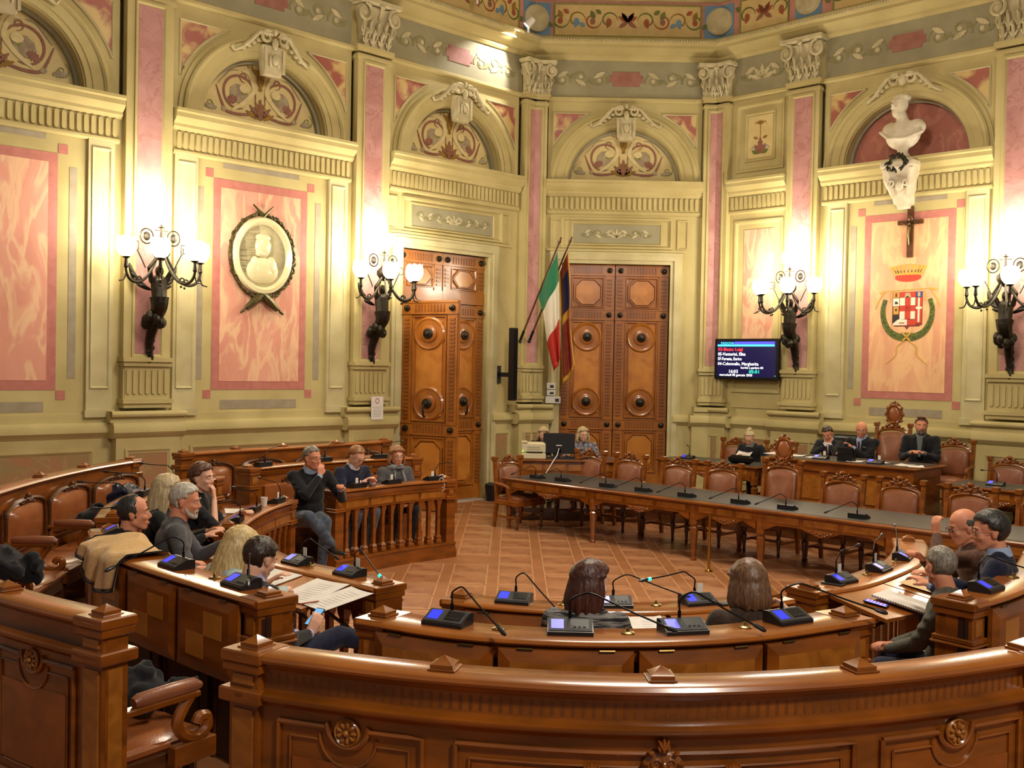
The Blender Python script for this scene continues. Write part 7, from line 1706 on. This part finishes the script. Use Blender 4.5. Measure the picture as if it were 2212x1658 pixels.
P('man with receding dark hair and dark jacket in profile above the beige blanket', (-2.60, 7.25, 1.33), .1, -62, -78, -2, 0, 2, SK2, HBLK, 'receding', top=CBLK, legs=CBLK, hands=((-.1, .40, .80), (.16, .40, .80)), near=True)
P('man with silver hair and grey beard in a charcoal zip sweater, in profile', (-2.36, 7.62, 1.37), .1, -72, -88, 6, 0, 14, SK2, HSG, 'short', top=CDG, legs=CBLK, hands=((-.05, .44, .86), (.2, .42, .72)), near=True, beard=HSG, vol=.002, build_=1.06)
P('woman with straight ash-blond hair half hidden behind the silver-haired man', (-2.78, 8.5, 1.33), .1, -78, -75, 4, 0, 10, SK1, HBL2, 'long', .16, CBLK, CBLK, ((-.1, .42, .84), (.14, .42, .84)), near=True, vol=.004)
P('woman with short curly brown hair in black, hand held to her mouth', (-2.72, 9.25, 1.36), .1, -92, -108, 2, 0, 8, SK3, HCU, 'curly', top=CBLK, legs=CBLK, hands=((-.1, .40, .86), 'mouth'), near=True, curl=(.8, 1.6), short_sleeve=True, hdirs=(None, ((-.05, -.1, 1), (0, -1, .2))), poles=(None, (.3, .6, -1)))
JP = (((-.10, .40, .56), (-.08, .34, .09), (0, 1, 0)), ((.08, .44, .62), (-.16, .40, .30), (-.6, .7, 0)))
P('man with grey hair and glasses in a black sweater, fist at his mouth, jeans', (-2.15, 11.35, 1.36), .0, -158, -124, 4, 0, 8, SK2, HGR, 'short', top=CBLK, legs=CJ, hands=('mouth', (.30, .34, .98)) if False else ((-.26, .34, .88), 'mouth'), collar=CBS, glasses=GLM, curl=(1.0, 1.7), hdirs=(None, ((-.1, -.1, 1), (0, -1, 0))), poles=(None, (.5, .6, -1)), legpose=JP, near=True)
P('young man with short reddish hair and glasses in a navy sweater looking down', (-1.81, 12.3, 1.30), .1, -134, -128, 26, 0, 14, SK3, HLB, 'short', top=CNAVY, legs=CJ, hands=((-.06, .40, .88), (.1, .40, .88)), collar=CW, glasses=GLF)
P('woman with brown bob and glasses in a dark coat and grey scarf', (-1.40, 12.9, 1.26), .1, -148, -152, 2, 0, 6, SK1, HLB, 'bob', .10, CDG, CBLK, ((-.08, .32, .66), (.1, .32, .66)), scarf=CSC, glasses=GLF, vol=.006)
P('blond woman almost hidden behind the computer monitor', (.53, 17.25, 1.29), .2, 178, 178, 16, 0, 12, SK3, HBL2, 'long', .12, CBLK, CBLK, ((-.14, .40, .78), (.14, .40, .78)), vol=.003)
P('woman with blond fringe, glasses and patterned top beside the computer monitor', (1.17, 17.0, 1.31), .2, 172, 196, 4, 4, 20, SK3, HBL2, 'bob', .12, CPT, CBLK, ((-.2, .42, .80), (.24, .42, .80)), glasses=GLF, vol=.004)
P('woman with blond hair pinned up and glasses reading a white sheet on the platform', (3.86, 16.95, 1.31), .2, 140, 150, 30, 0, 14, SK3, HBL2, 'updo', top=CBLK, legs=CBLK, hands=((-.42, .34, .84), (.08, .36, .84)), glasses=GLF, turtle=CTG)
paper('white sheet held up by the reading woman on the platform', *nt(14.55, -9.28, 1.0), .24, .30, radians(-35), tilt=.5, curl=.02, lines=False, name='held_sheet')
P('dark-haired man in a suit resting his face in his hands on the dais', (4.82, 15.95, 1.46), .4, 140, 150, 30, 6, 26, SK2, HD, 'short', top=CBLK, legs=CBLK, hands=('face', 'face'), jacket=True, collar=CW, tie=CTIE, curl=1.2, hdirs=(((.1, -.1, 1), (0, -1, 0)), ((-.1, -.1, 1), (0, -1, 0))), poles=((-1, .3, -.6), (1, .3, -.6)))
P('bald man with glasses in a dark suit and blue shirt on the dais', (5.22, 15.6, 1.55), .4, 138, 158, 14, 0, 12, SK2, HDG, 'bald', top=CBLK, legs=CBLK, hands=((.04, .34, .90), (.22, .40, .80)), jacket=True, collar=CBS, tie=CTIE, glasses=GLM, build_=1.15)
P('man with dark swept hair and beard in grey turtleneck and dark jacket on the dais', (5.92, 15.12, 1.65), .4, 150, 162, 4, 0, 8, SK2, HLB if False else HBR, 'quiff', top=CBLK, legs=CBLK, hands=((-.08, .38, .82), (.08, .38, .82)), jacket=True, collar=CTG, turtle=CTG, beard=HDG, curl=1.1, build_=1.1)
# phone in the hand of the man in the suit
r = thing('held_smartphone', 'smartphone with pale blue screen held by the dark-haired man in the suit', 'phone', tuple(suit_man.location + Matrix.Rotation(suit_man.rotation_euler.z, 3, 'Z') @ (Vector((.05, .29, .775)) * suit_man.scale.x)), suit_man.rotation_euler.z + .2); mb = MB(); mb.fn = lambda p: (p[0], p[1] * .8, p[2] + p[1] * .6); mb.box(-.035, .035, -.07, .07, 0, .009, 0, .003); mb.build('phone_body', SILVER, r); mb = MB(); mb.fn = lambda p: (p[0], p[1] * .8, p[2] + p[1] * .6); mb.box(-.03, .03, -.062, .062, .009, .0095); mb.build('phone_screen', E_('sky', '6aa8d8', .8), r, smooth=False)
# ------------------------------------------------------------------ coats, jacket, blanket
def heap(name, label, cat, loc, sz, m_, seed=1, quilt=False, vox=.014, rz=0, n=26, furry=False):
    r = thing(name, label, cat, loc, rz); rr = random.Random(seed); mb = MB()
    for k in range(n):
        a = rr.uniform(0, 2 * pi); q_ = rr.uniform(0, .8); x, y_ = sz[0] * q_ * cos(a) * .6, sz[1] * q_ * sin(a) * .6; z = sz[2] * rr.uniform(.15, .8) * (1 - .5 * q_)
        p2 = (x + rr.uniform(-.4, .4) * sz[0], y_ + rr.uniform(-.3, .3) * sz[1], max(.03, z + rr.uniform(-.3, .2) * sz[2])); mid = ((x + p2[0]) / 2, (y_ + p2[1]) / 2, max(z, p2[2]) + .02); mb.tube(cr([(x, y_, z), mid, p2], 4), [.03 + rr.uniform(0, .03) for _ in range(9)], 8)
    mb.ell((0, 0, sz[2] * .4), (sz[0] * .55, sz[1] * .5, sz[2] * .42), 14, 10)
    if quilt:
        for k in range(7): mb.tube([(-sz[0] * .55 + .0 * k, -sz[1] * .4 + sz[1] * .13 * k, sz[2] * .45), (0, -sz[1] * .4 + sz[1] * .13 * k, sz[2] * (.92 - .03 * abs(k - 3))), (sz[0] * .55, -sz[1] * .35 + sz[1] * .12 * k, sz[2] * .4)], [.03, .042, .03], 8)
    remesh_obj(mb, 'cloth_folds', m_, r, vox, 1, .5); return r
CPUF = mat('puffer_nylon', '171c2c', .35, c2='232a3e', scale=8, spec=.5)
heap('dark_coat', 'black quilted coat lying on the stall seat at the left edge of the picture', 'coat', (-3.72, 7.62, .72), (.36, .36, .30), CBLK, 4, True)
heap('dark_jacket', 'dark blue jacket on the stall seat beside the lower left armrest', 'jacket', (-1.84, 5.08, .70), (.36, .32, .19), CBLK, 9)
heap('puffer_jacket', 'dark blue puffer jacket bundled on the back stall beyond the empty desk', 'jacket', (-3.98, 10.9, .80), (.42, .34, .30), CPUF, 6, True)
heap('fur_coat', 'black furry coat heaped on the stall seat left of the three microphones', 'coat', (-3.93, 10.0, .74), (.30, .34, .30), cloth('black_fur', '0c0b0c', '151414', 60, bump=.9), 12)
# blanket draped over the left desk: a cloth following the ledge and falling on both sides
r = thing('beige_blanket', 'beige wool blanket with black stitched edge draped over the left desk', 'blanket'); L0, L1 = 1.45, 2.2
CBE = cloth('beige_wool', 'c9a26c', 'd3ae7a', 40); NI, NJ = 30, 34
def bl(i, j):
    u_ = i / NI; v_ = j / NJ; l = L0 + (L1 - L0) * u_; d = -.16 + .52 * v_      # outside the ledge -> inside
    p, nn = s1b.at(l, 0); t = Vector((-nn.y, nn.x))
    w = .014 * sin(u_ * 19 + v_ * 3) + .010 * sin(u_ * 33 + 1)
    drop = .19 - .07 * u_ + .05 * sin(u_ * 5)
    if v_ < .42: k = v_ / .42; dd = -.075 - .03 * (1 - k) + w; z = 1.19 - drop * (1 - k) ** 1.0 + .02 * k; dd = dd + (.05) * max(0, k - .8) * 5 * .9
    elif v_ < .6: k = (v_ - .42) / .18; dd = -.03 + .24 * k; z = 1.21 + (.055 * math.exp(-((u_ - .62) / .28) ** 2)) * sin(k * pi / 2) + .01 * sin(u_ * 20)
    else: k = (v_ - .6) / .4; dd = .22 + .17 * k + w; z = 1.21 + .06 * math.exp(-((u_ - .62) / .28) ** 2) - .5 * k * k
    return (p.x + nn.x * dd, p.y + nn.y * dd, z)
mb = MB(); V = [bl(i, j) for i in range(NI + 1) for j in range(NJ + 1)]; fs = [(i * (NJ + 1) + j, i * (NJ + 1) + j + 1, (i + 1) * (NJ + 1) + j + 1, (i + 1) * (NJ + 1) + j) for i in range(NI) for j in range(NJ)]; mb.add(V, fs)
o = mb.build('blanket_cloth', CBE, r, ang=180); md = o.modifiers.new('s', 'SOLIDIFY'); md.thickness = .01; md2 = o.modifiers.new('b', 'SUBSURF'); md2.levels = 1; md2.render_levels = 1
mb = MB(); E1 = [Vector(bl(i, 0)) for i in range(NI + 1)]; mb.tube(E1, .006, 5); mb.tube([Vector(bl(0, j)) for j in range(NJ // 2 + 6)], .006, 5); mb.tube([Vector(bl(NI, j)) for j in range(NJ // 2 + 6)], .006, 5)
for i in range(NI):
    for q_ in (0, .5):
        a = Vector(bl(i, 0)).lerp(Vector(bl(i + 1, 0)), q_); mb.tube([a, a + Vector((0, 0, .022))], .003, 4)
mb.build('stitched_edge', CBLK, r)
